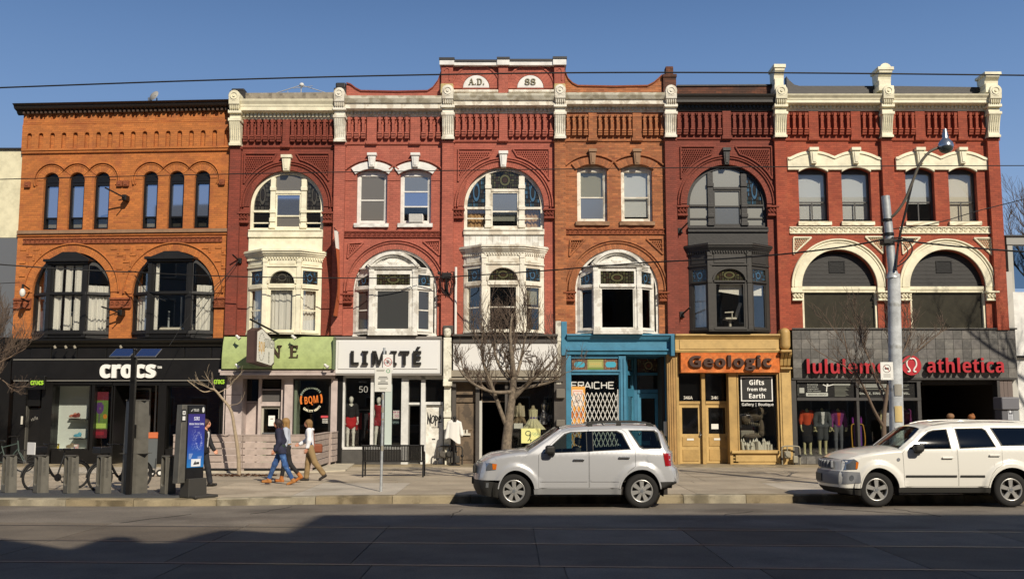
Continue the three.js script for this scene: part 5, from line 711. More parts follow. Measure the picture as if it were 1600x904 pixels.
// --- white fascia clothes shop under the third house
{
const B=kit(h3),{u,y,t,b}=B,mF=paint(0xa3a09a,.5),mW=paint(0xd4d4d0,.5);
{const s=inB(B,'fascia_sign','white box fascia with raised black letters reading LIMITÉ','sign');part(s,'box',b(522.5,689,529.5,583,-.05,.32,.01),M(0xd0d0ce,.5));part(s,'rim',[b(521.8,690,525.5,529.3,-.05,.36),b(521.8,690,583.2,586,-.05,.36),b(688.8,690.5,529.4,583.1,-.05,.37)],M(0x7d7872,.5));part(s,'panel',b(528,684,533,576,.32,.345,.006),M(0xd4d4d2,.5));
const L=letters('LIMITÉ',SANSB,u(548,558,.4),u(658,558,.4),y(569.5,.4),y(541.5,.4),.35,.47,0,.12);L.forEach((g)=>part(s,'letter',g,M(0x16130f,.45)));rebase(s);}
part(t,'pier',[b(523.5,534.5,586.2,null,-.4,.1)],mBlack);part(t,'shop_frame',[b(534.7,538,587,700,-.2,.06),b(578.5,583,590,698,-.2,.06),b(534.7,637,586.2,590,-.3,.06),b(626.5,637.5,590.2,null,-.3,.08),b(657.3,664,586.2,null,-.3,.04),b(637.6,692,586.2,592.5,-.3,.04),b(637.6,657,628.5,632,-.3,-.08),b(664.2,692,627.5,632,-.3,.0),b(534.7,626.4,698.2,702,-.3,.1)],mW);part(t,'stall_riser',b(528,626.3,702.2,null,-.3,.08),M(0x4b4946,.6,{map:metric(whiteGrain,1)}));part(t,'end_glass_post',b(601,612,590.2,698,-.12,-.02),M(0xb4c0ba,.3));
const g=sub(t,'shop_window');part(g,'pane',b(538.2,578.3,590.2,698,-.06,-.052),gShop);part(g,'pane',b(583.2,600.8,590.2,698,-.06,-.052),gShop);part(g,'pane',b(612.2,626.3,590.2,698,-.06,-.052),gShop);part(g,'lettering',panelGeo(u(556,608,-.03),u(578,608,-.03),y(615,-.03),y(594,-.03),-.04,.006),decal(192,192,(x)=>{x.fillStyle='#8f8f8b';font(x,'',120);x.fillText('50',100,130);font(x,'',22);x.fillText('BOUTIQUE',90,22);}));
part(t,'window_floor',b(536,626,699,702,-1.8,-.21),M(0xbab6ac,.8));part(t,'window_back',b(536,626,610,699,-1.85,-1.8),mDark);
const dr=sub(t,'glass_door');part(dr,'frame',frameGeo(u(638,660,-.1),u(657,660,-.1),.01,y(632,-.1),.04,-.2,-.12),M(0x6f6e6a,.4,{metalness:.5}));part(dr,'pane',[b(639,656,634,722,-.17,-.165)],gShop);part(t,'pane',[b(638,657,593,628,-.16,-.155),b(665,691,593,627,-.16,-.155)],gDark);
part(t,'door_lining',b(637,658,632,null,-2.4,-2.35),mDark);
const wd=sub(t,'painted_door','white painted door with black spray paint tag');part(wd,'leaf',b(665.5,690.5,633,null,-.2,-.12,.01),peeling(0xdcdad2,0xa09a8c,.35,81));part(wd,'frame',[b(664.1,665.3,632.2,null,-.2,.01),b(690.7,692,632.2,null,-.2,.01)],mW);part(wd,'letter_slot',b(675,680,685,686.6,-.12,-.105),mIron);
part(wd,'graffiti',panelGeo(u(666,653,-.11),u(690,653,-.11),y(674,-.11),y(641,-.11),-.112,.006),decal(256,352,(x)=>{x.strokeStyle='#171513';x.lineCap='round';x.lineWidth=19;const P=(p)=>{x.beginPath();p.forEach((q,i)=>(i?x.lineTo(...q):x.moveTo(...q)));x.stroke();};P([[22,220],[26,80],[62,210],[70,70]]);x.beginPath();x.ellipse(108,150,26,62,.2,0,7);x.stroke();P([[152,250],[156,90],[186,110],[180,160],[156,170]]);P([[208,150],[240,130],[226,80],[204,130],[214,200],[246,190]]);x.lineWidth=4;for(let k=0;k<5;k++)P([[90 + k*26,290],[98 + k*26,270],[110 + k*26,292]]);}));
{const s=inB(B,'sale_poster','pink and white half price poster in the window beside the clothes shop door','poster');part(s,'sheet',panelGeo(u(614,645,-.1),u(625,645,-.1),y(654,-.1),y(641,-.1),-.1,.006),printed(96,112,(x,w,h)=>{x.fillStyle='#e6e0de';x.fillRect(0,0,w,h);x.fillStyle='#c02a78';font(x,'bold ',34);x.fillText('UP TO',48,24);font(x,'',52);x.fillText('50',50,74);}));rebase(s);}
{const s=inB(B,'open_sign','small dark open sign hanging below the pink sale poster','sign');part(s,'board',panelGeo(u(611,659,-.12),u(625,659,-.12),y(662.5,-.12),y(656,-.12),-.12,.01),printed(128,56,(x,w,h)=>{x.fillStyle='#1f2c30';x.fillRect(0,0,w,h);x.fillStyle='#8fa3a4';font(x,'bold ',34);x.fillText('OPEN',64,30);}));rebase(s);}
{const s=inB(B,'clothes_rack','rail of red and dark clothes between the two window mannequins','clothes rack');const z=-1.2,r=rng(77),cs=[0xa01f24,0x8a1a20,0x2b2a30,0x23222a,0xb02428,0x2a2024,0x9c2a2a,0x222228];part(s,'rail',[rod(V(u(553,640,z),y(640,z),z),V(u(600,640,z),y(640,z),z),.015),rod(V(u(553,640,z),y(640,z),z),V(u(553,640,z),y(699,z),z),.015),rod(V(u(600,640,z),y(640,z),z),V(u(600,640,z),y(699,z),z),.015)],mSteel);
cs.forEach((c,i)=>{const X=u(556 + i*5.6,660,z),w=.085,top=y(643 + r()*2,z),hh=i % 3===2?.95:.62;part(s,'hanging_garment',[drape(X - w,X + w,top - hh,top - .04,z + .03,i,.03),drape(X - w,X + w,top - hh,top - .04,z - .05,i + 3,.03)],M(c,.9));});rebase(s);}
}
// painted white pilaster between the two shops and the half seen shop behind the tree
{
const B=kit(h4),{u,y,t,b}=B,mV=peeling(0xd8d5c4,0x8a8474,.5,83),mD=paint(0x4a4540,.6),mBr=peeling(0x6a5a48,0x3e352c,.6,84);
part(t,'shop_pilaster',[b(692.5,705,527,600,-.1,.42,.02),b(693.5,704,600.2,null,-.1,.3),b(692,706,594,603,-.1,.47,.02),rb(u(693,515,.4),u(704.5,515,.4),y(526,.4),y(512,.4),-.1,.4,.1),b(692.6,705,642,652,.3,.36,.02)],mV);
part(t,'pilaster_cap',b(692,708,508,521,-.1,.25,.03),mD);
{const s=inB(B,'fascia_sign','blank white box fascia behind the bare crab apple tree','sign');part(s,'box',b(708,871,535,578,-.05,.3,.01),M(0xd0cfcb,.6));const sp=starP(u(798,556,.31),y(556,.31),13,.58,.36,.58).getPoints().map((p)=>V(p.x,p.y,.31));part(s,'star_outline',sp.slice(0,-1).map((p,i)=>rod(p,sp[i + 1],.014,.014,5)),M(0x5a5450,.7));rebase(s);}
part(t,'shop_cornice',[b(707,872,521.5,524.5,-.1,.5),b(708,871,524.7,534.8,-.1,.36)],mD);part(t,'awning_beam',[b(703,874,578.3,588,-.1,.35),rod(V(u(702,592,.5),y(592,.5),.5),V(u(874,592,.5),y(592,.5),.5),.045)],M(0x8a8272,.6));part(t,'lintel',b(707,880,588.2,596,-.3,.2),mD);
part(t,'pier',[b(706,712,596,null,-.35,.1),b(743,749,596,null,-.35,-.0),b(866,884.5,534,null,-.2,.14)],mD);part(t,'carved_block',[b(869,883,607,622,.14,.3,.04),b(869,883,655,666,.14,.28,.04)],M(0x6a655c,.8));
part(t,'old_door',[b(712,743,630,null,-.3,-.16),b(712,743,597,628,-.3,-.22)],mBr);part(t,'door_panel',[b(717,738,634,672,-.16,-.13,.01),b(717,738,682,718,-.16,-.13,.01)],mBr);part(t,'letter_rack',[b(720,735,676.5,680,-.13,-.06),b(723,726,671,677,-.12,-.08),b(728,731,671,677,-.12,-.08)],M(0xbdb9ac,.6));
part(t,'open_door',[bx(u(750,660,-.1),u(750,660,-.1)+ .05,.01,y(627,-.1),-.9,-.06),b(748.5,753,626,null,-.1,-.02)],M(0xbcbab2,.5));part(t,'entry_wall',[b(752,792,596,628,-.4,-.3)],mBr);part(t,'pane',b(754,790,600,626,-.29,-.285),gDark);
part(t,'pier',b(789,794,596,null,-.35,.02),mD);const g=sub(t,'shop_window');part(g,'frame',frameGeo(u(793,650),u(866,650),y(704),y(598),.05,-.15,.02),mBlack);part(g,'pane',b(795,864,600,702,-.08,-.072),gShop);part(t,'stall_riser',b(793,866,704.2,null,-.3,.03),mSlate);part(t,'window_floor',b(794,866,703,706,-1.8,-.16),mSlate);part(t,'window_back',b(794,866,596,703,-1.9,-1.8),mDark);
{const s=inB(B,'price_poster','pale yellow hand painted poster with a large nine in the dress shop window','poster');part(s,'sheet',panelGeo(u(814.5,680,.05),u(844.5,680,.05),y(692,.05),y(669,.05),.05,.012),printed(256,196,(x,w,h)=>{x.fillStyle='#d8d68c';x.fillRect(0,0,w,h);x.strokeStyle='#3f4a30';x.lineWidth=11;x.beginPath();x.ellipse(92,66,34,30,0,0,7);x.stroke();x.beginPath();x.moveTo(126,60);x.quadraticCurveTo(130,130,84,168);x.stroke();x.beginPath();x.arc(128,158,6,0,7);x.stroke();x.lineWidth=5;x.strokeStyle='#7d9a72';for(let k=0;k<4;k++){x.beginPath();x.ellipse(160 + k*22,70 +(k&1)*16,16,14,.6,0,7);x.stroke();}x.beginPath();x.moveTo(150,150);x.lineTo(230,146);x.stroke();}));rebase(s);}
{const s=inB(B,'window_card','blank white card standing above the yellow price poster','card');part(s,'sheet',panelGeo(u(803,664,-.2),u(817,664,-.2),y(669,-.2),y(661,-.2),-.2,.012),M(0xdad8d0,.7));rebase(s);}
}
function starP(cx,cy,n,R,ry,k,P=THREE.Path){const p=new P();for(let i=0;i<n*2;i++){const a=PI*i / n,q=i&1?k:1 - .12*((i>>1)% 3);p[i?'lineTo':'moveTo'](cx + R*1.5*q*Math.cos(a),cy + ry*1.2*q*Math.sin(a));}p.closePath();return p;}
// --- blue shop under the fifth house
{
const B=kit(h5),{u,y,t,b}=B,mBl=paint(0x3f7f9c,.5),mBd=paint(0x33708d,.5),mTan=paint(0xa9854f,.6);
part(t,'shop_cornice',[prof([[-.1,y(553,.3)],[.17,y(553,.3)],[.19,y(548,.3)],[.25,y(547,.3)],[.25,y(545,.3)],[.16,y(544,.3)],[.16,y(533,.3)],[.26,y(530,.3)],[.32,y(525,.3)],[.36,y(524,.3)],[.36,y(521.5,.3)],[-.1,y(521,.3)]],u(886,540,.3),u(1054,540,.3))],mBl);
part(t,'shop_cornice_end',b(1048.5,1054.5,524,556,-.05,.4,.02),mBd);
part(t,'shop_pilaster',[b(884.8,893,553,null,-.2,.12),b(968,979,556,null,-.2,.1),b(970,972,560,700,.1,.14),b(975,977,560,700,.1,.14),b(877,886,502,555,-.1,.2,.02)],mBl);part(t,'old_pilaster',[b(868,876.8,501,533,-.1,.18,.02),b(869,876.8,533.2,600,-.1,.15)],peeling(0xc9c6b8,0x6f6a60,.6,87));
part(t,'head_rail',[b(893,968,553.2,559.5,-.2,.05),b(893,968,579.5,585,-.2,.08),b(889,970,577.5,580.5,.0,.13)],mBl);const g=sub(t,'shop_window');part(g,'stained_light',fitUV(b(893.5,967.5,560,579,-.02,.0)),M(0xffffff,.4,{map:canvasTex(512,140,(x,w,h)=>{x.fillStyle='#4a3428';x.fillRect(0,0,w,h);const r=rng(5);for(let i=0;i<26;i++)for(let j=0;j<6;j++){x.fillStyle=['#6e4a38','#7d5a40','#5c3f33','#86664a'][Math.floor(r()*4)];x.fillRect(i*19.7 + 1.5,j*23.3 + 1.5,16.7,20.3);}x.fillStyle='#3f9ab0';for(const X of[28,366]){x.beginPath();x.roundRect(X,36,112,64,26);x.fill();}x.fillStyle='#8c8f52';x.fillRect(170,10,172,120);x.fillStyle='#a5a262';x.fillRect(186,34,140,60);x.fillStyle='#5f7a3c';x.fillRect(170,108,172,24);x.fillStyle='#b9a060';for(let k=0;k<6;k++){x.beginPath();x.arc(206 + k*20,62,8,0,7);x.fill();}})}));
part(g,'pane',b(893.5,967.8,585.2,704,-.1,-.092),gShop);part(t,'stall_riser',b(893,968,704.2,null,-.3,.06),mBd);part(g,'lettering',panelGeo(u(892,602,-.05),u(967,602,-.05),y(608,-.05),y(595.5,-.05),-.06,.006),decal(768,128,(x)=>{x.strokeStyle='#c5c4be';x.lineWidth=17;x.lineJoin='round';const P=(...ps)=>ps.forEach((p)=>{x.beginPath();p.forEach((q,i)=>(i?x.lineTo(...q):x.moveTo(...q)));x.stroke();});let o=12;const w=82,H=[14,114];
P([[o,114],[o,14],[o + w,14]],[[o,62],[o + w - 12,62]]);o +=108;P([[o,114],[o,14],[o + w,14],[o + w,62],[o,62]],[[o + 40,62],[o + w,114]]);o +=108;P([[o - 6,114],[o + w / 2,14],[o + w + 6,114]],[[o + 12,84],[o + w - 12,84]]);o +=114;P([[o,14],[o,114]]);o +=34;P([[o + w,22],[o + w - 12,14],[o + 12,14],[o,28],[o,100],[o + 12,114],[o + w - 12,114],[o + w,106]]);o +=116;P([[o,14],[o,114]],[[o + w,14],[o + w,114]],[[o,62],[o + w,62]]);o +=114;P([[o + w,14],[o,14],[o,114],[o + w,114]],[[o,62],[o + w - 12,62]]);}));
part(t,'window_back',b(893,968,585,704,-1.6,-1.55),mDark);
{// folding security gate in front of the glass
const s=inB(B,'folding_gate','white folding lattice gate across the blue shop window','gate'),z=.0,p0=891,p1=966,q0=613,q1=700,X0=u(p0,650,z),X1=u(p1,650,z),Y0=y(q1,z),Y1=y(q0,z),n=11,dx=(X1 - X0)/ n,cells=5,dy=(Y1 - Y0)/ cells,m=M(0xd9d7d0,.5);
for(let i=-cells;i<n;i++)for(const s2 of[1,-1]){let a=[X0 + i*dx,Y0],c=[X0 +(i + cells)*dx,Y1];const f=(c[1]- a[1])/(c[0]- a[0]);if(c[0]<=X0||a[0]>=X1)continue;if(a[0]<X0)a=[X0,Y0 + f*(X0 -(X0 + i*dx))];if(c[0]>X1)c=[X1,Y1 - f*(X0 +(i + cells)*dx - X1)];if(s2<0){a=[X0 + X1 - a[0],a[1]];c=[X0 + X1 - c[0],c[1]];}part(s,'lattice_bar',rod(V(a[0],a[1],z + s2*.012),V(c[0],c[1],z + s2*.012),.014,.014,4),m);}
part(s,'gate_post',[b(965.5,968.2,608,700,-.03,.04)],m);rebase(s);}
{const s=inB(B,'orange_poster','tall orange poster with a pale sheet behind the lattice gate','poster');part(s,'sheet',panelGeo(u(891,635,-.03),u(914.5,635,-.03),y(700,-.03),y(603.5,-.03),-.034,.012),printed(192,640,(x,w,h)=>{x.fillStyle='#d59a48';x.fillRect(0,0,w,h);x.fillStyle='#d9c6b8';x.fillRect(30,34,132,170);x.strokeStyle='#b8584a';x.lineWidth=5;x.strokeRect(44,50,104,26);x.strokeStyle='#5a4840';x.lineWidth=4;const r=rng(12);for(let k=0;k<14;k++){x.beginPath();x.moveTo(50 + r()*90,90 + r()*90);x.lineTo(50 + r()*90,90 + r()*90);x.stroke();}x.fillStyle='#b8682a';for(let k=0;k<3;k++){x.beginPath();x.ellipse(34 + k*58,290,26,56,0,0,7);x.fill();}x.fillStyle='#8e4a24';x.beginPath();x.ellipse(60,440,40,60,.3,0,7);x.fill();x.fillStyle='#54483c';x.beginPath();x.ellipse(130,430,30,40,0,0,7);x.fill();}));rebase(s);}
// recessed entrance
part(t,'entrance_wall',[b(1031,1042,556,null,-1.5,-1.35),b(979.2,996,556,null,-1.5,-1.36),b(996.2,1031,556,560,-1.5,-1.36),b(996.2,1031,582,586,-1.5,-1.36),b(996.2,1031,608,614,-1.5,-1.36),b(976,1044,548,556,-1.5,.0)],mBd);part(t,'stained_light',fitUV(b(996.2,1031,560.2,581.8,-1.46,-1.45)),mStR);part(t,'pane',b(996.2,1031,586.2,607.8,-1.46,-1.45),gOld);
const dr=sub(t,'shop_door');part(dr,'leaf',ext(holed(rectPath(u(996.4,660,-1.4),u(1030.8,660,-1.4),.01,y(614.5,-1.4),THREE.Shape),rectPath(u(1003,660,-1.4),u(1024,660,-1.4),.75,y(622,-1.4))),-1.46,-1.4,.008),mBl);part(dr,'pane',bx(u(1003,660,-1.4),u(1024,660,-1.4),.75,y(622,-1.4),-1.435,-1.43),gDark);part(dr,'door_handle',ball(u(1000,690,-1.4),1.0,-1.37,.04),mChrome);
const[mx,len]=facetM([u(979.5,650,-.1),-.1],[u(992,650,-1.3),-1.34]);part(t,'side_light',ext(holed(rectPath(0,len,.01,y(556,-.7),THREE.Shape),rectPath(.25,len - .2,1.05,y(619,-.7)),rectPath(.25,len - .2,y(607,-.7),y(586,-.7)),rectPath(.25,len - .2,y(580,-.7),y(561,-.7))),-.08,0).applyMatrix4(mx),mBl);part(t,'pane',[bx(.25,len - .2,1.05,y(619,-.7),-.05,-.045).applyMatrix4(mx),bx(.25,len - .2,y(607,-.7),y(586,-.7),-.05,-.045).applyMatrix4(mx)],gOld);part(t,'stained_light',fitUV(bx(.25,len - .2,y(580,-.7),y(561,-.7),-.05,-.045)).applyMatrix4(mx),mStR);
part(t,'end_wall',[bx(u(1041,650,-.2),u(1044,650,-.2),.01,y(552,0),-1.6,-.2)],mBd);part(t,'house_number_plate',b(1037.5,1043,658,681,-.199,-.16,.01),M(0xd6d3c8,.5));
part(t,'tan_pilaster',[b(1043.5,1057,553,null,-.3,.08),b(1046,1047.2,560,720,.08,.11),b(1049.5,1050.7,560,720,.08,.11),b(1053,1054.2,560,720,.08,.11)],mTan);
}
// --- ochre gift shop under the sixth house
{
const B=kit(h6),{u,y,t,b}=B,mO=paint(0xc0a064,.55),mO2=paint(0xb29156,.55);
part(t,'shop_cornice',[prof([[-.1,y(550,.4)],[.3,y(550,.4)],[.33,y(547,.4)],[.3,y(545,.4)],[.3,y(530,.4)],[.36,y(527,.4)],[.44,y(524,.4)],[.44,y(521.5,.4)],[-.1,y(521,.4)]],u(1056,540,.4),u(1219.5,540,.4)),b(1062,1214,530.5,545,.3,.33,.01)],mO);
part(t,'scroll_console',[rb(u(1221,530,.5),u(1237,530,.5),y(547,.5),y(511.5,.5),-.1,.5,.17,6),b(1220.5,1238,546,550,-.1,.56,.03),...[0,1,2].map((k)=>prof([[0,y(574,.4)],[.1,y(574,.4)],[.2,y(570,.4)],[.26,y(560,.4)],[.42,y(554,.4)],[.46,y(550.3,.4)],[0,y(550.3,.4)]],u(1221 + k*5.7,560,.4)+ .01,u(1226.2 + k*5.7,560,.4))),b(1220,1238.5,573.5,576.5,-.1,.3,.02)],mO2);
part(t,'shop_pilaster',[b(1219.8,1238,576.7,null,-.2,.14),b(1223,1234.5,582,716,.14,.17,.012)],mO);part(t,'side_post',[b(1057.3,1061.5,550.5,null,-.3,.1),b(1097.5,1103,582.5,null,-.35,.02),b(1140,1152.5,582.5,null,-.3,.1),b(1217,1219.7,582.5,705,-.3,.06)],mO2);part(t,'head_rail',[b(1057,1220,550.5,583,-.3,-.05),b(1061.6,1097.4,626.5,631,-.3,-.08),b(1103.1,1140,626.5,631,-.55,-.38)],mO2);
part(t,'pane',[b(1061.6,1097.4,583,626.4,-.2,-.195),b(1103.1,1140,583,626.4,-.5,-.495)],gDark);
for(const[p0,p1,z,nm]of[[1062,1097,-.12,'346A'],[1103.4,1139.8,-.42,'346']]){const d=sub(t,'panelled_door'),X0=u(p0,680,z),X1=u(p1,680,z),Y1=y(631.3,z);part(d,'leaf',ext(holed(rectPath(X0,X1,.01,Y1,THREE.Shape),rectPath(X0 + .1,X1 - .12,1.02,Y1 - .12)),z - .06,z,.008),mO);part(d,'pane',bx(X0 + .1,X1 - .12,1.02,Y1 - .12,z - .04,z - .035),gDark);part(d,'door_panel',[rb(X0 + .1,X1 - .12,.6,.92,z + .001,z + .02,.012),rb(X0 + .1,X1 - .12,.1,.5,z + .001,z + .02,.012)],mO2);part(d,'mail_slot',rb((X0 + X1)/ 2 - .14,(X0 + X1)/ 2 + .1,.8,.87,z + .02,z + .035,.006),M(0xd8d5cb,.4));part(d,'door_handle',[ball(X1 - .06,.98,z + .05,.035),rod(V(X1 - .06,.98,z),V(X1 - .06,.98,z + .05),.014),rb(X1 - .085,X1 - .035,.88,1.1,z + .001,z + .012,.004)],mChrome);
part(t,'door_number',letters(nm,SANSB,u(nm.length>3?1069:1112,621,z + .02),u(nm.length>3?1083:1124,621,z + .02),y(623.5,z),y(618.5,z),z - .06,z - .05),M(0xc9c6bc,.5));}
{const s=inB(B,'door_notice','white notice taped inside the right ochre door glass','notice');part(s,'sheet',panelGeo(u(1112,666,-.42),u(1123,666,-.42),y(670,-.42),y(662,-.42),-.44,.008),M(0xdcdad4,.7));rebase(s);}
part(t,'recess_wall',[b(1103,1140,582,null,-2.2,-2.1),bx(u(1140,650,-.3)- .02,u(1140,650,-.3)+ .03,.01,y(583),-.56,-.3)],mO2);
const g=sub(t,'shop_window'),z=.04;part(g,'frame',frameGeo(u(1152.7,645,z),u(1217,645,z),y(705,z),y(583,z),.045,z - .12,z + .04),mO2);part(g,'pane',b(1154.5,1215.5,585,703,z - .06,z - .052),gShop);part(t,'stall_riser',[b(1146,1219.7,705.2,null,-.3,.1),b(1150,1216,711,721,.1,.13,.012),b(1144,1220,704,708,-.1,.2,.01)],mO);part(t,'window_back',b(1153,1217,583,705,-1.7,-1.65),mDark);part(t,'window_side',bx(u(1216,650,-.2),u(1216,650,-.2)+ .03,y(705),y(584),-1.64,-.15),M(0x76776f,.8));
part(g,'lettering',panelGeo(u(1156,612,z),u(1212,612,z),y(635,z),y(587.5,z),z - .02,.006),decal(512,440,(x)=>{x.fillStyle='#10100f';x.fillRect(20,8,456,356);x.strokeStyle='#e2e1dc';x.lineWidth=15;x.strokeRect(28,14,440,342);x.fillStyle='#e8e7e2';font(x,'bold ',96);x.fillText('Gifts',248,92);font(x,'bold ',66);x.fillText('from the',248,190);font(x,'bold ',92);x.fillText('Earth',248,286);font(x,'',55);x.fillText('Gallery | Boutique',256,408);}));
{const s=inB(B,'fascia_sign','orange textured fascia board with raised brown letters reading Geologic','sign');const mS=M(0xffffff,.8,{map:metric(grain(0xc4682c,.3,91,{patch:0xd88a50,amt:.5,fine:.3}),.9),bumpMap:metric(noiseB,.3),bumpScale:.01});part(s,'board',b(1064,1218.5,551,582,-.0,.3,.015),mS);letters('Geologic',SANSB,u(1077,566,.36),u(1206,566,.36),y(579,.36),y(554.5,.36),.3,.4,0,.02,.02).forEach((gg)=>part(s,'letter',gg,M(0x3d2418,.7)));rebase(s);}
{// big dinosaur-like fossil skull with pale crystals in front
const s=inB(B,'fossil_skull','large grey fossil skull cast with open jaws in the ochre shop window','skull'),zc=-.7,X=(p)=>u(p,660,zc),Y=(q)=>y(q,zc),m=M(0x75695a,.85,{map:metric(whiteGrain,.3),bumpMap:metric(noiseB,.25),bumpScale:.03});const el=(p,q,rx,ry,rz=.16,dz=0)=>ball(X(p),Y(q),zc + dz,1,rx,ry,rz,14);
part(s,'skull',[el(1179,649,.36,.2),el(1166,655,.18,.17),el(1188,643,.26,.16),el(1190,668,.12,.3)],m);part(s,'lower_jaw',[el(1176,681,.34,.1),el(1190,676,.14,.16)],m);const th=[];for(let i=0;i<9;i++){th.push(new THREE.ConeGeometry(.025,.13,6).rotateX(PI).translate(X(1164 + i*3),Y(660 + i*.6),zc + .1));th.push(new THREE.ConeGeometry(.022,.1,6).translate(X(1166 + i*2.6),Y(677),zc + .08));}part(s,'tooth',th,M(0xa39a86,.6));part(s,'eye_socket',[el(1186,645,.07,.06,.05,.15),el(1170,650,.05,.045,.05,.16)],mDark);part(s,'stand',[b(1158,1180,672,703,-1.1,-.8,.05)],M(0x8a857a,.8));rebase(s);}
{const s=inB(B,'crystal_cluster','row of pale quartz crystals along the sill of the ochre shop window','crystals'),r=rng(31),m=M(0xd5d1c4,.4);for(let i=0;i<16;i++){const p=1158 + i*3 + r()*2,hh=.12 + r()*.22;part(s,'crystal',[new THREE.CylinderGeometry(.05,.06,hh,6).translate(0,hh / 2,0),new THREE.ConeGeometry(.05,.12,6).translate(0,hh + .06,0)].map((q)=>q.rotateZ((r()- .5)*.3).translate(u(p,700,-.3),y(704,-.3),-.3 +(r()- .5)*.2)),m);}rebase(s);}
}
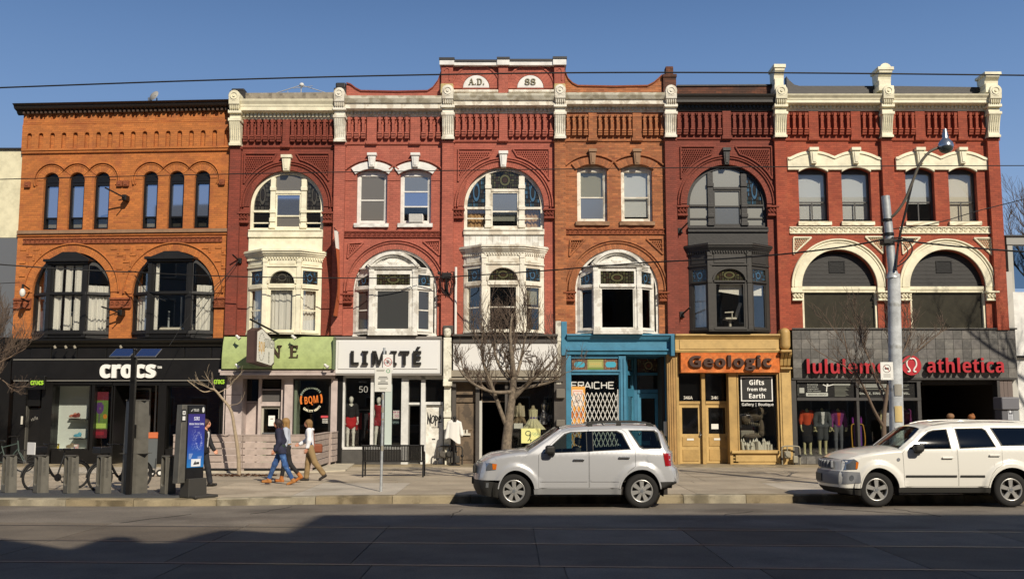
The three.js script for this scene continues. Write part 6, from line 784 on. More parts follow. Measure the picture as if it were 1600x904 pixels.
// --- tiled athletic shop under the double house
{
const B=kit(h7),{u,y,t,b}=B,z=.1,X0=u(1239,550,z),X1=u(1589,550,z),Y0=y(590.5,z),Y1=y(514.5,z),nx=25,ny=5,w=(X1 - X0)/ nx,h=(Y1 - Y0)/ ny,r=rng(8);
const tone=[0x55534f,0x605e5a,0x4c4a47,0x686560,0x5a5754].map((c,i)=>M(0xffffff,.5,{map:metric(grain(c,.3,100 + i,{n:256,patch:0x7c7870,amt:.35}),.9)}));
part(t,'fascia_backing',[bx(X0,X1,Y0,Y1,-.35,z - .03),b(1238,1590,590.7,593,-.3,z + .02),b(1238,1590,512,514.3,-.1,z + .05)],mGraphite);
const tg=join(rb(.004,w - .004,.004,h - .004,-.03,0,.004,1));for(let i=0;i<nx;i++)for(let j=0;j<ny;j++){const o=mesh('fascia_tile',tg,tone[Math.floor(r()*5)]);o.position.set(X0 + i*w,Y0 + j*h,z +(r()- .5)*.003);t.add(o);}
const px=(p)=>u(p,650,.05);
part(t,'shop_frame',[b(1238.5,1246,593,null,-.3,.08),b(1246,1440,593.2,596.5,-.25,.06),b(1246,1440,621,625.5,-.25,.08),b(1340,1344,596.6,712,-.25,.07),b(1436,1441.5,596.6,null,-.3,.07),b(1562,1566,593,null,-.3,.08)],mGraphite);
const g=sub(t,'shop_window');for(const[p,q]of[[1246,1340],[1344,1436]]){part(g,'pane',b(p + .3,q - .3,625.7,711.5,-.08,-.072),gShop);part(g,'transom_panel',b(p + .3,q - .3,596.7,620.8,-.1,-.03),mBlack);}
const copy1=(x,w,h)=>{x.fillStyle='#8f918a';font(x,'bold ',26,'left');['breathing','are more','important','than money.'].forEach((s,i)=>x.fillText(s,120,20 + i*27));x.fillStyle='#a9aba2';x.beginPath();x.roundRect(104,122,250,44,10);x.fill();x.fillStyle='#1c1c1a';font(x,'bold ',26);x.fillText('BREATHE DEEPLY',230,145);x.fillStyle='#9a9c94';x.fillRect(30,60,56,66);x.fillStyle='#55574f';for(let k=0;k<10;k++)x.fillRect(6,8 + k*16,18,5);x.strokeStyle='#c6c7c0';x.lineWidth=12;x.beginPath();x.moveTo(300,20);x.lineTo(345,40);x.lineTo(338,110);x.moveTo(345,40);x.lineTo(420,18);x.stroke();x.fillStyle='#c6c7c0';x.beginPath();x.arc(352,22,11,0,7);x.fill();x.fillStyle='#8c8e86';x.fillRect(420,6,190,24);x.fillStyle='#6b6d62';for(let k=0;k<9;k++)x.fillRect(430,42 + k*15,170 -(k*37)% 50,6);};
const copy2=(x,w,h)=>{x.fillStyle='#8c8e86';x.fillRect(6,8,330,50);x.fillStyle='#3a3b36';for(let k=0;k<3;k++)x.fillRect(16,16 + k*14,300,5);x.fillStyle='#6b6d62';x.fillRect(30,74,560,8);x.fillRect(380,20,210,7);x.fillRect(380,40,190,7);x.fillStyle='#a3a59c';font(x,'bold ',40,'left');x.fillText('DANCE, SING, FLOSS & TRAVEL.',6,130);};
part(g,'lettering',panelGeo(px(1247.5),px(1336),y(620),y(598),-.02,.006),decal(640,176,copy1));part(g,'lettering',panelGeo(px(1345),px(1431),y(620),y(598),-.02,.006),decal(640,176,copy2));
const tp=u(1246,720,.05),tq=u(1436,720,.05),nt=13,tw=(tq - tp)/ nt;for(let i=0;i<nt;i++)part(t,'plinth_tile',rb(tp + i*tw + .004,tp +(i + 1)*tw - .004,.01,y(712.5),-.2,.05,.004,1),tone[i % 5]);
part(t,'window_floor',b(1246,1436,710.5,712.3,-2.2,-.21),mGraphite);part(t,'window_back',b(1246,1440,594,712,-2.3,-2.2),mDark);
part(t,'entrance_wall',[bx(u(1441,650,0),u(1441,650,0)+ .1,.01,y(594),-2.2,-.3),b(1441,1562,594,600,-2.5,-.1)],mDark);part(t,'metal_panel',[b(1566.2,1572,593,null,-.2,.05),b(1572.4,1578,593,null,-.2,.05),b(1578.4,1586,593,null,-.2,.05)],M(0x6b5f5a,.5,{metalness:.3}));
{const s=inB(B,'shop_sign','long red raised letter sign with a red disc on the grey tiles','sign'),mr=M(0xa8242e,.4),mk=M(0x1d1918,.6);const put=(str,p0,p1,q0,q1)=>{letters(str,SANSB,u(p0,575,.3),u(p1,575,.3),y(q1,.3),y(q0,.3),z + .01,z + .2,0,.01).forEach((g2)=>part(s,'letter_side',g2,mk));letters(str,SANSB,u(p0,575,.3),u(p1,575,.3),y(q1,.3),y(q0,.3),z + .201,z + .225,0,.01).forEach((g2)=>part(s,'letter',g2,mr));};
put('lululemon',1261,1404,560.5,583.5);put('athletica',1449,1569,558.5,582);
const cx=u(1424,570,.3),cy=y(570.5,.3),R=u(1440,570,.3)- cx;part(s,'disc',[disc(cx,cy,R,z + .01,z + .22,40)],mk);part(s,'disc_face',disc(cx,cy,R*.97,z + .221,z + .235,40),mr);const om=[];for(const sx of[1,-1]){const c=[[.42,-.62],[.2,-.6],[.22,-.4],[.44,-.05],[.46,.3],[.3,.6],[.06,.68]].map(([a,b2])=>V(cx + sx*a*R,cy + b2*R,z + .245));om.push(tube(c,R*.085,20,6));}om.push(tube([V(cx - .1*R,cy + .68*R,z + .245),V(cx,cy + .62*R,z + .245),V(cx + .1*R,cy + .68*R,z + .245)],R*.07,8,6));part(s,'emblem',om.map((q)=>q),M(0xdedbd4,.4));rebase(s);}
{const s=inB(B,'ticket_machine','grey roadside pay machine box standing beside the dark entrance at the right','machine'),zz=1.4;part(s,'cabinet',[b(1568,1591,640,null,zz - .5,zz,.03)],M(0x55555a,.5));part(s,'hood',b(1566,1594,620,640,zz - .55,zz + .08,.04),M(0x64646a,.5));part(s,'side_post',b(1586,1594.5,620.5,null,zz - .3,zz + .02),M(0x8a8d90,.5));part(s,'instruction_plate',panelGeo(u(1576,650,zz + .01),u(1584,650,zz + .01),y(659,zz),y(636,zz),zz + .012,.01),printed(96,224,(x,w,h)=>{x.fillStyle='#b9bcc2';x.fillRect(0,0,w,h);x.fillStyle='#23262e';x.fillRect(10,10,76,96);x.fillStyle='#c9ccd2';x.fillRect(26,26,40,60);x.fillStyle='#5c6068';for(let k=0;k<8;k++)x.fillRect(10,120 + k*12,70,5);}));rebase(s);}
}
// ---------- the two cars ----------
function interp(P,x){if(x<=P[0][0])return P[0][1];for(let i=1;i<P.length;i++)if(x<=P[i][0]){const a=P[i - 1],b=P[i];return lerp(a[1],b[1],(x - a[0])/ Math.max(1e-6,b[0]- a[0]));}return P.at(-1)[1];}
function smoothPts(P,n=6){const c=new THREE.CatmullRomCurve3(P.map(([x,y])=>V(x,y,0)),false,'centripetal');return c.getPoints(P.length*n).map((p)=>[p.x,p.y]);}
function car(S){
const t=thing('parked_car',S.label,'car',S.at),{W,L}=S,ox=L / 2,paintM=S.paint;
const top=[...S.front.slice(-1),...S.hood,...S.shield,...S.roof,...S.rear.slice(0,1)],fx=S.front.map(([x,y])=>[y,x]),rx=[...S.rear].reverse().map(([x,y])=>[y,x]);
const arcs=[[S.wx[0],S.ra[0]],[S.wx[1],S.ra[1]]];
const fil=(d,r)=>(d<r?r - Math.sqrt(Math.max(0,r*r -(r - Math.max(0,d))**2)):0);
const hw=(x,y)=>{// half width of the body at (x, y)
let w=W - .05*(1 - sstep(0,.9,x))- .04*sstep(L - .7,L,x)- .045*((y - .78)/ .45)**2*(y<.78?1:.35);
{const q=Math.max(0,y - S.belt + .06);w -=S.tumble*1.12*q*q /(q + .07);}
for(const[cx,r]of arcs){const d=Math.hypot(x - cx,y - S.wr)- r;w +=(S.flare??.03)*(1 - sstep(.06,.17,d))*(y<S.belt - .05?1:0);}
w -=fil(interp(top,x)- y,.07);w -=fil(x - interp(fx,y),.13)+ fil(interp(rx,y)- x,.12);return w;};
const P3=(x,y,s,off=0)=>{const z=hw(x,y)+ off,q=(z / W)**2;return V(x + S.bow[0]*q*Math.max(0,1 - x / 1.1)**1.4 - S.bow[1]*q*Math.max(0,1 -(L - x)/ .8)**1.4 - ox,y,s*z);};
const tm=new TessellateModifier(.075,7);
const side=(sh,off=0)=>[1,-1].map((s)=>{if(Array.isArray(sh))sh=shp(sh);let g=new THREE.ShapeGeometry(sh,14).toNonIndexed();g=tm.modify(g);if(g.index)g=g.toNonIndexed();const p=g.attributes.position,n=new Float32Array(p.count*3),e=.012,pos=new Float32Array(p.count*3);
for(let i=0;i<p.count;i++){const k=s<0?i - i % 3 +(2 - i % 3):i,x=p.getX(k),y=p.getY(k),q=P3(x,y,s,off),a=P3(x + e,y,s,off).sub(P3(x - e,y,s,off)),b=P3(x,y + e,s,off).sub(P3(x,y - e,s,off)),nn=a.cross(b).multiplyScalar(s).normalize();pos.set([q.x,q.y,q.z],i*3);n.set([nn.x,nn.y,nn.z],i*3);}
const o=new THREE.BufferGeometry();o.setAttribute('position',new THREE.BufferAttribute(pos,3));o.setAttribute('normal',new THREE.BufferAttribute(n,3));o.setAttribute('uv',new THREE.BufferAttribute(new Float32Array(p.count*2),2));return o;});
const skin=(pts,crown,o={})=>{const n=o.n??28,gp=[],idx=[],sc=o.sc??1;pts.forEach(([x,y],i)=>{for(let j=0;j<=n;j++){const tt=(j / n*2 - 1)*sc,z=hw(x,y)*tt,q=(z / W)**2,c=typeof crown==='function'?crown(i /(pts.length - 1)):crown;gp.push(x + S.bow[0]*q*Math.max(0,1 - x / 1.1)**1.4 - S.bow[1]*q*Math.max(0,1 -(L - x)/ .8)**1.4 - ox -(o.px??0)*(1 - tt*tt),y + c*(1 - Math.abs(tt)**2.5)+(o.up??0),z);}});
for(let i=0;i<pts.length - 1;i++)for(let j=0;j<n;j++){const a=i*(n + 1)+ j,b=a + n + 1;idx.push(a,a + 1,b,b,a + 1,b + 1);}const g=new THREE.BufferGeometry();g.setAttribute('position',new THREE.Float32BufferAttribute(gp,3));g.setIndex(idx);g.computeVertexNormals();return g;};
const pathOf=(pts)=>new THREE.Path(pts.map((p)=>new THREE.Vector2(...p))),grow=(pts,d)=>{const c=pts.reduce((a,p)=>[a[0]+ p[0]/ pts.length,a[1]+ p[1]/ pts.length],[0,0]);return pts.map(([x,y])=>{const dx=x - c[0],dy=y - c[1],l=Math.hypot(dx,dy);return[x + dx / l*d,y + dy / l*d];});};
const arch=(k,y0,y1,o=.0)=>{const[cx,r]=arcs[k],R=r + o,a0=Math.acos(0)+ Math.acos((y0 - S.wr)/ R),pts=[];const s0=PI - Math.asin((y0 - S.wr)/ R),s1=Math.asin((y1 - S.wr)/ R);for(let i=0;i<=18;i++){const a=lerp(s0,s1,i / 18);pts.push([cx + R*Math.cos(a),S.wr + R*Math.sin(a)]);}return pts;};
const yb=S.sillTop,yf=S.clad[0],yr=S.clad[1];
// body side: outline with the doors and the cargo window left open
const roofLine=[...S.hood,...S.shield,...S.roof],outline=[...arch(0,yf,yb),...arch(1,yb,yr),...S.rear.filter((p)=>p[1]>yr).reverse().map((p)=>p),...[...roofLine].reverse(),...[...S.front].reverse().filter((p)=>p[1]>yf),[interp(fx,yf),yf]];
outline.splice(38,0,[interp(rx,yr),yr]);const body=shp(outline);body.holes.push(pathOf(S.fdoor),pathOf(S.rdoor),pathOf(S.cargo));
part(t,'body_side',side(body),paintM);
const inset=(pts)=>grow(pts,-.007);const inn=shp(outline);inn.holes.push(pathOf(grow(S.fwin,-.012)),pathOf(grow(S.rwin,-.012)),pathOf(grow(S.cargo,.0)));part(t,'inner_shell',side(inn,-.035),S.dark);
for(const[dp,wn,hd,nm]of[[S.fdoor,S.fwin,S.handle[0],'front_door'],[S.rdoor,S.rwin,S.handle[1],'rear_door']]){const d=sub(t,nm),sh=shp(inset(dp));sh.holes.push(pathOf(wn));part(d,'skin',side(sh,.002),paintM);part(d,'pane',side(wn,-.012),nm==='rear_door'?S.glassR:S.glassF);part(d,'window_trim',side(holed(grow(wn,.004),pathOf(grow(wn,-.022))),.006),S.dark);
for(const s of[1,-1]){const[hx,hy]=hd,z=hw(hx,hy);part(d,'handle',[rb(hx - .115 - ox,hx + .115 - ox,hy - .022,hy + .018,s>0?z + .018:-z - .045,s>0?z + .045:-z - .018,.012),rb(hx - .1 - ox,hx - .07 - ox,hy - .018,hy + .015,s>0?z - .01:-z - .03,s>0?z + .03:-z + .01,.005),rb(hx + .07 - ox,hx + .1 - ox,hy - .018,hy + .015,s>0?z - .01:-z - .03,s>0?z + .03:-z + .01,.005)],S.handleM);}
if(S.strip){const x0=Math.min(...dp.filter((p)=>p[1]<.8).map((p)=>p[0]))+ .03,x1=Math.min(S.strip[2],Math.max(...dp.filter((p)=>Math.abs(p[1]- S.strip[0])<.25).map((p)=>p[0]))- .03);part(d,'side_strip',side(rectPath(x0,x1,S.strip[0],S.strip[1],THREE.Shape),.014),S.stripM);}}
part(t,'pillar_cover',side(S.bpillar,.012),MP(0x08080a,.08));part(t,'cargo_window',side(S.cargo,-.008),S.glassR);part(t,'window_trim',side(holed(grow(S.cargo,.004),pathOf(grow(S.cargo,-.026))),.006),S.dark);
// skins across the car
part(t,'hood',skin(smoothPts([S.front.at(-1),...S.hood]),(f)=>.015 + .045*sstep(0,.4,f)),paintM);
part(t,'windscreen',skin([S.hood.at(-1),...S.shield.slice(0,1),...[1,2,3,4,5].map((k)=>[lerp(S.hood.at(-1)[0],S.roof[0][0],k / 6),lerp(S.hood.at(-1)[1],S.roof[0][1],k / 6)]),S.roof[0]].sort((a,b)=>a[0]- b[0]),.05,{px:.1,sc:.93}),S.glassF);
for(const s of[1,-1])part(t,'windscreen_pillar',tube([0,.33,.66,1].map((f)=>{const x=lerp(S.hood.at(-1)[0],S.roof[0][0],f),y=lerp(S.hood.at(-1)[1],S.roof[0][1],f),z=hw(x,y);return V(x - ox + .012,y - .012,s*(z - .02));}),.036,12,8),paintM);
part(t,'roof',skin(smoothPts(S.roof),.05),paintM);
const R=S.rear;part(t,'tailgate',skin(smoothPts(R.slice(0,S.rg[0]+ 1)),.02,{px:-.05}),paintM);part(t,'tailgate',skin(smoothPts(R.slice(S.rg[0],-1)),0,{px:-.04}),paintM);part(t,'rear_window',skin(R.slice(0,S.rg[0]+ 1).map(([x,y])=>[x + .01,y]),.02,{sc:.82,px:-.055,up:0}),S.glassR);
const nf=S.front.length;part(t,'front_bumper',[skin(S.front.filter((p)=>p[1]<yf + .02),0,{px:.02}),...side([[interp(fx,S.front[0][1]),S.front[0][1]],[arcs[0][0]- arcs[0][1]*.96 - .01,S.front[0][1]- .03],...arch(0,S.front[0][1]+ .0,yf).slice(0,1),...arch(0,S.front[0][1],yf).filter((p)=>p[1]<=yf&&p[0]<arcs[0][0]),[interp(fx,yf),yf - .004],...S.front.filter((p)=>p[1]<yf).reverse()].filter((p,i,a)=>!i||Math.hypot(p[0]- a[i - 1][0],p[1]- a[i - 1][1])>.004),.004)],S.cladM);
part(t,'front_fascia',skin(S.front.filter((p)=>p[1]>=yf - .02),0,{px:.02}),paintM);
part(t,'rear_bumper',[skin(R.slice(-3),0,{px:-.02}),...side([[R.at(-1)[0],R.at(-1)[1]],[R.at(-2)[0],R.at(-2)[1]],[interp(rx,yr),yr - .004],[arcs[1][0]+ Math.sqrt(arcs[1][1]**2 -(yr - S.wr)**2),yr - .004]],.004)],S.cladM);
part(t,'rocker_panel',side([[arcs[0][0]+ arcs[0][1]*.98,S.sill],[arcs[1][0]- arcs[1][1]*.98,S.sill],[arcs[1][0]- arcs[1][1]*.96,yb - .004],[arcs[0][0]+ arcs[0][1]*.96,yb - .004]],-.004),S.rockM);
part(t,'underbody',[bx(.35 - ox,L - .3 - ox,.27,.42,-W + .16,W - .16),bx(.2 - ox,arcs[0][0]- arcs[0][1]- ox,.34,.8,-W + .25,W - .25),bx(arcs[1][0]+ arcs[1][1]- ox,L - .2 - ox,.4,.8,-W + .2,W - .2),bx(arcs[0][0]+ arcs[0][1]- ox,arcs[1][0]- arcs[1][1]- ox,.3,.5,-W + .08,W - .08),bx(1.1 - ox,1.3 - ox,.5,1.05,-W + .15,W - .15)],mDark);
for(const[cx,r]of arcs)for(const s of[1,-1]){part(t,'wheel_well',[mv(new THREE.CylinderGeometry(r + .012,r + .012,.34,28,1,true,PI / 2 - .25,PI + .5).rotateX(PI / 2),cx - ox,S.wr,s*(W - .2)),mv(new THREE.CircleGeometry(r + .012,24,-.25,PI + .5),cx - ox,S.wr,s*(W - .37))].map((q)=>q),S.wellM);}
// seats, dashboard, wheel
const seat=(x,z,w)=>[rb(x - .25 - ox,x + .3 - ox,.5,.72,z - w,z + w,.08),rb(x + .18 - ox,x + .36 - ox,.6,1.22,z - w,z + w,.08).rotateZ(0),rb(x + .24 - ox,x + .34 - ox,1.25,1.42,z - .13,z + .13,.05)],sx=S.seat;part(t,'seat',seat(sx,.38,.25),S.seatM);part(t,'seat',seat(sx,-.38,.25),S.seatM);part(t,'rear_seat',[...seat(sx + .95,.4,.3),...seat(sx + .95,-.4,.3).slice(0,3)],S.seatM);part(t,'dashboard',rb(S.dash - ox,S.dash + .38 - ox,.8,S.belt - .02,-W + .17,W - .17,.1),S.dark);part(t,'steering_wheel',mv(new THREE.TorusGeometry(.19,.016,8,24).rotateY(PI / 2).rotateZ(-.4),S.dash + .5 - ox,1.0,.38),S.dark);
// mirrors, lamps
for(const s of[1,-1]){const[mx,my]=S.mirror,z=hw(mx,my);part(t,'wing_mirror',[rb(mx - .1 - ox,mx + .1 - ox,my - .06,my + .115,s>0?z + .05:-z - .24,s>0?z + .24:-z - .05,.055,4),rb(mx - .05 - ox,mx + .1 - ox,my - .09,my - .02,s>0?z - .04:-z - .1,s>0?z + .1:-z + .04,.02)],S.dark);}
part(t,'headlight',side(S.head,.008),S.lampM);part(t,'indicator',side(S.amber,.014),S.amberM);part(t,'tail_light',side(S.tail,.012),S.tailM);
S.extra?.({t,side,skin,hw,P3,ox,W,L,interp,fx});
// wheels
for(const k of[0,1])for(const s of[1,-1]){
const w=sub(t,'wheel'),cx=S.wx[k]- ox,r=S.wr,z1=W - .035,wd=.225,rr=S.rim;const LT=(pts)=>new THREE.LatheGeometry(pts.map((p)=>new THREE.Vector2(...p)),40).rotateX(PI / 2);
const place=(g)=>{if(s<0)g.rotateY(PI);return mv(g,cx,r,s*(z1 - wd / 2));};
part(w,'tyre',place(LT([[rr - .012,-wd / 2 + .03],[rr + .02,-wd / 2],[r - .045,-wd / 2 - .005],[r - .012,-wd / 2 + .02],[r,-wd / 2 + .05],[r,wd / 2 - .05],[r - .012,wd / 2 - .02],[r - .045,wd / 2 + .005],[rr + .035,wd / 2 + .002],[rr + .03,wd / 2 - .004],[rr + .012,wd / 2 - .002],[rr - .012,wd / 2 - .03]])),mRubber);
const sp=[];const n=S.spokes;for(let i=0;i<n;i++){const a=PI / 2 + i*2*PI / n,wi=S.spW[0],wo=S.spW[1];sp.push(ext([[.05,-wi],[rr - .012,-wo],[rr - .012,wo],[.05,wi]],wd / 2 - .05,wd / 2 - .015,.006).rotateZ(a));}
part(w,'rim',[place(LT([[rr - .03,-wd / 2 + .04],[rr - .03,wd / 2 - .03],[rr - .012,wd / 2 - .008],[rr + .006,wd / 2 - .006],[rr + .006,wd / 2 - .02]])),...sp.map(place),place(disc(0,0,.068,wd / 2 - .06,wd / 2 - .008,24))],S.rimM);part(w,'hub',[place(disc(0,0,.034,wd / 2 - .008,wd / 2 + .002,20)),...[0,1,2,3,4].map((i)=>place(disc(.052*Math.cos(i*1.257),.052*Math.sin(i*1.257),.008,wd / 2 - .012,wd / 2 - .003,8)))],mSteel);
part(w,'brake',[place(disc(0,0,rr - .04,wd / 2 - .11,wd / 2 - .1,28)),place(disc(0,0,.09,-wd / 2,wd / 2 - .1,16))],M(0x2f2d2b,.6,{metalness:.4}));
}
return t;
}
const mSilver=MP(0xb6b7b9,.34,{metalness:.3,clearcoat:1,clearcoatRoughness:.05}),mWhiteCar=MP(0xd6d4cc,.35,{clearcoat:1,clearcoatRoughness:.04}),mPlas=M(0x23221f,.6),mPlasG=M(0x75777b,.5),mRimS=M(0xb5b4b0,.35,{metalness:.7});
const gCar=glassOf(0xb9c4c0,1.5),gTint=glassOf(0x3d4443,1.75,.02),mLampC=MP(0x8f949a,.12,{metalness:.7,clearcoat:1}),mAmber=MP(0xc0661a,.2,{clearcoat:1}),mTail=MP(0x8e1218,.2,{clearcoat:1});
{
const zN=14.12,wxl=.859,p0=at(803,760,zN),p1=at(1003.5,760,zN),L=4.33,wb=p1.x - p0.x,s=wb / 2.631;
const t=car({label:'silver sport utility car with black roof rails parked at the kerb before the blue shop',at:V(p0.x - wxl + L / 2,.045,zN - .89),W:.89,L,wr:.352,wx:[wxl,wxl + wb],ra:[.425,.44],rim:.222,spokes:7,spW:[.028,.05],belt:1.13,tumble:.3,bow:[.24,.16],flare:.03,paint:mSilver,dark:mPlas,cladM:mPlas,rockM:M(0x7c7d7e,.5),wellM:mPlas,glassF:gCar,glassR:gCar,handleM:mChrome,lampM:mLampC,amberM:mAmber,tailM:mTail,rimM:mRimS,seatM:M(0x47443f,.9),sill:.285,sillTop:.40,clad:[.57,.54],
front:[[.09,.25],[.02,.38],[0,.5],[0,.57],[.01,.68],[.04,.78],[.075,.88],[.11,.94]],hood:[[.22,1.005],[.4,1.056],[.66,1.1],[.95,1.132],[1.158,1.147]],shield:[[1.3,1.247],[1.5,1.388],[1.68,1.51]],roof:[[1.82,1.594],[2.01,1.634],[2.42,1.666],[3.15,1.684],[3.7,1.676],[3.86,1.64]],rear:[[3.95,1.55],[4.03,1.38],[4.11,1.2],[4.19,1.12],[4.215,.88],[4.3,.79],[4.325,.6],[4.32,.5],[3.92,.36]],rg:[2],
fdoor:[[1.364,.415],[2.4,.415],[2.4,1.6],[2.03,1.592],[1.88,1.545],[1.66,1.345],[1.42,1.13],[1.364,1.08]],rdoor:[[2.41,.415],[3.03,.415],[3.06,.5],[3.12,.62],[3.22,.75],[3.36,.86],[3.362,1.18],[3.18,1.55],[3.1,1.605],[2.41,1.605]],
fwin:[[1.47,1.118],[2.375,1.15],[2.375,1.562],[2.04,1.552],[1.906,1.512],[1.686,1.322]],rwin:[[2.48,1.16],[3.268,1.196],[3.11,1.52],[3.0,1.574],[2.48,1.566]],cargo:[[3.24,1.588],[3.45,1.245],[3.52,1.206],[3.985,1.21],[3.88,1.53],[3.8,1.585]],bpillar:[[2.372,1.152],[2.484,1.16],[2.484,1.568],[2.372,1.564]],
handle:[[2.19,.99],[3.125,1.035]],strip:[.545,.585,3.02],stripM:mSilver,mirror:[1.6,1.17],seat:1.95,dash:1.3,head:[[.1,.76],[.36,.785],[.385,.9],[.12,.93]],amber:[[.27,.79],[.36,.79],[.385,.9],[.26,.905]],tail:[[4.06,.86],[4.205,.86],[4.19,1.11],[4.0,1.135]],
extra:({t,side,hw,ox,P3})=>{for(const sgn of[1,-1]){const rz=(x)=>sgn*(hw(x,1.6)- .1);part(t,'roof_rail',[tube([V(2.36 - ox,1.69,rz(2.4)),V(2.55 - ox,1.735,rz(2.6)),V(3.1 - ox,1.755,rz(3.1)),V(3.6 - ox,1.74,rz(3.6)),V(3.78 - ox,1.68,rz(3.7))],.022,24),...[2.45,3.05,3.68].map((x)=>rb(x - .05 - ox,x + .05 - ox,1.66,1.74,rz(x)- .025,rz(x)+ .025,.012))],mPlas);}
part(t,'crossbar',[rod(V(2.75 - ox,1.76,-.55),V(2.75 - ox,1.76,.55),.018)],mPlas);part(t,'fuel_flap',side(circleAt(3.68,1.02,.085),.006),mSilver);part(t,'fog_lamp',side([[.1,.42],[.17,.42],[.17,.52],[.1,.52]],.012),mLampC);part(t,'grille',[rb(.0 - ox,.06 - ox,.7,.86,-.5,.5,.02),rb(-.03 - ox,.03 - ox,.46,.6,-.26,.26,.01)],mPlas);part(t,'wheel_arch_lip',side(archBand(wxl,.352,.425,.455,.1),.012),mSilver);part(t,'wheel_arch_lip',side(archBand(wxl + wb,.352,.44,.472,.1),.012),mSilver);part(t,'antenna',rod(V(1.25 - ox,1.13,-.75),V(1.2 - ox,1.5,-.75),.005),mIron);part(t,'wiper',[tube([V(1.17 - ox,1.2,.5),V(1.2 - ox,1.215,.1),V(1.21 - ox,1.22,-.2)],.012,8)],mPlas);}});
}
function circleAt(x,y,r){return Array.from({length:20},(_,i)=>[x + r*Math.cos(i*PI / 10),y + r*Math.sin(i*PI / 10)]);}
function archBand(cx,cy,r0,r1,a){const p=[];for(let i=0;i<=20;i++){const q=lerp(PI - a,a,i / 20);p.push([cx + r1*Math.cos(q),cy + r1*Math.sin(q)]);}for(let i=20;i>=0;i--){const q=lerp(PI - a,a,i / 20);p.push([cx + r0*Math.cos(q),cy + r0*Math.sin(q)]);}return p;}
{
const zN=13.86,wxl=.9,p0=at(1371.6,760,zN),L=4.72;
car({label:'white sport utility car with slotted grille and black side strips at the right edge',at:V(p0.x - wxl + L / 2,.045,zN - .9),W:.9,L,wr:.36,wx:[wxl,wxl + 2.79],ra:[.455,.46],rim:.225,spokes:5,spW:[.034,.05],belt:1.19,tumble:.27,bow:[.26,.16],flare:.045,paint:mWhiteCar,dark:mPlas,cladM:mPlas,rockM:mPlas,wellM:mPlas,glassF:gCar,glassR:gTint,handleM:mWhiteCar,lampM:mLampC,amberM:mAmber,tailM:mTail,rimM:mRimS,seatM:M(0x3c3a37,.9),sill:.30,sillTop:.41,clad:[.39,.45],
front:[[.14,.27],[.06,.34],[.02,.4],[0,.52],[0,.64],[.03,.74],[.075,.76],[.09,.9],[.14,.97]],hood:[[.28,1.02],[.5,1.075],[.8,1.125],[1.15,1.165],[1.42,1.19]],shield:[[1.55,1.296],[1.7,1.42],[1.84,1.53]],roof:[[1.94,1.6],[2.14,1.668],[2.6,1.718],[3.4,1.74],[4.1,1.738],[4.42,1.71]],rear:[[4.48,1.66],[4.55,1.48],[4.62,1.25],[4.64,1.0],[4.66,.8],[4.7,.74],[4.72,.6],[4.7,.5],[4.3,.36]],rg:[2],
fdoor:[[1.47,.425],[2.59,.425],[2.59,1.64],[2.16,1.615],[2.02,1.575],[1.75,1.36],[1.5,1.17],[1.455,1.12]],rdoor:[[2.6,.425],[3.2,.425],[3.22,.55],[3.28,.68],[3.38,.8],[3.52,.88],[3.535,1.24],[3.33,1.62],[3.24,1.66],[2.6,1.655]],
fwin:[[1.6,1.19],[2.48,1.2],[2.46,1.605],[2.17,1.585],[2.06,1.555],[1.9,1.44],[1.72,1.29]],rwin:[[2.655,1.205],[3.42,1.235],[3.28,1.58],[3.21,1.625],[2.63,1.615]],cargo:[[3.38,1.63],[3.535,1.26],[4.4,1.27],[4.33,1.58],[4.26,1.63]],bpillar:[[2.53,1.3],[2.535,1.3],[2.535,1.31],[2.53,1.31]],
handle:[[2.38,1.02],[3.36,1.07]],strip:[.615,.66,3.14],stripM:mPlas,mirror:[1.74,1.2],seat:2.1,dash:1.48,head:[[.085,.765],[.36,.775],[.4,.93],[.3,.99],[.13,.965]],amber:[[.315,.785],[.37,.79],[.405,.925],[.335,.93]],tail:[[4.5,.85],[4.63,.85],[4.6,1.2],[4.52,1.2]],
extra:({t,side,skin,hw,ox,W})=>{const n=7,xf=(z)=>.26*(z / W)**2 - ox;part(t,'grille_frame',skin([[.055,.775],[.058,.84],[.075,.93],[.1,.958]],0,{sc:.6,px:.03}),mPlasG);for(let i=0;i<n;i++){const z=(i - 3)*.145;part(t,'grille_slot',rb(xf(z)+ .02,xf(z)+ .09,.8,.935,z - .045,z + .045,.02,3),mBlack);part(t,'grille_bar',rb(xf(z)- .0,xf(z)+ .06,.79,.945,z + .05,z + .095,.015,3),mPlasG);}
part(t,'bumper_guard',skin([[.0,.46],[-.015,.52],[-.015,.64],[.01,.7],[.03,.735]],0,{px:.03,sc:1.0}),mPlasG);part(t,'bumper_corner',side([[.02,.47],[.42,.5],[.42,.72],[.03,.735]],.012),mPlasG);part(t,'fog_lamp',side(circleAt(.2,.6,.06),.02),mLampC);part(t,'licence_plate',[rb(-.05 - ox,.0 - ox,.5,.66,-.2,.2,.01)],M(0x1d1f24,.5));part(t,'door_badge',side(circleAt(1.36,.98,.035),.01),mSteel);part(t,'roof_rail',[1,-1].map((s)=>tube([V(2.2 - ox,1.7,s*(hw(2.2,1.6)- .12)),V(2.5 - ox,1.755,s*(hw(2.5,1.6)- .1)),V(3.6 - ox,1.775,s*(hw(3.6,1.6)- .1)),V(4.2 - ox,1.735,s*(hw(4.2,1.6)- .12))],.014,20)),mWhiteCar);part(t,'wheel_arch_lip',side(archBand(wxl,.36,.455,.485,.1),.014),mWhiteCar);part(t,'wheel_arch_lip',side(archBand(wxl + 2.79,.36,.46,.49,.1),.014),mWhiteCar);}});
}
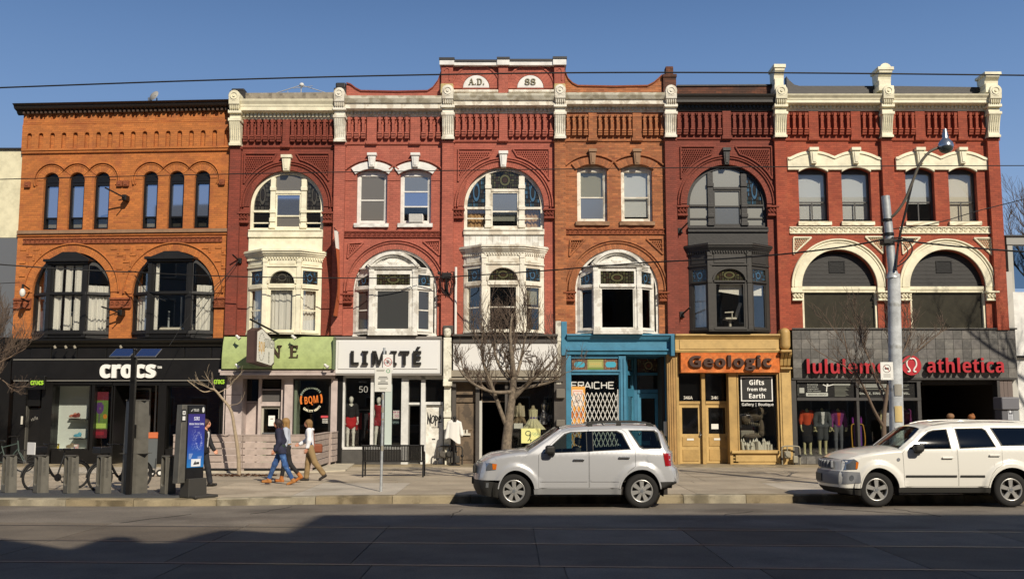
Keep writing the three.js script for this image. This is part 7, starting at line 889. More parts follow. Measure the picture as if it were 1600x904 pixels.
// ---------- figures: one smooth surface per body, hair and clothes as children ----------
function netMesh(f,lo,hi,h){// surface nets over a signed distance
const n=[0,1,2].map((k)=>Math.ceil((hi[k]- lo[k])/ h)+ 2),[nx,ny,nz]=n,val=new Float32Array(nx*ny*nz),id=(x,y,z)=>x + nx*(y + ny*z);
for(let z=0;z<nz;z++)for(let y=0;y<ny;y++)for(let x=0;x<nx;x++)val[id(x,y,z)]=f(lo[0]+ x*h,lo[1]+ y*h,lo[2]+ z*h);
const vi=new Int32Array(nx*ny*nz).fill(-1),pos=[],idx=[];
for(let z=0;z<nz - 1;z++)for(let y=0;y<ny - 1;y++)for(let x=0;x<nx - 1;x++){
let c=0,sx=0,sy=0,sz=0,m=0;const v=[];for(let k=0;k<8;k++){v.push(val[id(x +(k&1),y +(k>>1&1),z +(k>>2))]);if(v[k]<0)m++;}if(!m||m===8)continue;
for(let a=0;a<8;a++)for(const bit of[1,2,4]){const b=a|bit;if(b===a||(v[a]<0)===(v[b]<0))continue;const t=v[a]/(v[a]- v[b]);sx +=(a&1)+(bit===1?t:0);sy +=(a>>1&1)+(bit===2?t:0);sz +=(a>>2)+(bit===4?t:0);c++;}
vi[id(x,y,z)]=pos.length / 3;pos.push(lo[0]+(x + sx / c)*h,lo[1]+(y + sy / c)*h,lo[2]+(z + sz / c)*h);
}
const quad=(a,b,c,d,fl)=>{if(Math.min(a,b,c,d)<0)return;fl?idx.push(a,c,b,b,c,d):idx.push(a,b,c,b,d,c);};
for(let z=1;z<nz - 1;z++)for(let y=1;y<ny - 1;y++)for(let x=1;x<nx - 1;x++){const s=val[id(x,y,z)]<0;
if(s !==val[id(x + 1,y,z)]<0)quad(vi[id(x,y - 1,z - 1)],vi[id(x,y,z - 1)],vi[id(x,y - 1,z)],vi[id(x,y,z)],!s);
if(s !==val[id(x,y + 1,z)]<0)quad(vi[id(x - 1,y,z - 1)],vi[id(x,y,z - 1)],vi[id(x - 1,y,z)],vi[id(x,y,z)],s);
if(s !==val[id(x,y,z + 1)]<0)quad(vi[id(x - 1,y - 1,z)],vi[id(x,y - 1,z)],vi[id(x - 1,y,z)],vi[id(x,y,z)],!s);}
const g=new THREE.BufferGeometry();g.setAttribute('position',new THREE.Float32BufferAttribute(pos,3));g.setIndex(idx);g.computeVertexNormals();return g;
}
const smin=(a,b,k)=>{const h=Math.max(k - Math.abs(a - b),0)/ k;return Math.min(a,b)- h*h*k / 4;};
function boneField(bones,k=.035,grow=0){const B=bones.map(([a,b,ra,rb,fl])=>[a.x,a.y,a.z,b.x - a.x,b.y - a.y,b.z - a.z,1 / Math.max(1e-6,a.distanceToSquared(b)),ra + grow,rb + grow,fl??1]);
const f=(x,y,z)=>{let d=9;for(const q of B){const px=x - q[0],py=y - q[1],pz=z - q[2],t=clamp((px*q[3]+ py*q[4]+ pz*q[5])*q[6]),dx=px - q[3]*t,dy=py - q[4]*t,dz=(pz - q[5]*t)/ q[9];d=smin(d,Math.sqrt(dx*dx + dy*dy + dz*dz)-(q[7]+(q[8]- q[7])*t),k);}return d;};
const lo=[9,9,9],hi=[-9,-9,-9];for(const[a,b,ra,rb]of bones)for(const[p,r]of[[a,ra],[b,rb]])['x','y','z'].forEach((c,i)=>{lo[i]=Math.min(lo[i],p[c]- r - grow - .03);hi[i]=Math.max(hi[i],p[c]+ r + grow + .03);});return{f,lo,hi};}
const boneMesh=(bones,h=.014,k=.035,cut)=>{const{f,lo,hi}=boneField(bones,k);return netMesh(cut?(x,y,z)=>Math.max(f(x,y,z),cut(x,y,z)):f,lo,hi,h);};
// relaxed hand: palm along -y, four bent fingers of different length, thumb from the side
const HAND=(()=>{const b=[[V(-.022,-.01,0),V(-.026,-.075,.004),.017,.015,.8],[V(.0,-.01,0),V(0,-.08,.004),.018,.016,.8],[V(.022,-.01,0),V(.026,-.075,.004),.017,.014,.8]];[[-.032,.058],[-.011,.072],[.011,.068],[.031,.05]].forEach(([x,l])=>{const a=V(x,-.078,.004),c=V(x*1.08,-.078 - l*.5,.012),d=V(x*1.1,-.078 - l*.88,.032),e=V(x*1.08,-.078 - l*.95,.05);b.push([a,c,.0095,.009],[c,d,.009,.0082],[d,e,.0082,.0072]);});b.push([V(-.03,-.025,.004),V(-.055,-.055,.022),.014,.011],[V(-.055,-.055,.022),V(-.058,-.088,.034),.011,.009]);return boneMesh(b,.0042,.008);})();
function headGeo(face){const el=(x,y,z,cx,cy,cz,a,b,c)=>{const k=Math.hypot((x - cx)/ a,(y - cy)/ b,(z - cz)/ c);return(k - 1)*Math.min(a,b,c);};
return netMesh((x,y,z)=>{let d=el(x,y,z,0,.03,-.008,.075,.088,.095);d=smin(d,el(x,y,z,0,-.035,.028,.056,.075,.066),.04);if(face){d=smin(d,el(x,y,z,0,-.012,.098,.012,.026,.016),.014);d=smin(d,el(x,y,z,0,.022,.078,.05,.012,.02),.02);d=smin(d,el(x,y,z,0,-.058,.088,.024,.009,.012),.012);for(const s of[-1,1]){d=smin(d,el(x,y,z,s*.076,-.005,-.005,.012,.03,.02),.01);d=Math.max(d,-el(x,y,z,s*.03,.006,.098,.015,.01,.014));}}return d;},[-.11,-.14,-.13],[.11,.14,.14],.0065);}
const HEADF=headGeo(true),HEADP=headGeo(false);
const DIR=(a,s=0)=>V(Math.sin(s),-Math.cos(a)*Math.cos(s),Math.sin(a)*Math.cos(s));
function figure(o){// local +z is forward
const t=thing(o.name??'person',o.label,o.cat??'person',V(0,0,0),o.turn,o.group),s=o.h / 1.72,hw=o.hips??.085,sw=o.shoulders??.165,lean=o.lean??.03;
const J={pel:V(0,.95,0)};J.waist=V(0,1.08,lean*.4);J.chest=V(0,1.28,lean);J.neck=V(0,1.44,lean*1.2);J.head=V(0,1.585,lean*1.5 + .02);
const legs=[],arms=[];o.legs.forEach(([a,b,ft],i)=>{const sd=i?1:-1,hip=V(sd*hw,.92,0),kn=hip.clone().addScaledVector(DIR(a,sd*.03),.42),an=kn.clone().addScaledVector(DIR(a - b),.42),q=ft??0,toe=an.clone().add(V(0,-.035 - Math.sin(q)*.15,Math.cos(q)*.15)),heel=an.clone().add(V(0,-.05*Math.cos(q),-.035));legs.push({hip,kn,an,toe,heel});});
o.arms.forEach(([a,b,out],i)=>{const sd=i?1:-1,sh=V(sd*sw,1.39,lean),el=sh.clone().addScaledVector(DIR(a,sd*(out??.12)),.27),wr=el.clone().addScaledVector(DIR(a + b,sd*(o.fore?.[i]??.02)),.235);arms.push({sh,el,wr,sd});});
const low=Math.min(...legs.map((l)=>Math.min(l.toe.y - .022,l.heel.y - .028)));for(const p of[...Object.values(J),...legs.flatMap(Object.values),...arms.flatMap((a)=>[a.sh,a.el,a.wr])]){p.y -=low;p.multiplyScalar(s);}
const R=(r)=>r*s,leg=(g)=>legs.flatMap((l)=>[[l.hip,l.kn,R(.083 + g),R(.056 + g)],[l.kn,l.an,R(.054 + g),R(.036 + g*(o.flare??1))]]);
const torso=(g)=>[[J.pel,J.waist,R(.112 + g),R(.098 + g),.78],[J.waist,J.chest,R(.1 + g),R(.122 + g),.76],[V(-sw*.62*s,J.chest.y + R(.09),J.chest.z),V(sw*.62*s,J.chest.y + R(.09),J.chest.z),R(.072 + g),R(.072 + g),.9]];
const arm=(g,fr=1)=>arms.flatMap((a)=>[[a.sh,a.el,R(.047 + g),R(.038 + g)],...(fr>0?[[a.el,fr<1?a.el.clone().lerp(a.wr,fr):a.wr,R(.037 + g),R(.026 + g)]]:[])]);
const feet=(g)=>legs.flatMap((l)=>[[l.heel,l.toe,R(.032 + g),R(.024 + g)],[l.an,l.heel,R(.036 + g),R(.03 + g)]]);
const skinB=[...torso(0),...leg(0),...arm(0),...feet(0),[J.neck.clone().add(V(0,-R(.06),0)),J.headless?J.neck:J.head.clone().add(V(0,-R(.05),-R(.01))),R(.05),R(.046)]];
const gs=[boneMesh(o.noHead?skinB.map((b,i)=>(i===skinB.length - 1?[b[0],J.neck.clone().add(V(0,R(.03),0)),b[2],R(.04)]:b)):skinB,.015,.04)];
for(const a of arms){const d=a.wr.clone().sub(a.el).normalize(),q=new THREE.Quaternion().setFromUnitVectors(V(0,-1,0),d),g=HAND.clone();if(a.sd>0){g.scale(-1,1,1);const ix=g.index.array;for(let i=0;i<ix.length;i +=3){const k=ix[i];ix[i]=ix[i + 1];ix[i + 1]=k;}g.computeVertexNormals();}g.scale(s*.96,s*.96,s*.96);g.rotateY(-a.sd*.9);g.applyQuaternion(q);gs.push(mv(g,a.wr.x,a.wr.y,a.wr.z));}
const HY=J.head,yaw=o.yaw??0,putH=(g)=>mv(g.scale(s,s,s).rotateX(o.nod??0).rotateY(yaw),HY.x,HY.y,HY.z);if(!o.noHead)gs.push(putH((o.plain?HEADP:HEADF).clone()));
part(t,'body',gs,o.skinM);
if(!o.plain&&!o.noHead){part(t,'eyes',putH(join([ball(-.03,.007,.083,.0095,1,1,1,8),ball(.03,.007,.083,.0095,1,1,1,8)])),mDark);part(t,'lips',putH(ball(0,-.058,.094,.017,1.2,.4,.5,8)),M(0xa2564c,.6));}
const T=o.top;if(T){const bones=[...torso(T.g),...(T.sleeve===0?[]:arm(T.g*.9,T.sleeve??.97))],hem=(T.hem??.88)*s;if(T.hem&&T.hem<.9)for(const l of legs)bones.push([l.hip,l.hip.clone().lerp(l.kn,.3),R(.092 + T.g),R(.085 + T.g)]);const yt=J.neck.y - R(T.open??.015);part(t,T.name??'jacket',boneMesh(bones,.014,.05,(x,y,z)=>Math.max(hem - y,Math.hypot(x,z - J.neck.z)<R(.085)?y - yt:-9)),T.m);
if(T.collar)part(t,'collar',boneMesh([[J.neck.clone().add(V(-R(.05),-R(.015),R(.02))),J.neck.clone().add(V(R(.05),-R(.015),R(.02))),R(.045),R(.045)]],.012,.02),T.collar);if(T.under)part(t,'shirt',boneMesh(torso(T.g + .002).slice(0,3),.014,.05,(x,y,z)=>Math.max(Math.abs(x)- R(.045 + .02*sstep(1.1*s,1.4*s,y)),hem - y + .05*s,.02 - z,y - yt)),T.under);}
const B=o.bottom;if(B){const br=B.len??.96,bones=[[J.pel,J.waist,R(.115 + B.g),R(.1 + B.g),.8],...legs.flatMap((l)=>(B.len&&B.len<=.5?[[l.hip,l.hip.clone().lerp(l.kn,B.len*2),R(.088 + B.g),R(.07 + B.g)]]:[[l.hip,l.kn,R(.086 + B.g),R(.06 + B.g)],[l.kn,l.kn.clone().lerp(l.an,(br - .5)*2),R(.058 + B.g),R(.042 + B.g*(B.flare??1))]]))];if(B.skirt)bones.push([V(0,J.pel.y - R(.05),0),V(0,J.pel.y - R(B.skirt),R(.02)),R(.12),R(.14),.75]);const wt=(B.waist??1.03)*s;part(t,B.name??'trousers',boneMesh(bones,.014,.04,(x,y)=>y - wt),B.m);}
if(o.shoesM)part(t,'shoes',boneMesh([...feet(.012),...(o.boots?legs.map((l)=>[l.an,l.an.clone().lerp(l.kn,.22),R(.05),R(.052)]):[])],.011,.02),o.shoesM);
const Hh=o.hair;if(Hh){const b=[[V(-.02,.035,-.015),V(.02,.035,-.015),.092,.092,1.1]];if(Hh.len){b.push([V(-.03,.0,-.06),V(-.02,-Hh.len,-.075),.06,.04],[V(.03,.0,-.06),V(.02,-Hh.len,-.075),.06,.04]);for(const sd of[-1,1])b.push([V(sd*.072,.03,.01),V(sd*.075,-Hh.len*.75,Hh.side??-.01),.028,.024]);}part(t,'hair',putH(boneMesh(b,.009,.03,(x,y,z)=>{const q=Math.hypot(x / .07,(y + .045)/ .1,(z - .1)/ .09)- 1;return -q*.07;})),Hh.m);if(Hh.bun)part(t,'hair_bun',putH(ball(0,.1,-.06,.05)),Hh.m);}
o.extra?.({t,J,legs,arms,s,R,putH});t.userData.hold={arms,J};delete t.userData.hold;return t;
}
const mSkin=MP(0xc98f72,.6),mSkin2=MP(0xb88066,.6);
const standing={legs:[[.02,0],[-.02,0]],arms:[[.03,.12],[.03,.12]]};
const place=(t,px,py,y=SW)=>{const g=gnd(px,py,y);t.position.set(g.x,y,g.z);return t;};
place(figure({label:'person in navy coat, blue jeans and tan boots striding left along the pavement',h:1.66,turn:-PI / 2 + .1,legs:[[.42,.06,.1],[-.28,.22,.55]],arms:[[-.35,.75,.1],[-.1,.55,.12]],lean:.06,skinM:mSkin,top:{name:'coat',m:M(0x23253a,.85),g:.034,hem:.80},bottom:{name:'jeans',m:M(0xffffff,.9,{map:metric(grain(0x2c4a7a,.35,201,{n:256,patch:0x5f86b4,amt:.5}),.5)}),g:.012},shoesM:M(0xa06a34,.8),boots:true,hair:{m:M(0x2e211b,.7),len:.1},
extra:({t,J,R})=>{part(t,'scarf',mv(new THREE.TorusGeometry(R(.06),R(.022),8,16).rotateX(PI / 2),J.neck.x,J.neck.y + R(.01),J.neck.z),M(0x8d2a34,.9));part(t,'bag',rb(.08,.16,.78,1.0,-.1,.18,.03),M(0x1e3326,.8));}}),438,757);
place(figure({label:'person with long blonde hair, pale sweater and black trousers walking left behind the navy coat',h:1.68,turn:-PI / 2 + .05,legs:[[.2,.04,.05],[-.22,.5,.7]],arms:[[.25,.5],[-.15,.35]],skinM:mSkin,top:{name:'sweater',m:M(0xa9b0bd,.9),g:.022,hem:.94},bottom:{m:M(0x1d1b1d,.85),g:.008},shoesM:M(0xa4622a,.8),boots:true,hair:{m:M(0x8d6c3e,.7),len:.3,side:.01},extra:({t,J,R})=>part(t,'belt',mv(new THREE.TorusGeometry(R(.115),R(.016),6,24).rotateX(PI / 2).scale(1,1,.85),0,J.pel.y + R(.06),0),M(0x9a7228,.6))}),447,753);
place(figure({label:'person in white hooded top and khaki trousers with brown bag walking behind the pair',h:1.63,turn:-PI / 2 + .15,legs:[[.12,.02,0],[-.34,.32,.75]],arms:[[.18,.9,.1],[-.05,.3,.16]],skinM:mSkin2,top:{name:'hooded_top',m:M(0xdcdce0,.85),g:.032,hem:.90},bottom:{m:M(0x8a7350,.9),g:.02,flare:1.6},shoesM:M(0x241e1a,.7),hair:{m:M(0x7d5f3a,.75),len:.12},extra:({t,J,R})=>{part(t,'hood',ball(0,J.neck.y - R(.02),J.neck.z - R(.075),R(.085),1.1,.6,.8),M(0xd2d2d8,.85));part(t,'side_stripe',ball(R(.125),J.pel.y + R(.08),.0,R(.06),.5,1.6,1),M(0x2d4468,.85));part(t,'bag',[rb(-.22,-.11,.72,.96,-.32,-.04,.05),tube([V(-.16,.95,-.1),V(-.16,1.25,-.08),V(-.05,J.neck.y,-.04),V(.1,1.25,.1)],.012,16)],M(0x7a3f22,.7));}}),483,751);
place(figure({label:'person in black suit and sunglasses walking right behind the blue map stand',h:1.66,turn:PI / 2 - .1,legs:[[-.15,.1,.2],[.22,.02,0]],arms:[[-.15,.3],[.2,.35]],skinM:mSkin,top:{m:M(0x17161a,.8),g:.03,hem:.84,under:M(0xd6d4d0,.8),open:.04},bottom:{m:M(0x1f2126,.85),g:.014,flare:2},shoesM:M(0x17130f,.6),hair:{m:M(0x4a2f1e,.7),len:.05,bun:true},extra:({t,putH})=>part(t,'sunglasses',putH(join([ball(-.032,.008,.094,.022,1,.75,.4,10),ball(.032,.008,.094,.022,1,.75,.4,10),rod(V(-.075,.012,0),V(-.055,.01,.085),.004),rod(V(.075,.012,0),V(.055,.01,.085),.004)])),MP(0x0c0b0b,.1))}),315,760);
{const g=at(1487,655,3.2),q=at(1521,656,2.6);const a=figure({label:'person with short brown hair behind the white car, only the head showing',h:g.y - SW + .2,turn:PI,...standing,skinM:mSkin2,top:{m:M(0x2a2c30,.9),g:.03,hem:.84},bottom:{m:M(0x26262a,.9),g:.012},shoesM:mIron,hair:{m:M(0x7a5a3c,.7)}});a.position.set(g.x,SW,g.z);const b=figure({label:'person with tied auburn hair near the dark entrance, mostly hidden by the white car',h:q.y - SW + .2,turn:PI + .5,...standing,skinM:mSkin,top:{m:M(0x33262a,.9),g:.026,hem:.84},bottom:{m:M(0x1f1f24,.9),g:.012},shoesM:mIron,hair:{m:M(0x8a5426,.7),bun:true}});b.position.set(q.x,SW,q.z);}
// shop window mannequins
const mMan=MP(0xd9d7d0,.4),mMan2=MP(0xb9b38a,.45);
function mannequin(px,pTop,pBot,z,o){const a=at(px,pBot,z),b=at(px,pTop,z),t=figure({name:'mannequin',cat:'mannequin',plain:true,group:undefined,...standing,skinM:mMan,...o,h:(b.y - a.y)/(o.noHead?.885:1)});t.position.set(a.x,a.y,z);return t;}
mannequin(547,618,699,-.5,{label:'white mannequin in black top and red skirt at the left of the clothes shop window',turn:.25,arms:[[.1,.2,.16],[-.05,.25,.2]],top:{name:'blouse',m:M(0x1d1c1e,.85),g:.026,sleeve:.3,open:.07,hem:.98},bottom:{name:'skirt',m:M(0xb81e24,.85),g:.02,len:.2,skirt:.2,waist:1.06}});
mannequin(592,619,699,-.5,{label:'white mannequin in sleeveless red dress beside the window bar',turn:-.3,legs:[[.12,.02],[-.1,0]],top:{name:'dress',m:M(0x96242e,.85),g:.022,sleeve:0,hem:.72}});
mannequin(1262.5,637,712,-.6,{label:'headless mannequin in orange cardigan and black skirt',noHead:true,skinM:mMan2,shoulders:.16,top:{name:'cardigan',m:M(0xb5421d,.85),g:.02,sleeve:.5,hem:.97,open:.05},bottom:{name:'skirt',m:M(0x17161a,.9),g:.012,len:.5,skirt:.42,waist:1.06},arms:[[.05,.3,.18],[.05,.3,.18]]});
mannequin(1286.5,636,712,-.55,{label:'headless mannequin in grey hooded top and grey shorts',noHead:true,skinM:mMan2,shoulders:.18,top:{name:'hooded_top',m:M(0x44484c,.9),g:.034,sleeve:.75,hem:.88,open:.06,under:M(0xc9cacb,.9)},bottom:{name:'shorts',m:M(0x3f4245,.9),g:.022,len:.44},arms:[[.02,.15,.2],[.02,.15,.2]]});
mannequin(1311.5,637,711,-.6,{label:'headless mannequin in purple jacket and grey tights',noHead:true,skinM:mMan2,shoulders:.165,top:{m:M(0x6d2768,.85),g:.026,hem:.9,open:.03,under:M(0xb5412d,.9)},bottom:{name:'tights',m:M(0x565960,.85),g:.006},legs:[[.06,.02],[-.04,0]],arms:[[.05,.25,.22],[.05,.25,.22]]});
mannequin(1388,636,712,-.6,{label:'headless mannequin in white vest beside the lamp post',noHead:true,skinM:mMan2,top:{name:'vest',m:M(0xc9c9d2,.85),g:.02,sleeve:0,hem:.93},bottom:{name:'tights',m:M(0x1a1a1e,.85),g:.008}});
mannequin(1416,636,712,-.7,{label:'headless mannequin in magenta jacket right of the lamp post',noHead:true,skinM:mMan2,top:{m:M(0x6a1c5c,.85),g:.03,hem:.88},bottom:{name:'tights',m:M(0x1c1c22,.85),g:.008}});
// dress forms in the window behind the tree
function dressForm(px,q0,q1,z,label,build){const a=at(px,q1,z),b=at(px,q0,z),H=b.y - a.y,t=thing('dress_form',label,'dress form',V(a.x,SW,z)),y0=a.y - SW;part(t,'torso',new THREE.LatheGeometry([[0,0],[.15,.02],[.16,.12],[.11,.3],[.14,.46],[.15,.56],[.06,.64],[.05,.72],[0,.73]].map((p)=>new THREE.Vector2(p[0],y0 + H - .73 + p[1])),20).scale(1,1,.75),M(0x9c8f74,.8));part(t,'stand',[rod(V(0,.6,0),V(0,y0 + H - .7,0),.02),disc(0,0,.18,0,.03).rotateX(PI / 2).translate(0,.6,0)],mIron);build(t,y0,H);}
const flounce=(r0,r1,y0,y1,n=14,amp=.03)=>{const pts=[];const g=new THREE.CylinderGeometry(r1,r0,y1 - y0,56,6,true),p=g.attributes.position;for(let i=0;i<p.count;i++){const f=.5 - p.getY(i)/(y1 - y0),a=Math.atan2(p.getZ(i),p.getX(i)),k=1 + amp / r0*4*f*Math.sin(a*n);p.setX(i,p.getX(i)*k);p.setZ(i,p.getZ(i)*k*.8);}mv(g,0,(y0 + y1)/ 2,0);g.computeVertexNormals();return g;};
const mTulle=MP(0xc9c4a0,.9);
dressForm(833,633,668,-.4,'dress form in ivory tulle dress with purple sash behind the yellow poster',(t,y,H)=>{part(t,'bodice',flounce(.125,.165,y + H - .48,y + H - .14,8,.005),mTulle);part(t,'skirt',flounce(.34,.13,y - .06,y + H - .44),mTulle);part(t,'sash',mv(new THREE.CylinderGeometry(.135,.14,.08,24).scale(1,1,.82),0,y + H - .44,0),M(0x4a2c86,.6));});
dressForm(812,628,660,-.5,'dress form in beige ruffled top left of the ivory dress',(t,y,H)=>{part(t,'blouse',[flounce(.15,.165,y + H - .5,y + H - .12,9,.012)],M(0xb3a890,.9));part(t,'skirt',flounce(.2,.14,y - .04,y + H - .48,9,.02),M(0x7c6a52,.9));});
dressForm(852,624,662,-.6,'dress form in dark patterned frock at the right of the dress window',(t,y,H)=>part(t,'frock',[flounce(.22,.12,y - .02,y + H - .4,10,.02),flounce(.12,.15,y + H - .42,y + H - .12,6,.004)],M(0xffffff,.9,{map:metric(grain(0x3a3840,.5,210,{n:128,patch:0xb0aeb4,amt:.8,lo:.5,hi:.55}),.6)})));
{const a=at(710,655,.7),t=thing('hanging_blouse','loose white blouse hung on a black stand outside the old brown door','blouse',V(a.x,SW,a.z)),y=a.y - SW;part(t,'blouse',boneMesh([[V(-.17,y - .1,0),V(.17,y - .12,0),.05,.05],[V(-.05,y - .14,0),V(-.06,y - .75,0),.14,.16,.55],[V(.06,y - .14,0),V(.07,y - .8,0),.13,.14,.55],[V(-.19,y - .12,0),V(-.27,y - .62,.03),.05,.06],[V(.19,y - .12,0),V(.25,y - .5,.03),.05,.07]],.013,.035,(a,b,c)=>Math.max(y - .72 - .1*Math.sin(a*9)- b,Math.hypot(a,c)<.08?b - y + .09:-9)),M(0xd6d4ce,.9));part(t,'stand',[rod(V(0,0,0),V(0,y + .06,0),.022),disc(0,0,.2,0,.03).rotateX(PI / 2).translate(0,.03,0),ball(0,y + .05,0,.06)],mIron);}
// ---------- street furniture ----------
const mDock=M(0x69665e,.5,{metalness:.35,map:metric(whiteGrain,.8)}),mDockD=M(0x4d4b46,.55,{metalness:.3});
function vertText(str,w,h,col){return decal(w,h,(x)=>{x.save();x.translate(w / 2,h / 2);x.rotate(-PI / 2);x.fillStyle=col;font(x,'bold ',w*.72);x.fillText(str,0,0,h*.94);x.restore();});}
{// row of bike docks on their base plate
const a=gnd(-40,777),b=gnd(284,777.5),c=gnd(284,768),d=gnd(-40,768);
const plate=thing('dock_base_plate','long dark grey base plate under the row of bike docks','base plate',V(a.x,SW,a.z));part(plate,'plate',slab([[0,0],[b.x - a.x - .15,b.z - a.z],[b.x - a.x,b.z - a.z - .12],[c.x - a.x,c.z - a.z],[d.x - a.x,d.z - a.z]],.0,.045),M(0x45474a,.7,{metalness:.2}));
const mk=(words)=>{const t=thing('bike_dock','','bike dock',V(0,0,0),0,'bike docks on the base plate'),W=.32,H=.80;
const s=rectPath(-.11,.11,0,H,THREE.Shape);const hole=new THREE.Path();hole.absarc(0,.22,.055,PI,0,false);hole.absarc(0,.74,.055,0,PI,false);hole.closePath();s.holes.push(hole);const A=ext(s,-.06,.06,.012);A.rotateY(-.62);part(t,'slotted_plate',mv(A,-.08,0,.03),mDock);const pg=prep(bx(-.1,.13,0,H,-.06,.06));{const p=pg.attributes.position;for(let i=0;i<p.count;i++)p.setX(i,p.getX(i)*(1.12 - .3*p.getY(i)/ H));}part(t,'post',mv(pg.rotateY(.5),.06,0,-.02),mDock);part(t,'cap',rb(-.17,.14,H - .001,H + .028,-.1,.09,.012),mDockD);part(t,'slot_liner',mv(bx(-.07,.07,.14,.82,-.012,.012).rotateY(-.62),-.05,0,.0),mBlack);
part(t,'lettering',panelGeo(-.055,.055,.3,.84,.068,.006).rotateY(.5).translate(.07,0,-.02),vertText(words,96,420,'#4c4a45'));return t;};
const base=[mk('TELUS'),mk('Desjardins')];[[12,769,1,'bike dock cut by the left edge of the picture, first of the row'],[62,769.5,0,'second bike dock from the left edge, holding a bicycle with white basket sign'],[109,770,0,'third bike dock from the left edge, standing empty'],[160,770.5,1,'fourth bike dock, left of the tall grey station column'],[261,771,0,'bike dock standing alone between station column and map stand']].forEach(([px,py,k,lab],i)=>{const g=gnd(px,py,SW + .045),t=i===0||i===1?base[k]:copyOf(base[k],lab);t.userData.label=lab;t.position.copy(g);t.scale.x=t.scale.z=.8;t.rotation.y=.05;});
}
{const g=gnd(209,769.5,SW + .045),t=thing('station_column','tall grey angular pay station column of the bike docks','column',g);const P=[[-.3,.0],[-.12,.2],[.1,.2],[.3,.02],[.2,-.22],[-.2,-.22]];const gm=prep(slab(P,0,2.02)),p=gm.attributes.position;for(let i=0;i<p.count;i++){const f=1 - .14*p.getY(i)/ 2;p.setX(i,p.getX(i)*f);p.setZ(i,p.getZ(i)*f);}gm.computeVertexNormals();part(t,'casing',gm,mDock);part(t,'screen',rb(-.06,.06,1.2,1.5,.175,.19,.01),mBlack);part(t,'seam',bx(-.31,.31,.86,.868,-.24,.205).scale(.93,1,.93),mDockD);part(t,'top',rb(-.22,.22,2.015,2.05,-.16,.15,.015),mDockD);}
{const g=gnd(200,775.5,SW),z=g.z,Y=(q)=>at(200,q,z).y - SW,t=thing('solar_post','slim black post carrying two tilted blue solar panels','solar post',g);part(t,'post',rb(-.055,.055,0,Y(556),-.055,.055,.012),mBlack);part(t,'head',[rod(V(0,Y(556),0),V(0,Y(546),0),.03),ball(0,Y(546),0,.04),rod(V(-.3,Y(556),-.02),V(.3,Y(556),-.02),.02)],mIron);
for(const s of[-1,1]){const pn=sub(t,'solar_panel'),m4=new THREE.Matrix4().makeRotationX(-.62).setPosition(s*.28,Y(551),-.08),T=(q)=>q.applyMatrix4(m4);part(pn,'frame',T(rb(-.235,.235,-.01,.012,-.22,.22,.008).rotateX(PI / 2).rotateX(-PI / 2).applyMatrix4(new THREE.Matrix4().makeShear(0,0,0,0,s*0,0)).rotateX(.62 + .45)),mSteel);const cs=[];for(let i=0;i<6;i++)for(let j=0;j<5;j++)cs.push(bx(-.215 + i*.0725,-.215 + i*.0725 + .068,.013,.017,-.2 + j*.081,-.2 + j*.081 + .076).rotateX(1.07));part(pn,'cells',cs.map(T),MP(0x1d2b5a,.18,{metalness:.3,clearcoat:1}));}}
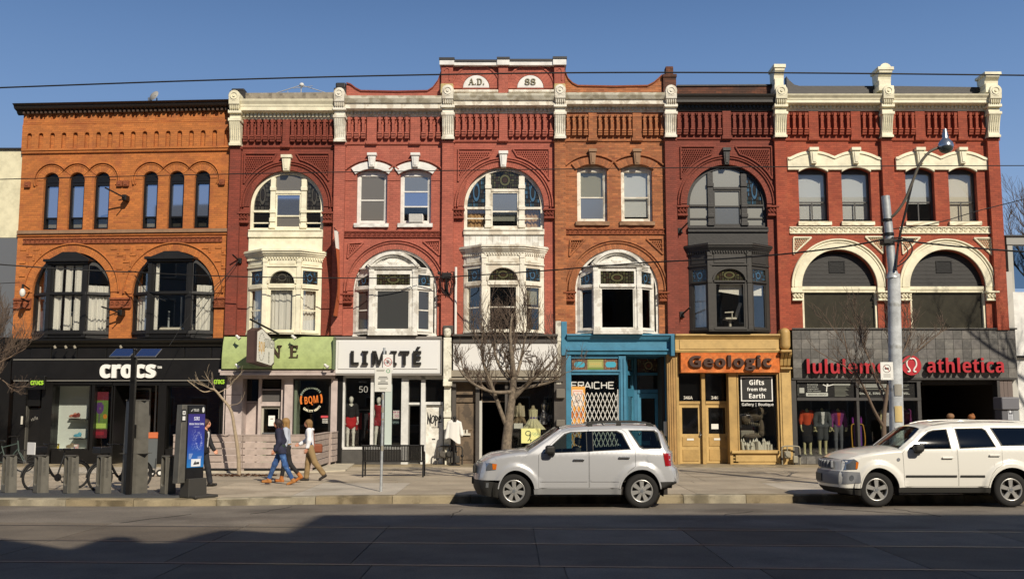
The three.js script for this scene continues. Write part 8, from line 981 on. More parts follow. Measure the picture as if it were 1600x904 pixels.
{// map stand with blue poster
const g=gnd(300,777),z=g.z,t=thing('map_stand','tall map stand with blue and purple poster facing the street','map stand',g,.95),sc=(at(300,700,z).y - at(300,701,z).y),H=(777 - 632)*sc;const b0=.36,w=.25;
part(t,'base',[ext([[-.2,.02],[.28,.02],[.26,b0 + .05],[-.2,b0 + .05]],-.17,.13,.01),rb(-.18,.42,0,.06,-.05,.34,.02)],M(0x35332f,.7));part(t,'case',[rb(-w,w,b0,H,-.2,.0,.02)],mDock);part(t,'side_fin',ext([[-w - .16,b0 - .04],[-w + .02,b0 - .04],[-w + .02,H],[-w - .11,H]],-.16,.04,.015),mDock);part(t,'dark_frame',rb(-w + .02,w,b0 + .02,H - .01,-.01,.03,.012),mBlack);
part(t,'poster',panelGeo(-w + .05,w - .02,b0 + .28,H - .2,.04,.008),printed(256,512,(x,ww,h)=>{const gd=x.createLinearGradient(0,0,0,h);gd.addColorStop(0,'#3a2f74');gd.addColorStop(.55,'#2b3f9a');gd.addColorStop(1,'#2d78b8');x.fillStyle=gd;x.fillRect(0,0,ww,h);x.fillStyle='#d9dcec';font(x,'bold ',46);x.fillText('SIRI',128,44);font(x,'bold ',27);x.fillText('Winter Horse Camp',128,94,230);font(x,'',15);x.fillText('a celebration',128,122);const r=rng(44);for(let k=0;k<260;k++){const a=r()*7,q=60 + 44*(r()- .5)*(r()+ .3);x.fillStyle=`rgba(210,215,245,${.3 + r() * .6})`;x.beginPath();x.arc(168 + q*Math.cos(a)*.8,260 + q*Math.sin(a)*1.25,.6 + r()*2.6,0,7);x.fill();}for(let k=0;k<130;k++){x.fillStyle=`rgba(210,215,245,${.3 + r() * .6})`;x.beginPath();x.arc(90 + 34*(r()- .5)*2,150 + r()*190,.6 + r()*2,0,7);x.fill();}x.fillStyle='#b9c6e2';for(let k=0;k<5;k++){x.fillRect(24,380 + k*11,60 - k*6,4);x.fillRect(160,410 + k*10,64 - k*5,4);}},.25));
part(t,'header',[panelGeo(-w + .05,w - .02,H - .19,H - .03,.04,.008)],printed(256,64,(x,ww,h)=>{x.fillStyle='#1a1a1c';x.fillRect(0,0,ww,h);x.fillStyle='#cfd0cc';font(x,'bold ',30);x.fillText('TELUS',116,34);x.beginPath();x.moveTo(34,46);x.lineTo(64,22);x.lineTo(52,44);x.fill();x.beginPath();x.ellipse(226,32,18,24,0,0,7);x.fill();}));part(t,'badge',[panelGeo(-.1,.14,b0 + .3,b0 + .46,.052,.006)],printed(96,72,(x)=>{x.fillStyle='#d8dae0';x.fillRect(0,0,96,72);x.fillStyle='#1d1d20';x.beginPath();x.moveTo(20,54);x.lineTo(42,16);x.lineTo(54,54);x.fill();x.fillRect(52,30,30,22);}));part(t,'side_symbol',panelGeo(-w - .13,-w - .02,H - .36,H - .1,.05,.006),printed(48,96,(x)=>{x.fillStyle='#1d1d1e';x.fillRect(0,0,48,96);x.fillStyle='#d8d8d4';x.fillRect(8,12,32,30);x.fillRect(8,54,32,32);x.fillStyle='#1d1d1e';x.fillRect(16,22,16,10);}));part(t,'footer',[rb(-w + .05,w - .02,b0 + .05,b0 + .24,.03,.036,.003)],mSatin);}
// bicycles
function bicycle(label,o){const t=thing('bicycle',label,'bicycle',o.at,o.turn),r=o.r??.33,w=o.wb??1.06,m=o.m,X0=-w / 2,X1=w / 2;// front at -x
for(const x of[X0,X1]){const wh=sub(t,'wheel');part(wh,'tyre',mv(new THREE.TorusGeometry(r - .024,o.step?.03:.021,8,36),x,r,0),mRubber);part(wh,'rim',mv(new THREE.TorusGeometry(r - .04,.008,6,32),x,r,0),mSteel);part(wh,'spokes',[disc(x,r,.03,-.03,.03,12),...Array.from({length:14},(_,i)=>rod(V(x,r,i&1?.02:-.02),V(x +(r - .04)*Math.cos(i*.449),r +(r - .04)*Math.sin(i*.449),0),.0025,.0025,4))],mSteel);}
const hd=V(X0 + .2,.86,0),bb=V(.0,.29,0),st=V(.16,.78,0);part(t,'frame',[rod(V(X0,r,.05),hd.clone().add(V(-.02,-.2,.03)),.014),rod(V(X0,r,-.05),hd.clone().add(V(-.02,-.2,-.03)),.014),rod(hd.clone().add(V(-.03,-.22,0)),hd.clone().add(V(.02,.08,0)),.022),o.step?tube([hd.clone().add(V(-.02,-.1,0)),V(-.2,.5,0),V(-.08,.33,0),bb],.03,16):rod(hd.clone().add(V(-.02,-.14,0)),bb,.019),...(o.step?[]:[rod(hd,V(.14,.74,0),.017)]),rod(bb,st,.019),rod(bb,V(X1,r,.05),.012),rod(bb,V(X1,r,-.05),.012),rod(V(.12,.62,0),V(X1,r,.05),.011),rod(V(.12,.62,0),V(X1,r,-.05),.011)],m);
part(t,'saddle',[rb(.05,.32,.9,.96,-.07,.07,.03,3),rod(st,V(.18,.92,0),.014)],mBlack);part(t,'handlebar',[rod(hd.clone().add(V(.02,.08,0)),hd.clone().add(V(.04,.2,0)),.015),tube([hd.clone().add(V(.16,.2,-.3)),hd.clone().add(V(.05,.22,-.14)),hd.clone().add(V(.03,.2,0)),hd.clone().add(V(.05,.22,.14)),hd.clone().add(V(.16,.2,.3))],.014,20)],mIron);part(t,'crank',[disc(0,.29,.09,.04,.05,20),rod(V(0,.29,.06),V(.12,.18,.06),.01),rb(.08,.17,.16,.19,.06,.14,.01),rod(V(0,.29,-.06),V(-.12,.4,-.06),.01),rb(-.17,-.08,.38,.41,-.14,-.06,.01)],mIron);
if(o.step){part(t,'mudguard',[X0,X1].map((x)=>mv(new THREE.TorusGeometry(r + .025,.022,6,24,2.6).rotateZ(x<0?.5:.1),x,r,0)),o.guard??m);part(t,'front_carrier',[rb(X0 - .12,X0 + .18,.86,1.02,-.17,.17,.02),rod(V(X0 + .05,.86,0),V(X0,r,.06),.012)],mBlack);if(o.sign)part(t,'carrier_sign',[rb(X0 - .14,X0 - .12,.84,1.12,-.16,.16,.006)],M(0xdcdad6,.5));part(t,'chain_guard',rb(.2,.46,.3,.42,.045,.065,.02),o.guard2??mBlack);}
return t;}
{const fw=(px,py)=>gnd(px,py).add(V(.33,0,-.43)),g=fw(51.5,767.5);bicycle('dark share bicycle with white sign on its basket in the second dock',{at:g,turn:.96,m:mIron,step:true,sign:true,guard2:M(0xa9a7a2,.5),r:.32});const q=fw(153,768);bicycle('dark share bicycle with chrome stand in the fourth dock beside the column',{at:q,turn:.96,m:mIron,step:true,r:.32});const f=gnd(8,738);bicycle('parked road bicycle with green grey frame cut by the left edge',{at:f,turn:PI,m:M(0x3c4a44,.5),r:.34});}
{const g=gnd(236,744),t=thing('board_cart','small wheeled cart with grey chalkboard and orange top strip','cart',g,.2),H=1.25;part(t,'board',rb(-.34,.12,.22,H - .2,-.03,.03,.01).rotateX(-.1),M(0x4f5354,.8));part(t,'top_strip',rb(-.34,.12,H - .19,H - .02,-.03,.04,.01).rotateX(-.1),M(0xb45a2a,.6));part(t,'logo',mv(new THREE.TorusGeometry(.06,.018,6,16),-.24,H - .1,.18),M(0xc8702a,.5));part(t,'axle_frame',[rod(V(-.3,.1,.1),V(.3,.1,.1),.012),rod(V(.1,.1,.1),V(.1,.5,-.02),.012),rod(V(-.3,.12,.1),V(-.3,.25,0),.012)],mIron);for(const x of[.02,.24]){const w=sub(t,'wheel');part(w,'tyre',mv(new THREE.TorusGeometry(.075,.028,8,20),x,.1,.12),mRubber);part(w,'hub',disc(x,.1,.052,.1,.14,16),M(0xd8d6d0,.5));}}
{// wooden patio fence with single boards
const mF=[0xae9e95,0xa8988f,0xb5a49a,0xa9998f].map((c,i)=>M(c,.8,{map:metric(whiteGrain,.9),bumpMap:nB,bumpScale:.002})),zA=4.55,A=at(268,736,zA),Bp=at(487,736,zA),r=rng(19),H=1.08;
const t=thing('patio_fence','mauve grey fence of wide horizontal boards around the diner terrace','fence',V(A.x,SW,zA)),w=Bp.x - A.x,C=at(513,728,1.2),D=at(526,724,.35);
const runs=[[[0,0],[w,0],2],[[w,0],[C.x - A.x,C.z - zA],1],[[C.x - A.x + .08,C.z - zA],[D.x - A.x,D.z - zA],1]];
for(const[p,q,nP]of runs){const[mx,len]=facetM(p,q),nb=5,bh=(H - .1)/ nb;for(let s=0;s<nP;s++)for(let i=0;i<nb;i++)part(t,'board',rb(len*s / nP + .01,len*(s + 1)/ nP - .01,.13 + i*bh,.13 +(i + 1)*bh - .022,-.02,.012,.006,1).applyMatrix4(mx),mF[Math.floor(r()*4)]);for(let s=0;s<=nP;s++)part(t,'post',rb(Math.min(len - .1,Math.max(0,len*s / nP - .05)),Math.min(len,len*s / nP + .05),.03,H +(s===0?.0:.01),-.11,-.022,.01).applyMatrix4(mx),mF[1]);part(t,'top_rail',rb(0,len,H + .012,H + .045,-.1,.03,.008).applyMatrix4(mx),mF[0]);part(t,'bottom_rail',bx(.02,len - .02,.03,.1,-.1,-.06).applyMatrix4(mx),mDark);}
solo('terrace_slab',slab([[A.x - .4,zA + .12],[Bp.x + .2,zA + .12],[Bp.x + .9,zA - .6],[D.x + .6,.4],[D.x - 1,.4],[A.x - .4,.6]],SW + .004,SW + .05),mS0(),'pale concrete terrace slab under the diner fence','slab');
}
function mS0(){return M(0xb9b09c,.9,{map:metric(whiteGrain,1.5),bumpMap:nB,bumpScale:.003});}
{// bench seen from behind
const a=gnd(566,744.5),b=gnd(662,745.5),w=b.x - a.x,t=thing('street_bench','black metal street bench with slatted back in front of the clothes shop','bench',V(a.x,SW,(a.z + b.z)/ 2)),m=mIron;const n=36;for(let i=0;i<=n;i++){const x=.06 +(w - .12)*i / n;part(t,'back_slat',bx(x - .017,x + .017,0,.45,-.006,.006).rotateX(.18).translate(0,.42,-.02),m);}for(let i=0;i<7;i++)part(t,'seat_slat',rb(.02,w - .02,.41,.435,-.08 - i*.065,-.03 - i*.065,.006,1),m);
part(t,'back_rail',[rod(V(0,.87,.06),V(w,.87,.06),.022),rod(V(0,.43,-.02),V(w,.43,-.02),.02)],m);for(const x of[.03,w - .03])part(t,'leg',[tube([V(x,0,.04),V(x,.43,-.01),V(x,.88,.065)],.024,12),rod(V(x,0,-.46),V(x,.43,-.44),.022),rod(V(x,.43,-.46),V(x,.43,0),.02)],m);part(t,'armrest',[[.03],[w - .03]].map(([x])=>tube([V(x,.43,-.46),V(x,.66,-.42),V(x,.68,-.2),V(x,.66,.01)],.016,12)),m);part(t,'stretcher',rod(V(.03,.2,.02),V(w - .03,.2,.02),.012),m);}
// sign post and its two plates
const signPlate=(t,x0,x1,y0,y1,z,draw,W=192)=>{const H=Math.round(W*(y1 - y0)/(x1 - x0));part(t,'sign_plate',rb(x0,x1,y0,y1,z - .008,z,.004,1),M(0xc4c4bf,.4));part(t,'sign_face',panelGeo(x0 + .006,x1 - .006,y0 + .006,y1 - .006,z + .004,.003),printed(W,H,draw,.4));};
{const g=gnd(595,767.5),z=g.z,Y=(q)=>at(595,q,z).y - SW,sc=at(596,600,z).x - at(595,600,z).x,t=thing('sign_post','thin grey parking sign post with two white plates before the bench','sign post',g);part(t,'post',[rod(V(0,0,0),V(.03,Y(543),0),.032,.028)],mGalv);part(t,'band',[620,640,655,700].map((q,i)=>mv(new THREE.CylinderGeometry(.034,.034,i===2?.04:.12,10),.012,Y(q),0)),M(0x8a8578,.8));
signPlate(t,.3*sc,16.5*sc,Y(580),Y(553.5),.05,(x,w,h)=>{x.fillStyle='#e0dfda';x.fillRect(0,0,w,h);x.fillStyle='#1f1f1f';font(x,'bold ',104);x.fillText('P',w / 2 + 2,h*.45);x.strokeStyle='#b03a3a';x.lineWidth=11;x.beginPath();x.arc(w / 2,h*.45,74,0,7);x.stroke();x.beginPath();x.moveTo(w / 2 - 52,h*.45 - 52);x.lineTo(w / 2 + 52,h*.45 + 52);x.stroke();x.fillStyle='#333';x.fillRect(18,h - 26,22,12);});
signPlate(t,-12*sc,14.5*sc,Y(612),Y(574.5),.055,(x,w,h)=>{x.fillStyle='#d5d4cc';x.fillRect(0,0,w,h);x.strokeStyle='#3f8a56';x.lineWidth=7;x.beginPath();x.arc(w - 38,34,19,0,7);x.stroke();x.fillStyle='#7c7a70';x.fillRect(18,18,96,7);x.fillRect(18,32,90,7);x.fillStyle='#3a3a36';[[.36,100],[.43,120],[.52,60],[.6,112],[.66,120]].forEach(([f,l])=>x.fillRect(w / 2 - l / 2,h*f,l,9));x.fillStyle='#99978c';x.fillRect(48,h - 44,w - 96,8);x.fillRect(60,h - 28,w - 120,8);});}
{// leaning street light column with the curved arm
const zp=11.2,P=(px,py)=>at(px,py,zp),base=V(P(1399,700).x,SW,zp),t=thing('street_light','tall grey street light column with curved arm and bell shaped lamp','street light',base),L=(px,py,dz=0)=>P(px,py).sub(base).add(V(0,0,dz));
part(t,'column',[rod(V(.02,0,0),L(1397,428),.172,.146,18)],M(0xd6dade,.85,{map:metric(grain(0xd6d6d4,.25,221,{n:256,patch:0x8c887c,amt:.5}),1)}));part(t,'upper_tube',[rod(L(1396,432),L(1384,306),.105,.098,16),rod(L(1396,434),L(1395,424),.16,.11,16)],mGalv);part(t,'collar',[mv(new THREE.CylinderGeometry(.12,.12,.06,16),...L(1386.5,344).toArray()),mv(new THREE.CylinderGeometry(.125,.125,.07,16),...L(1389,366).toArray()),mv(new THREE.CylinderGeometry(.125,.125,.1,16),...L(1390,380).toArray())],mIron);
part(t,'arm',tube([L(1387,343),L(1396,336,.1),L(1408,318,.2),L(1418,290,.3),L(1428,262,.38),L(1442,244,.44),L(1460,236,.48)],.036,40),M(0x5c564c,.6));part(t,'stay_cable',tube([L(1419,288,.3),L(1412,325,.22),L(1402,380,.1),L(1396,424,.17)],.028,20),mWire);part(t,'loop_cable',[tube([L(1391,372,.12),L(1412,376,.2),L(1421,392,.2),L(1412,408,.18),L(1398,418,.17)],.016,24),tube([L(1391,378,.12),L(1405,382,.2),L(1414,395,.2),L(1402,412,.17)],.012,24)],mWire);part(t,'cable_clamp',[rb(...[L(1378,378).x,L(1394,378).x],L(1390,382).y,L(1390,374).y,-.14,.14,.02),rod(L(1379,378,.1),L(1424,376,.16),.03)],mIron);
const lp=L(1464.5,233,.5),lm=sub(t,'lamp');part(lm,'hood',new THREE.LatheGeometry([[.03,.28],[.065,.26],[.07,.14],[.1,.1],[.165,.02],[.18,-.06],[.17,-.09]].map((p)=>new THREE.Vector2(...p)),28).translate(...lp.toArray()),M(0xb4b8bc,.25,{metalness:.9}));part(lm,'glass_bowl',new THREE.SphereGeometry(.168,24,12,0,PI*2,PI / 2,PI / 2).scale(1,.85,1).translate(lp.x,lp.y - .085,lp.z),MP(0x4f5552,.12,{metalness:.4}));part(lm,'socket',mv(new THREE.CylinderGeometry(.045,.06,.1,14),lp.x,lp.y + .31,lp.z),mSteel);
const sx=L(1380.5,580,.22);signPlate(t,L(1370.5,580).x,L(1390.5,580).x,sx.y - .21,sx.y + .21,.24,(x,w,h)=>{x.fillStyle='#dddcd6';x.fillRect(0,0,w,h);x.strokeStyle='#5c5350';x.lineWidth=9;x.beginPath();x.arc(w / 2,h*.36,58,0,7);x.stroke();x.fillStyle='#2a2725';x.beginPath();x.roundRect(w / 2 - 34,h*.36 - 14,66,28,8);x.fill();x.strokeStyle='#a84038';x.beginPath();x.moveTo(w / 2 - 42,h*.36 - 42);x.lineTo(w / 2 + 42,h*.36 + 42);x.stroke();x.fillStyle='#8b8984';for(let k=0;k<4;k++)x.fillRect(40,h*.66 + k*15,w - 80,6);x.fillStyle='#222';x.fillRect(14,h - 22,9,9);x.fillRect(w - 24,h - 22,9,9);});
const bill=(px,py0,py1,c,seed)=>{const y0=L(px,py1).y,y1=L(px,py0).y,rr=.168,g=prep(new THREE.CylinderGeometry(rr,rr,y1 - y0,14,1,true,-.55,1.1));g.userData.keepUV=true;const xx=lerp(.02,L(1397,428).x,(y0 + y1)/ 2 / L(1397,428).y);part(t,'pasted_bill',g.translate(xx + .0,(y0 + y1)/ 2,0).translate(0,0,.008),printed(96,128,(x,w,h)=>{x.fillStyle=c;x.fillRect(0,0,w,h);const r=rng(seed);x.fillStyle='#4a4234';for(let k=0;k<14;k++)x.fillRect(12 + r()*20,8 + k*8,20 + r()*40,4);},.8));};bill(1400,634,659,'#c2ab74',3);bill(1405,666,684,'#d9d8d2',5);bill(1398,600,618,'#8e8a80',8);}
// gas meters beside two shop pilasters
{const gas=(B,px,label,mm,sc=1)=>{const x=B.u(px,720,.35),t=thing('gas_meter',label,'gas meter',V(B.fr.o.x + x,SW,.35));part(t,'pipes',[tube([V(-.3,0,0),V(-.3,.55,0),V(-.28,.6,0),V(.28,.6,0),V(.3,.55,0),V(.3,0,0)],.026,50),rod(V(.1,.6,0),V(.1,.1,0),.022),rod(V(-.12,.6,0),V(-.12,.25,0),.02)],M(mm,.6,{metalness:.3}));part(t,'meter',[rb(-.24,-.02,.22,.46,-.08,.1,.05),disc(-.13,.36,.08,.1,.13),rb(.06,.22,.06,.3,-.06,.08,.03)],M(mm,.6));part(t,'valve',[ball(.3,.3,0,.055),ball(.1,.44,0,.045),ball(-.3,.2,0,.05)],mIron);return t;};
gas(h6,1236.5,'cluster of gas meters and pipes at the right ochre pilaster',0x8a8574);gas(h4,697,'dark gas meters with pipes at the foot of the peeling white pilaster',0x4d4942);gas(h4,708,'black pipework standing under the white blouse',0x35322d);}
// display stand and rolled mats in the athletic shop
{const g=at(1360,698,.5),t=thing('mat_stand','orange tubular stand with purple rolled mats in the athletic shop window','stand',V(g.x,SW,-.7));part(t,'frame',[tube([V(-.2,.55,0),V(-.2,1.3,0),V(-.17,1.34,0),V(.17,1.34,0),V(.2,1.3,0),V(.2,.55,0),V(-.2,.55,0)],.022,60),tube([V(-.42,.2,.1),V(-.42,.5,.1),V(-.2,.52,.1),V(.3,.52,.1)],.02,20)],M(0xb98a2e,.45));for(const x of[-.07,.08])part(t,'rolled_mat',[rod(V(x,.6,0),V(x,1.28,0),.065,.065,14)],M(0x5a2a80,.7));part(t,'bottles',[-.16,-.06,.04,.13].map((x,i)=>rod(V(x,1.38,0),V(x,1.6 + .03*(i % 2),0),.04,.035,10)),M(0x7a2a86,.4));}
// banner hung on edge from the rose house
{const a=at(529.5,365,.15),b=at(529.5,494,.15),t=thing('wall_banner','narrow orange banner with white head hung edge on beside the cream bay','banner',V(a.x,b.y,0)),H=a.y - b.y;const cloth=(f0,f1)=>{const g=new THREE.PlaneGeometry(.72,H*(f1 - f0),12,20),p=g.attributes.position;for(let i=0;i<p.count;i++){const f=(p.getY(i)/(H*(f1 - f0))+ .5)*(f1 - f0)+ f0,z=p.getX(i)+ .36;p.setXYZ(i,.1*Math.sin(f*PI)*(z>.3?1.2:.6)+ .03*Math.sin(z*9 + f*5)- .05*z,f*H + .14*z*(f - .5),.12 + z);}g.computeVertexNormals();return g;};part(t,'cloth',cloth(0,.78),M(0xa5532c,.9));part(t,'head',cloth(.78,1),M(0xd6d2ca,.9));part(t,'rod',[rod(V(0,H,0),V(-.04,H + .08,.95),.016),rod(V(0,0,0),V(-.04,-.06,.95),.016)],mIron);}
// roof-top odds and ends
{const z=-.6,a=at(243,156,z),t=thing('satellite_dish','small satellite dish above the orange building cornice','satellite dish',a);part(t,'dish',new THREE.SphereGeometry(.3,20,8,0,PI*2,0,.75).rotateX(PI / 2 - .4).rotateY(-.5).translate(.05,.05,-.1),M(0x8f8d88,.6));part(t,'mast',[rod(V(0,-.4,-.1),V(0,.1,-.1),.025),rod(V(-.22,-.1,0),V(.05,.1,.2),.015),rb(-.3,-.2,-.08,.1,-.1,0,.02)],mSteel);
const b=at(470,146,-2.2),q=thing('roof_antenna','spindly roof antenna rig above the concrete parapet of the dark red house','antenna',b);part(q,'struts',[rod(V(-1.3,-.1,0),V(.0,.33,0),.016),rod(V(.0,.33,0),V(1.2,-.05,0),.014),rod(V(-1.3,-.1,0),V(1.2,-.05,0),.014),rod(V(0,-.1,0),V(0,.36,0),.02),rod(V(-.3,.2,0),V(.45,.26,.1),.012),rod(V(-.5,-.1,0),V(-.5,.1,0),.012)],M(0xa9a7a0,.5));part(q,'head',[ball(.02,.34,0,.09,1,.9,.8)],M(0xc9c7c0,.5));}
// wall hooks that hold the span wires
{const hook=(px,py,dx,dy,label)=>{const B=px<350?h1:null,z=0,a=at(px,py,.1),t=thing('wall_hook',label,'hook',V(a.x,a.y,0),0,'span wire hooks on the brick fronts');part(t,'plate',rb(-.08,.08,-.1,.1,-.3,.1,.02),mIron);part(t,'rod',[rod(V(0,0,.1),V(dx,dy,.55),.028),rod(V(0,-.05,.1),V(dx*.2,-dy*.6,.3),.02)],mIron);};hook(193,308,-.5,.25,'dark wall hook between the two triple windows of the orange building');hook(186,488,-.45,.16,'dark wall hook between the two black bays of the orange building');hook(1063,360,.2,.2,'dark wall hook on the tan pilaster, upper of the two');hook(1066,491,.2,.2,'dark wall hook on the tan pilaster, lower of the two');hook(373,407,-.1,.14,'dark wall hook left of the cream bay window');
const a=at(33,457,.35),t=thing('wall_lamp','white globe lamp on a black bracket at the left pier of the orange building','lamp',V(a.x,a.y,0));part(t,'globe',ball(.03,0,.35,.12,.8,1.3,.8),M(0xd6d4cc,.5));part(t,'bracket',[rod(V(-.05,.2,-.3),V(.03,.28,.35),.025),rod(V(.03,.28,.35),V(.03,.14,.35),.04),rod(V(-.05,-.25,-.3),V(-.02,-.2,.3),.03)],mIron);
const gm=at(697,430,.3),w=thing('cable_junction','tangle of black cable loops on the brick beside the middle house','cables',V(gm.x,gm.y,0));const r=rng(71),cs=[];for(let k=0;k<9;k++){const x0=(r()- .5)*.5,y0=(r()- .4)*.5;cs.push(tube([V(x0*.3,0,.2),V(x0,y0,.3),V(x0*1.4,y0 - .3,.25),V(x0*.5,y0*.4 - .7,.2),V(.0,-.1,.22)],.012,18));}part(w,'loops',cs,mWire);part(w,'box',[rb(-.16,.16,-.12,.1,.17,.32,.03),rb(-.3,-.2,.04,.14,.17,.3,.02)],mIron);part(w,'white_conduit',rod(V(.33,.3,.2),V(.33,-2.05,.2),.045),M(0xd9d7d0,.6));}
// overhead wires
{const wire=(label,pts,r,nm='overhead_wire')=>{const P=pts.map(([px,py,z])=>at(px,py,z)),t=thing(nm,label,'wire',P[0].clone());part(t,'strand',tube(P.map((p)=>p.clone().sub(P[0])),r,80,6),mWire);};
wire('black trolley wire crossing the sky just above the cornices',[[-60,139,19],[0,136.8,19],[300,126,19],[600,118,19],[900,113.5,19],[1200,113.5,19],[1600,117.5,19],[1680,118.5,19]],.0125);wire('thin wire crossing the upper windows from edge to edge',[[-60,282,16],[0,280,16],[400,271,16],[800,265,16],[1200,260.5,16],[1600,258.5,16],[1680,258.5,16]],.009);
wire('heavy cable from the left edge to the hooks on the orange building',[[-60,408,3],[0,413,3],[110,420.5,2],[200,424.5,1.2],[212,424,.8]],.022);wire('cable with dark knots running from the orange building to the middle house',[[200,423,.6],[214,425,.8],[360,431.5,1.2],[520,434,1.2],[620,434,1],[690,432,.5]],.018);wire('cable rising from the middle house to the street light column',[[694,433,.5],[860,422,3.5],[1010,410,6.2],[1150,403,8.6],[1260,393,10.2],[1340,382,11],[1384,373,11.3]],.02);wire('cable from the street light column out of the right edge',[[1392,373,11.3],[1440,379,11.5],[1520,387,12],[1600,393,12.4],[1680,397,12.8]],.02);wire('thin service wire sloping from column to the sky at right',[[1391,358,11.2],[1460,349,11],[1530,329,11],[1600,311,11],[1680,288,11]],.011);wire('short wire at the left edge to the globe lamp',[[-40,444,.6],[0,442.5,.5],[30,441,.4]],.012);
wire('slanting guy wire over the left end of the cream bay',[[375,404,.3],[352,432,.5],[330,462,.9],[306,496,1.3]],.012,'guy_wire');wire('guy wire crossing the right black bay of the orange building',[[353,431,.4],[316,466,.9],[290,500,1.2],[264,540,1.6]],.01,'guy_wire');wire('guy wire from the black bay head down to its middle pane',[[210,430,.6],[232,458,.9],[258,470,.6]],.014,'guy_wire');}
// ---------- bare trees ----------
function bareTree(o){// main limbs given as polylines; finer branches and twigs grow from them
const t=thing('bare_tree',o.label,'tree',o.base),r=rng(o.seed),wood=[],tw=[],B=o.base;
const limb=(pts,r0,r1)=>{const c=new THREE.CatmullRomCurve3(pts,false,'centripetal'),n=Math.max(4,pts.length*3),P=c.getPoints(n);for(let i=0;i<n;i++)wood.push(rod(P[i],P[i + 1],lerp(r0,r1,i / n),lerp(r0,r1,(i + 1)/ n),8));for(const p of P.slice(1,-1)){}return P;};
const grow=(p,d,len,rad,lv)=>{const n=lv>1?4:3;let a=p.clone(),q=d.clone().normalize();for(let i=0;i<n;i++){q.add(V((r()- .5)*.5,(r()- .35)*.45 +(o.up??.08),(r()- .5)*.5)).normalize();const b=a.clone().addScaledVector(q,len / n);const mr=lv>1?.0095:lv?.006:.0042,ra=Math.max(mr,rad*(1 - .22*i)),rbb=Math.max(mr*.8,rad*(1 - .22*(i + 1)));(lv>1?wood:tw).push(rod(a,b,ra,rbb,lv>1?5:4));if(lv>0){const kn=lv>1?1 +(r()<.7):1 +(r()<.55);for(let k=0;k<kn;k++){const e=q.clone().add(V((r()- .5)*1.7,(r()- .3)*1.1,(r()- .5)*1.7)).normalize();grow(a.clone().lerp(b,.3 + r()*.7),e,len*(.5 + r()*.25),rbb*.62,lv - 1);}}a=b;}};
for(const L of o.limbs){const P=limb(L.p.map((v)=>v.clone().sub(B)),L.r[0],L.r[1]);const s0=Math.floor(P.length*(L.from??.35));for(let i=s0;i<P.length;i++)if(r()<(L.dens??.8)){const tg=P[Math.min(i + 1,P.length - 1)].clone().sub(P[i - 1]).normalize(),d=tg.add(V((r()- .5)*2,r()*.5,(r()- .5)*2));grow(P[i],d,(L.len??.8)*(.6 + r()*.6),lerp(L.r[0],L.r[1],i / P.length)*.5,L.lv??2);}}
part(t,'trunk',wood,o.m);if(tw.length)part(t,'twigs',tw,o.mT??o.m);return t;}
const mBark=M(0xffffff,.9,{map:metric(grain(0x776b5c,.4,231,{n:256,patch:0x4d443a,amt:.5}),.5),bumpMap:metric(noiseB,.2),bumpScale:.01}),mBarkR=M(0x675749,.9),mTwig=M(0x5f5044,.9),mBarkL=M(0xa3927a,.9,{map:metric(whiteGrain,.3)});
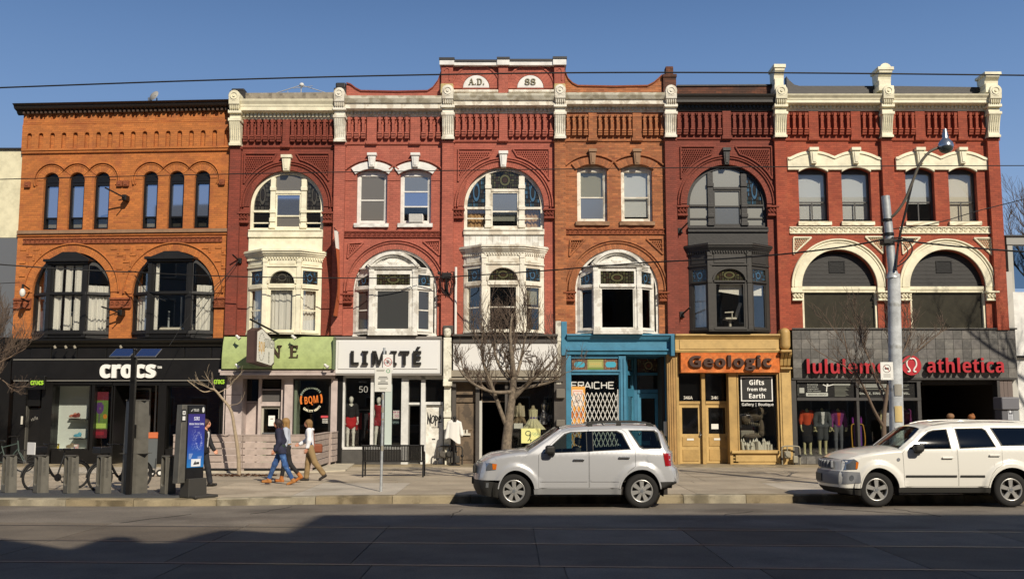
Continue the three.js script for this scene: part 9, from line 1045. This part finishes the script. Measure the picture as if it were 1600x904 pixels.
{const z=8.3,T=(px,py,dz=0)=>at(px,py,z + dz),b=V(T(790,735).x,SW,z);
bareTree({label:'bare crab apple tree with dense twiggy crown behind the silver car',base:b,seed:12,m:mBark,mT:mTwig,up:.1,limbs:[{p:[b,T(791,700),T(796,650),T(802,600),T(800,560,.1),T(797,525,.1),T(800,490)],r:[.16,.02],from:.5,len:.8,dens:.8},{p:[T(790,662),T(778,630,.1),T(768,602,.2),T(757,575,.3),T(752,545,.3),T(756,510,.2)],r:[.06,.014],len:.8,dens:.75,from:.25},{p:[T(803,620),T(818,605,.1),T(835,590,.3),T(856,572,.5),T(872,552,.5)],r:[.078,.014],len:.8,dens:.75,from:.25},{p:[T(802,603),T(812,570,-.2),T(818,540,-.3),T(826,505,-.3)],r:[.055,.012],len:.8,dens:.8,from:.2},{p:[T(798,596),T(782,575,-.3),T(772,545,-.4),T(775,510,-.4)],r:[.05,.018],len:.75,dens:.8,from:.2},{p:[T(800,612),T(770,612,.5),T(748,604,.7),T(730,592,.8),T(716,574,.8)],r:[.05,.018],len:.6},{p:[T(806,608),T(838,602,-.3),T(862,596,-.2),T(884,582,0)],r:[.05,.018],len:.6}]});
const w=(x)=>x;const zl=5.7,S=(px,py,dz=0)=>at(px,py,zl + dz),sb=V(S(373,742).x,SW,zl);bareTree({label:'thin leaning pale sapling with few twigs before the patio fence',base:sb,seed:5,m:mBarkL,mT:mBarkL,limbs:[{p:[sb,S(372,710),S(366,670),S(360,640),S(345,620),S(335,609),S(328,607,.1)],r:[.062,.022],from:.72,dens:.6,len:.5,lv:1},{p:[S(333,609),S(318,612,.1),S(304,603,.2),S(292,594,.2)],r:[.02,.01],len:.35,lv:1,dens:.3},{p:[S(340,614),S(356,605,-.2),S(366,592,-.2)],r:[.015,.006],len:.35,lv:1,dens:.4},{p:[S(357,633),S(372,630,.1),S(379,622,.1)],r:[.012,.005],len:.2,lv:0,dens:.4}]});
const zr=9.6,R2=(px,py,dz=0)=>at(px,py,zr + dz),rb2=V(R2(1386,735).x,SW,zr);bareTree({label:'slender bare tree beside the street light before the tiled shop',base:rb2,seed:23,m:mBarkR,mT:mTwig,up:.06,limbs:[{p:[rb2,R2(1382,690),R2(1382,650),R2(1385,625),R2(1388,600),R2(1392,565,-.2),R2(1388,530,-.3)],r:[.075,.02],from:.55,len:.65,dens:.4},{p:[R2(1381,667),R2(1366,640,.2),R2(1355,615,.3),R2(1340,585,.5),R2(1328,560,.5),R2(1318,520,.5)],r:[.042,.012],from:.4,len:.7,dens:.45},{p:[R2(1341,588,.5),R2(1320,572,.6),R2(1298,560,.7),R2(1272,545,.8)],r:[.022,.008],len:.6,dens:.6,lv:1},{p:[R2(1384,628),R2(1372,600,-.3),R2(1362,570,-.4),R2(1350,540,-.5),R2(1336,505,-.5)],r:[.036,.01],len:.65,dens:.4},{p:[R2(1388,602),R2(1402,570,.3),R2(1416,540,.3),R2(1428,505,.3)],r:[.032,.009],len:.7,dens:.4},{p:[R2(1388,590),R2(1420,560,-.4),R2(1450,535,-.4),R2(1480,512,-.3)],r:[.026,.008],len:.65,dens:.45}]});
const E=(px,py,zz)=>at(px,py,zz),lb=V(E(-60,740,4).x,SW,4);bareTree({label:'reddish twiggy tree reaching in at the left edge before the black shop',base:lb,seed:31,m:mBarkR,mT:mTwig,limbs:[{p:[lb,E(-58,650,4),E(-50,590,4),E(-30,550,4),E(-12,520,4)],r:[.13,.03],from:.4,len:.9},{p:[E(-54,610,4),E(-25,585,4.3),E(0,565,4.4),E(22,555,4.4)],r:[.05,.015],from:.3,len:.6,dens:.7},{p:[E(-56,620,4),E(-30,605,3.8),E(-6,590,3.7),E(12,600,3.7)],r:[.04,.012],from:.3,len:.5,dens:.7},{p:[E(-52,600,4),E(-30,560,4.2),E(-8,535,4.3),E(8,505,4.3)],r:[.05,.012],from:.2,len:.9,dens:1},{p:[E(-50,590,4),E(-28,570,3.6),E(2,550,3.6),E(30,538,3.6)],r:[.04,.01],from:.2,len:.8,dens:1}]});
const z3=-1.5,K=(px,py,dz=0)=>at(px,py,z3 + dz),kb=V(K(1660,740).x,SW,z3);bareTree({label:'bare branches showing through the steel portal at the right edge',base:kb,seed:44,m:mBarkR,mT:mTwig,limbs:[{p:[kb,K(1655,600),K(1640,480),K(1625,420),K(1612,370),K(1604,330)],r:[.2,.03],from:.55,len:1.2},{p:[K(1640,480),K(1615,445),K(1596,425),K(1582,408)],r:[.06,.015],len:.7},{p:[K(1630,440),K(1605,410),K(1590,385),K(1576,350)],r:[.05,.012],len:.7,dens:.6}]});
const z4=7.5,q4=V(24,SW,z4),Q=(x,y,zz)=>V(24 + x,y,z4 + zz);bareTree({label:'tall bare tree outside the right edge that shades the grey tiles',base:q4,seed:52,m:mBark,mT:mTwig,limbs:[{p:[q4,Q(0,3,0),Q(-.2,6,.1),Q(-.6,9,.2),Q(-1,11.5,0)],r:[.26,.05],from:.5,len:1.5},{p:[Q(-.1,5,0),Q(-1.4,7,.3),Q(-2.6,9,.3),Q(-3.2,10.6,.2)],r:[.1,.03],len:1.3},{p:[Q(-.2,6,0),Q(-2,8.3,-.4),Q(-4,9.6,-.4),Q(-5.2,10.8,-.2)],r:[.09,.025],len:1.3},{p:[Q(-.1,5.5,.2),Q(1,8,.6),Q(1.6,10,.6)],r:[.1,.03],len:1.2}]});}
{const g=gnd(378,743),r=rng(9),n=420,im=new THREE.InstancedMesh(new THREE.PlaneGeometry(.05,.035).rotateX(-PI / 2),M(0x8a6a34,.9,{side:THREE.DoubleSide}),n),d=new THREE.Object3D();for(let i=0;i<n;i++){const a=r()*7,q=Math.sqrt(r());d.position.set(1.0*q*Math.cos(a),.01 + r()*.025,.42*q*Math.sin(a));d.rotation.set((r()- .5)*.9,r()*7,(r()- .5)*.9);d.scale.setScalar(.6 + r()*.8);d.updateMatrix();im.setMatrixAt(i,d.matrix);im.setColorAt(i,new THREE.Color().setRGB(.22 + r()*.14,.13 + r()*.08,.05 + r()*.03));}im.name='leaf_litter';im.position.copy(g);im.castShadow=im.receiveShadow=true;scene.add(im);tag(im,'dry brown leaves lying around the foot of the sapling','leaves',null,'stuff');}
renderer.render(scene,camera);
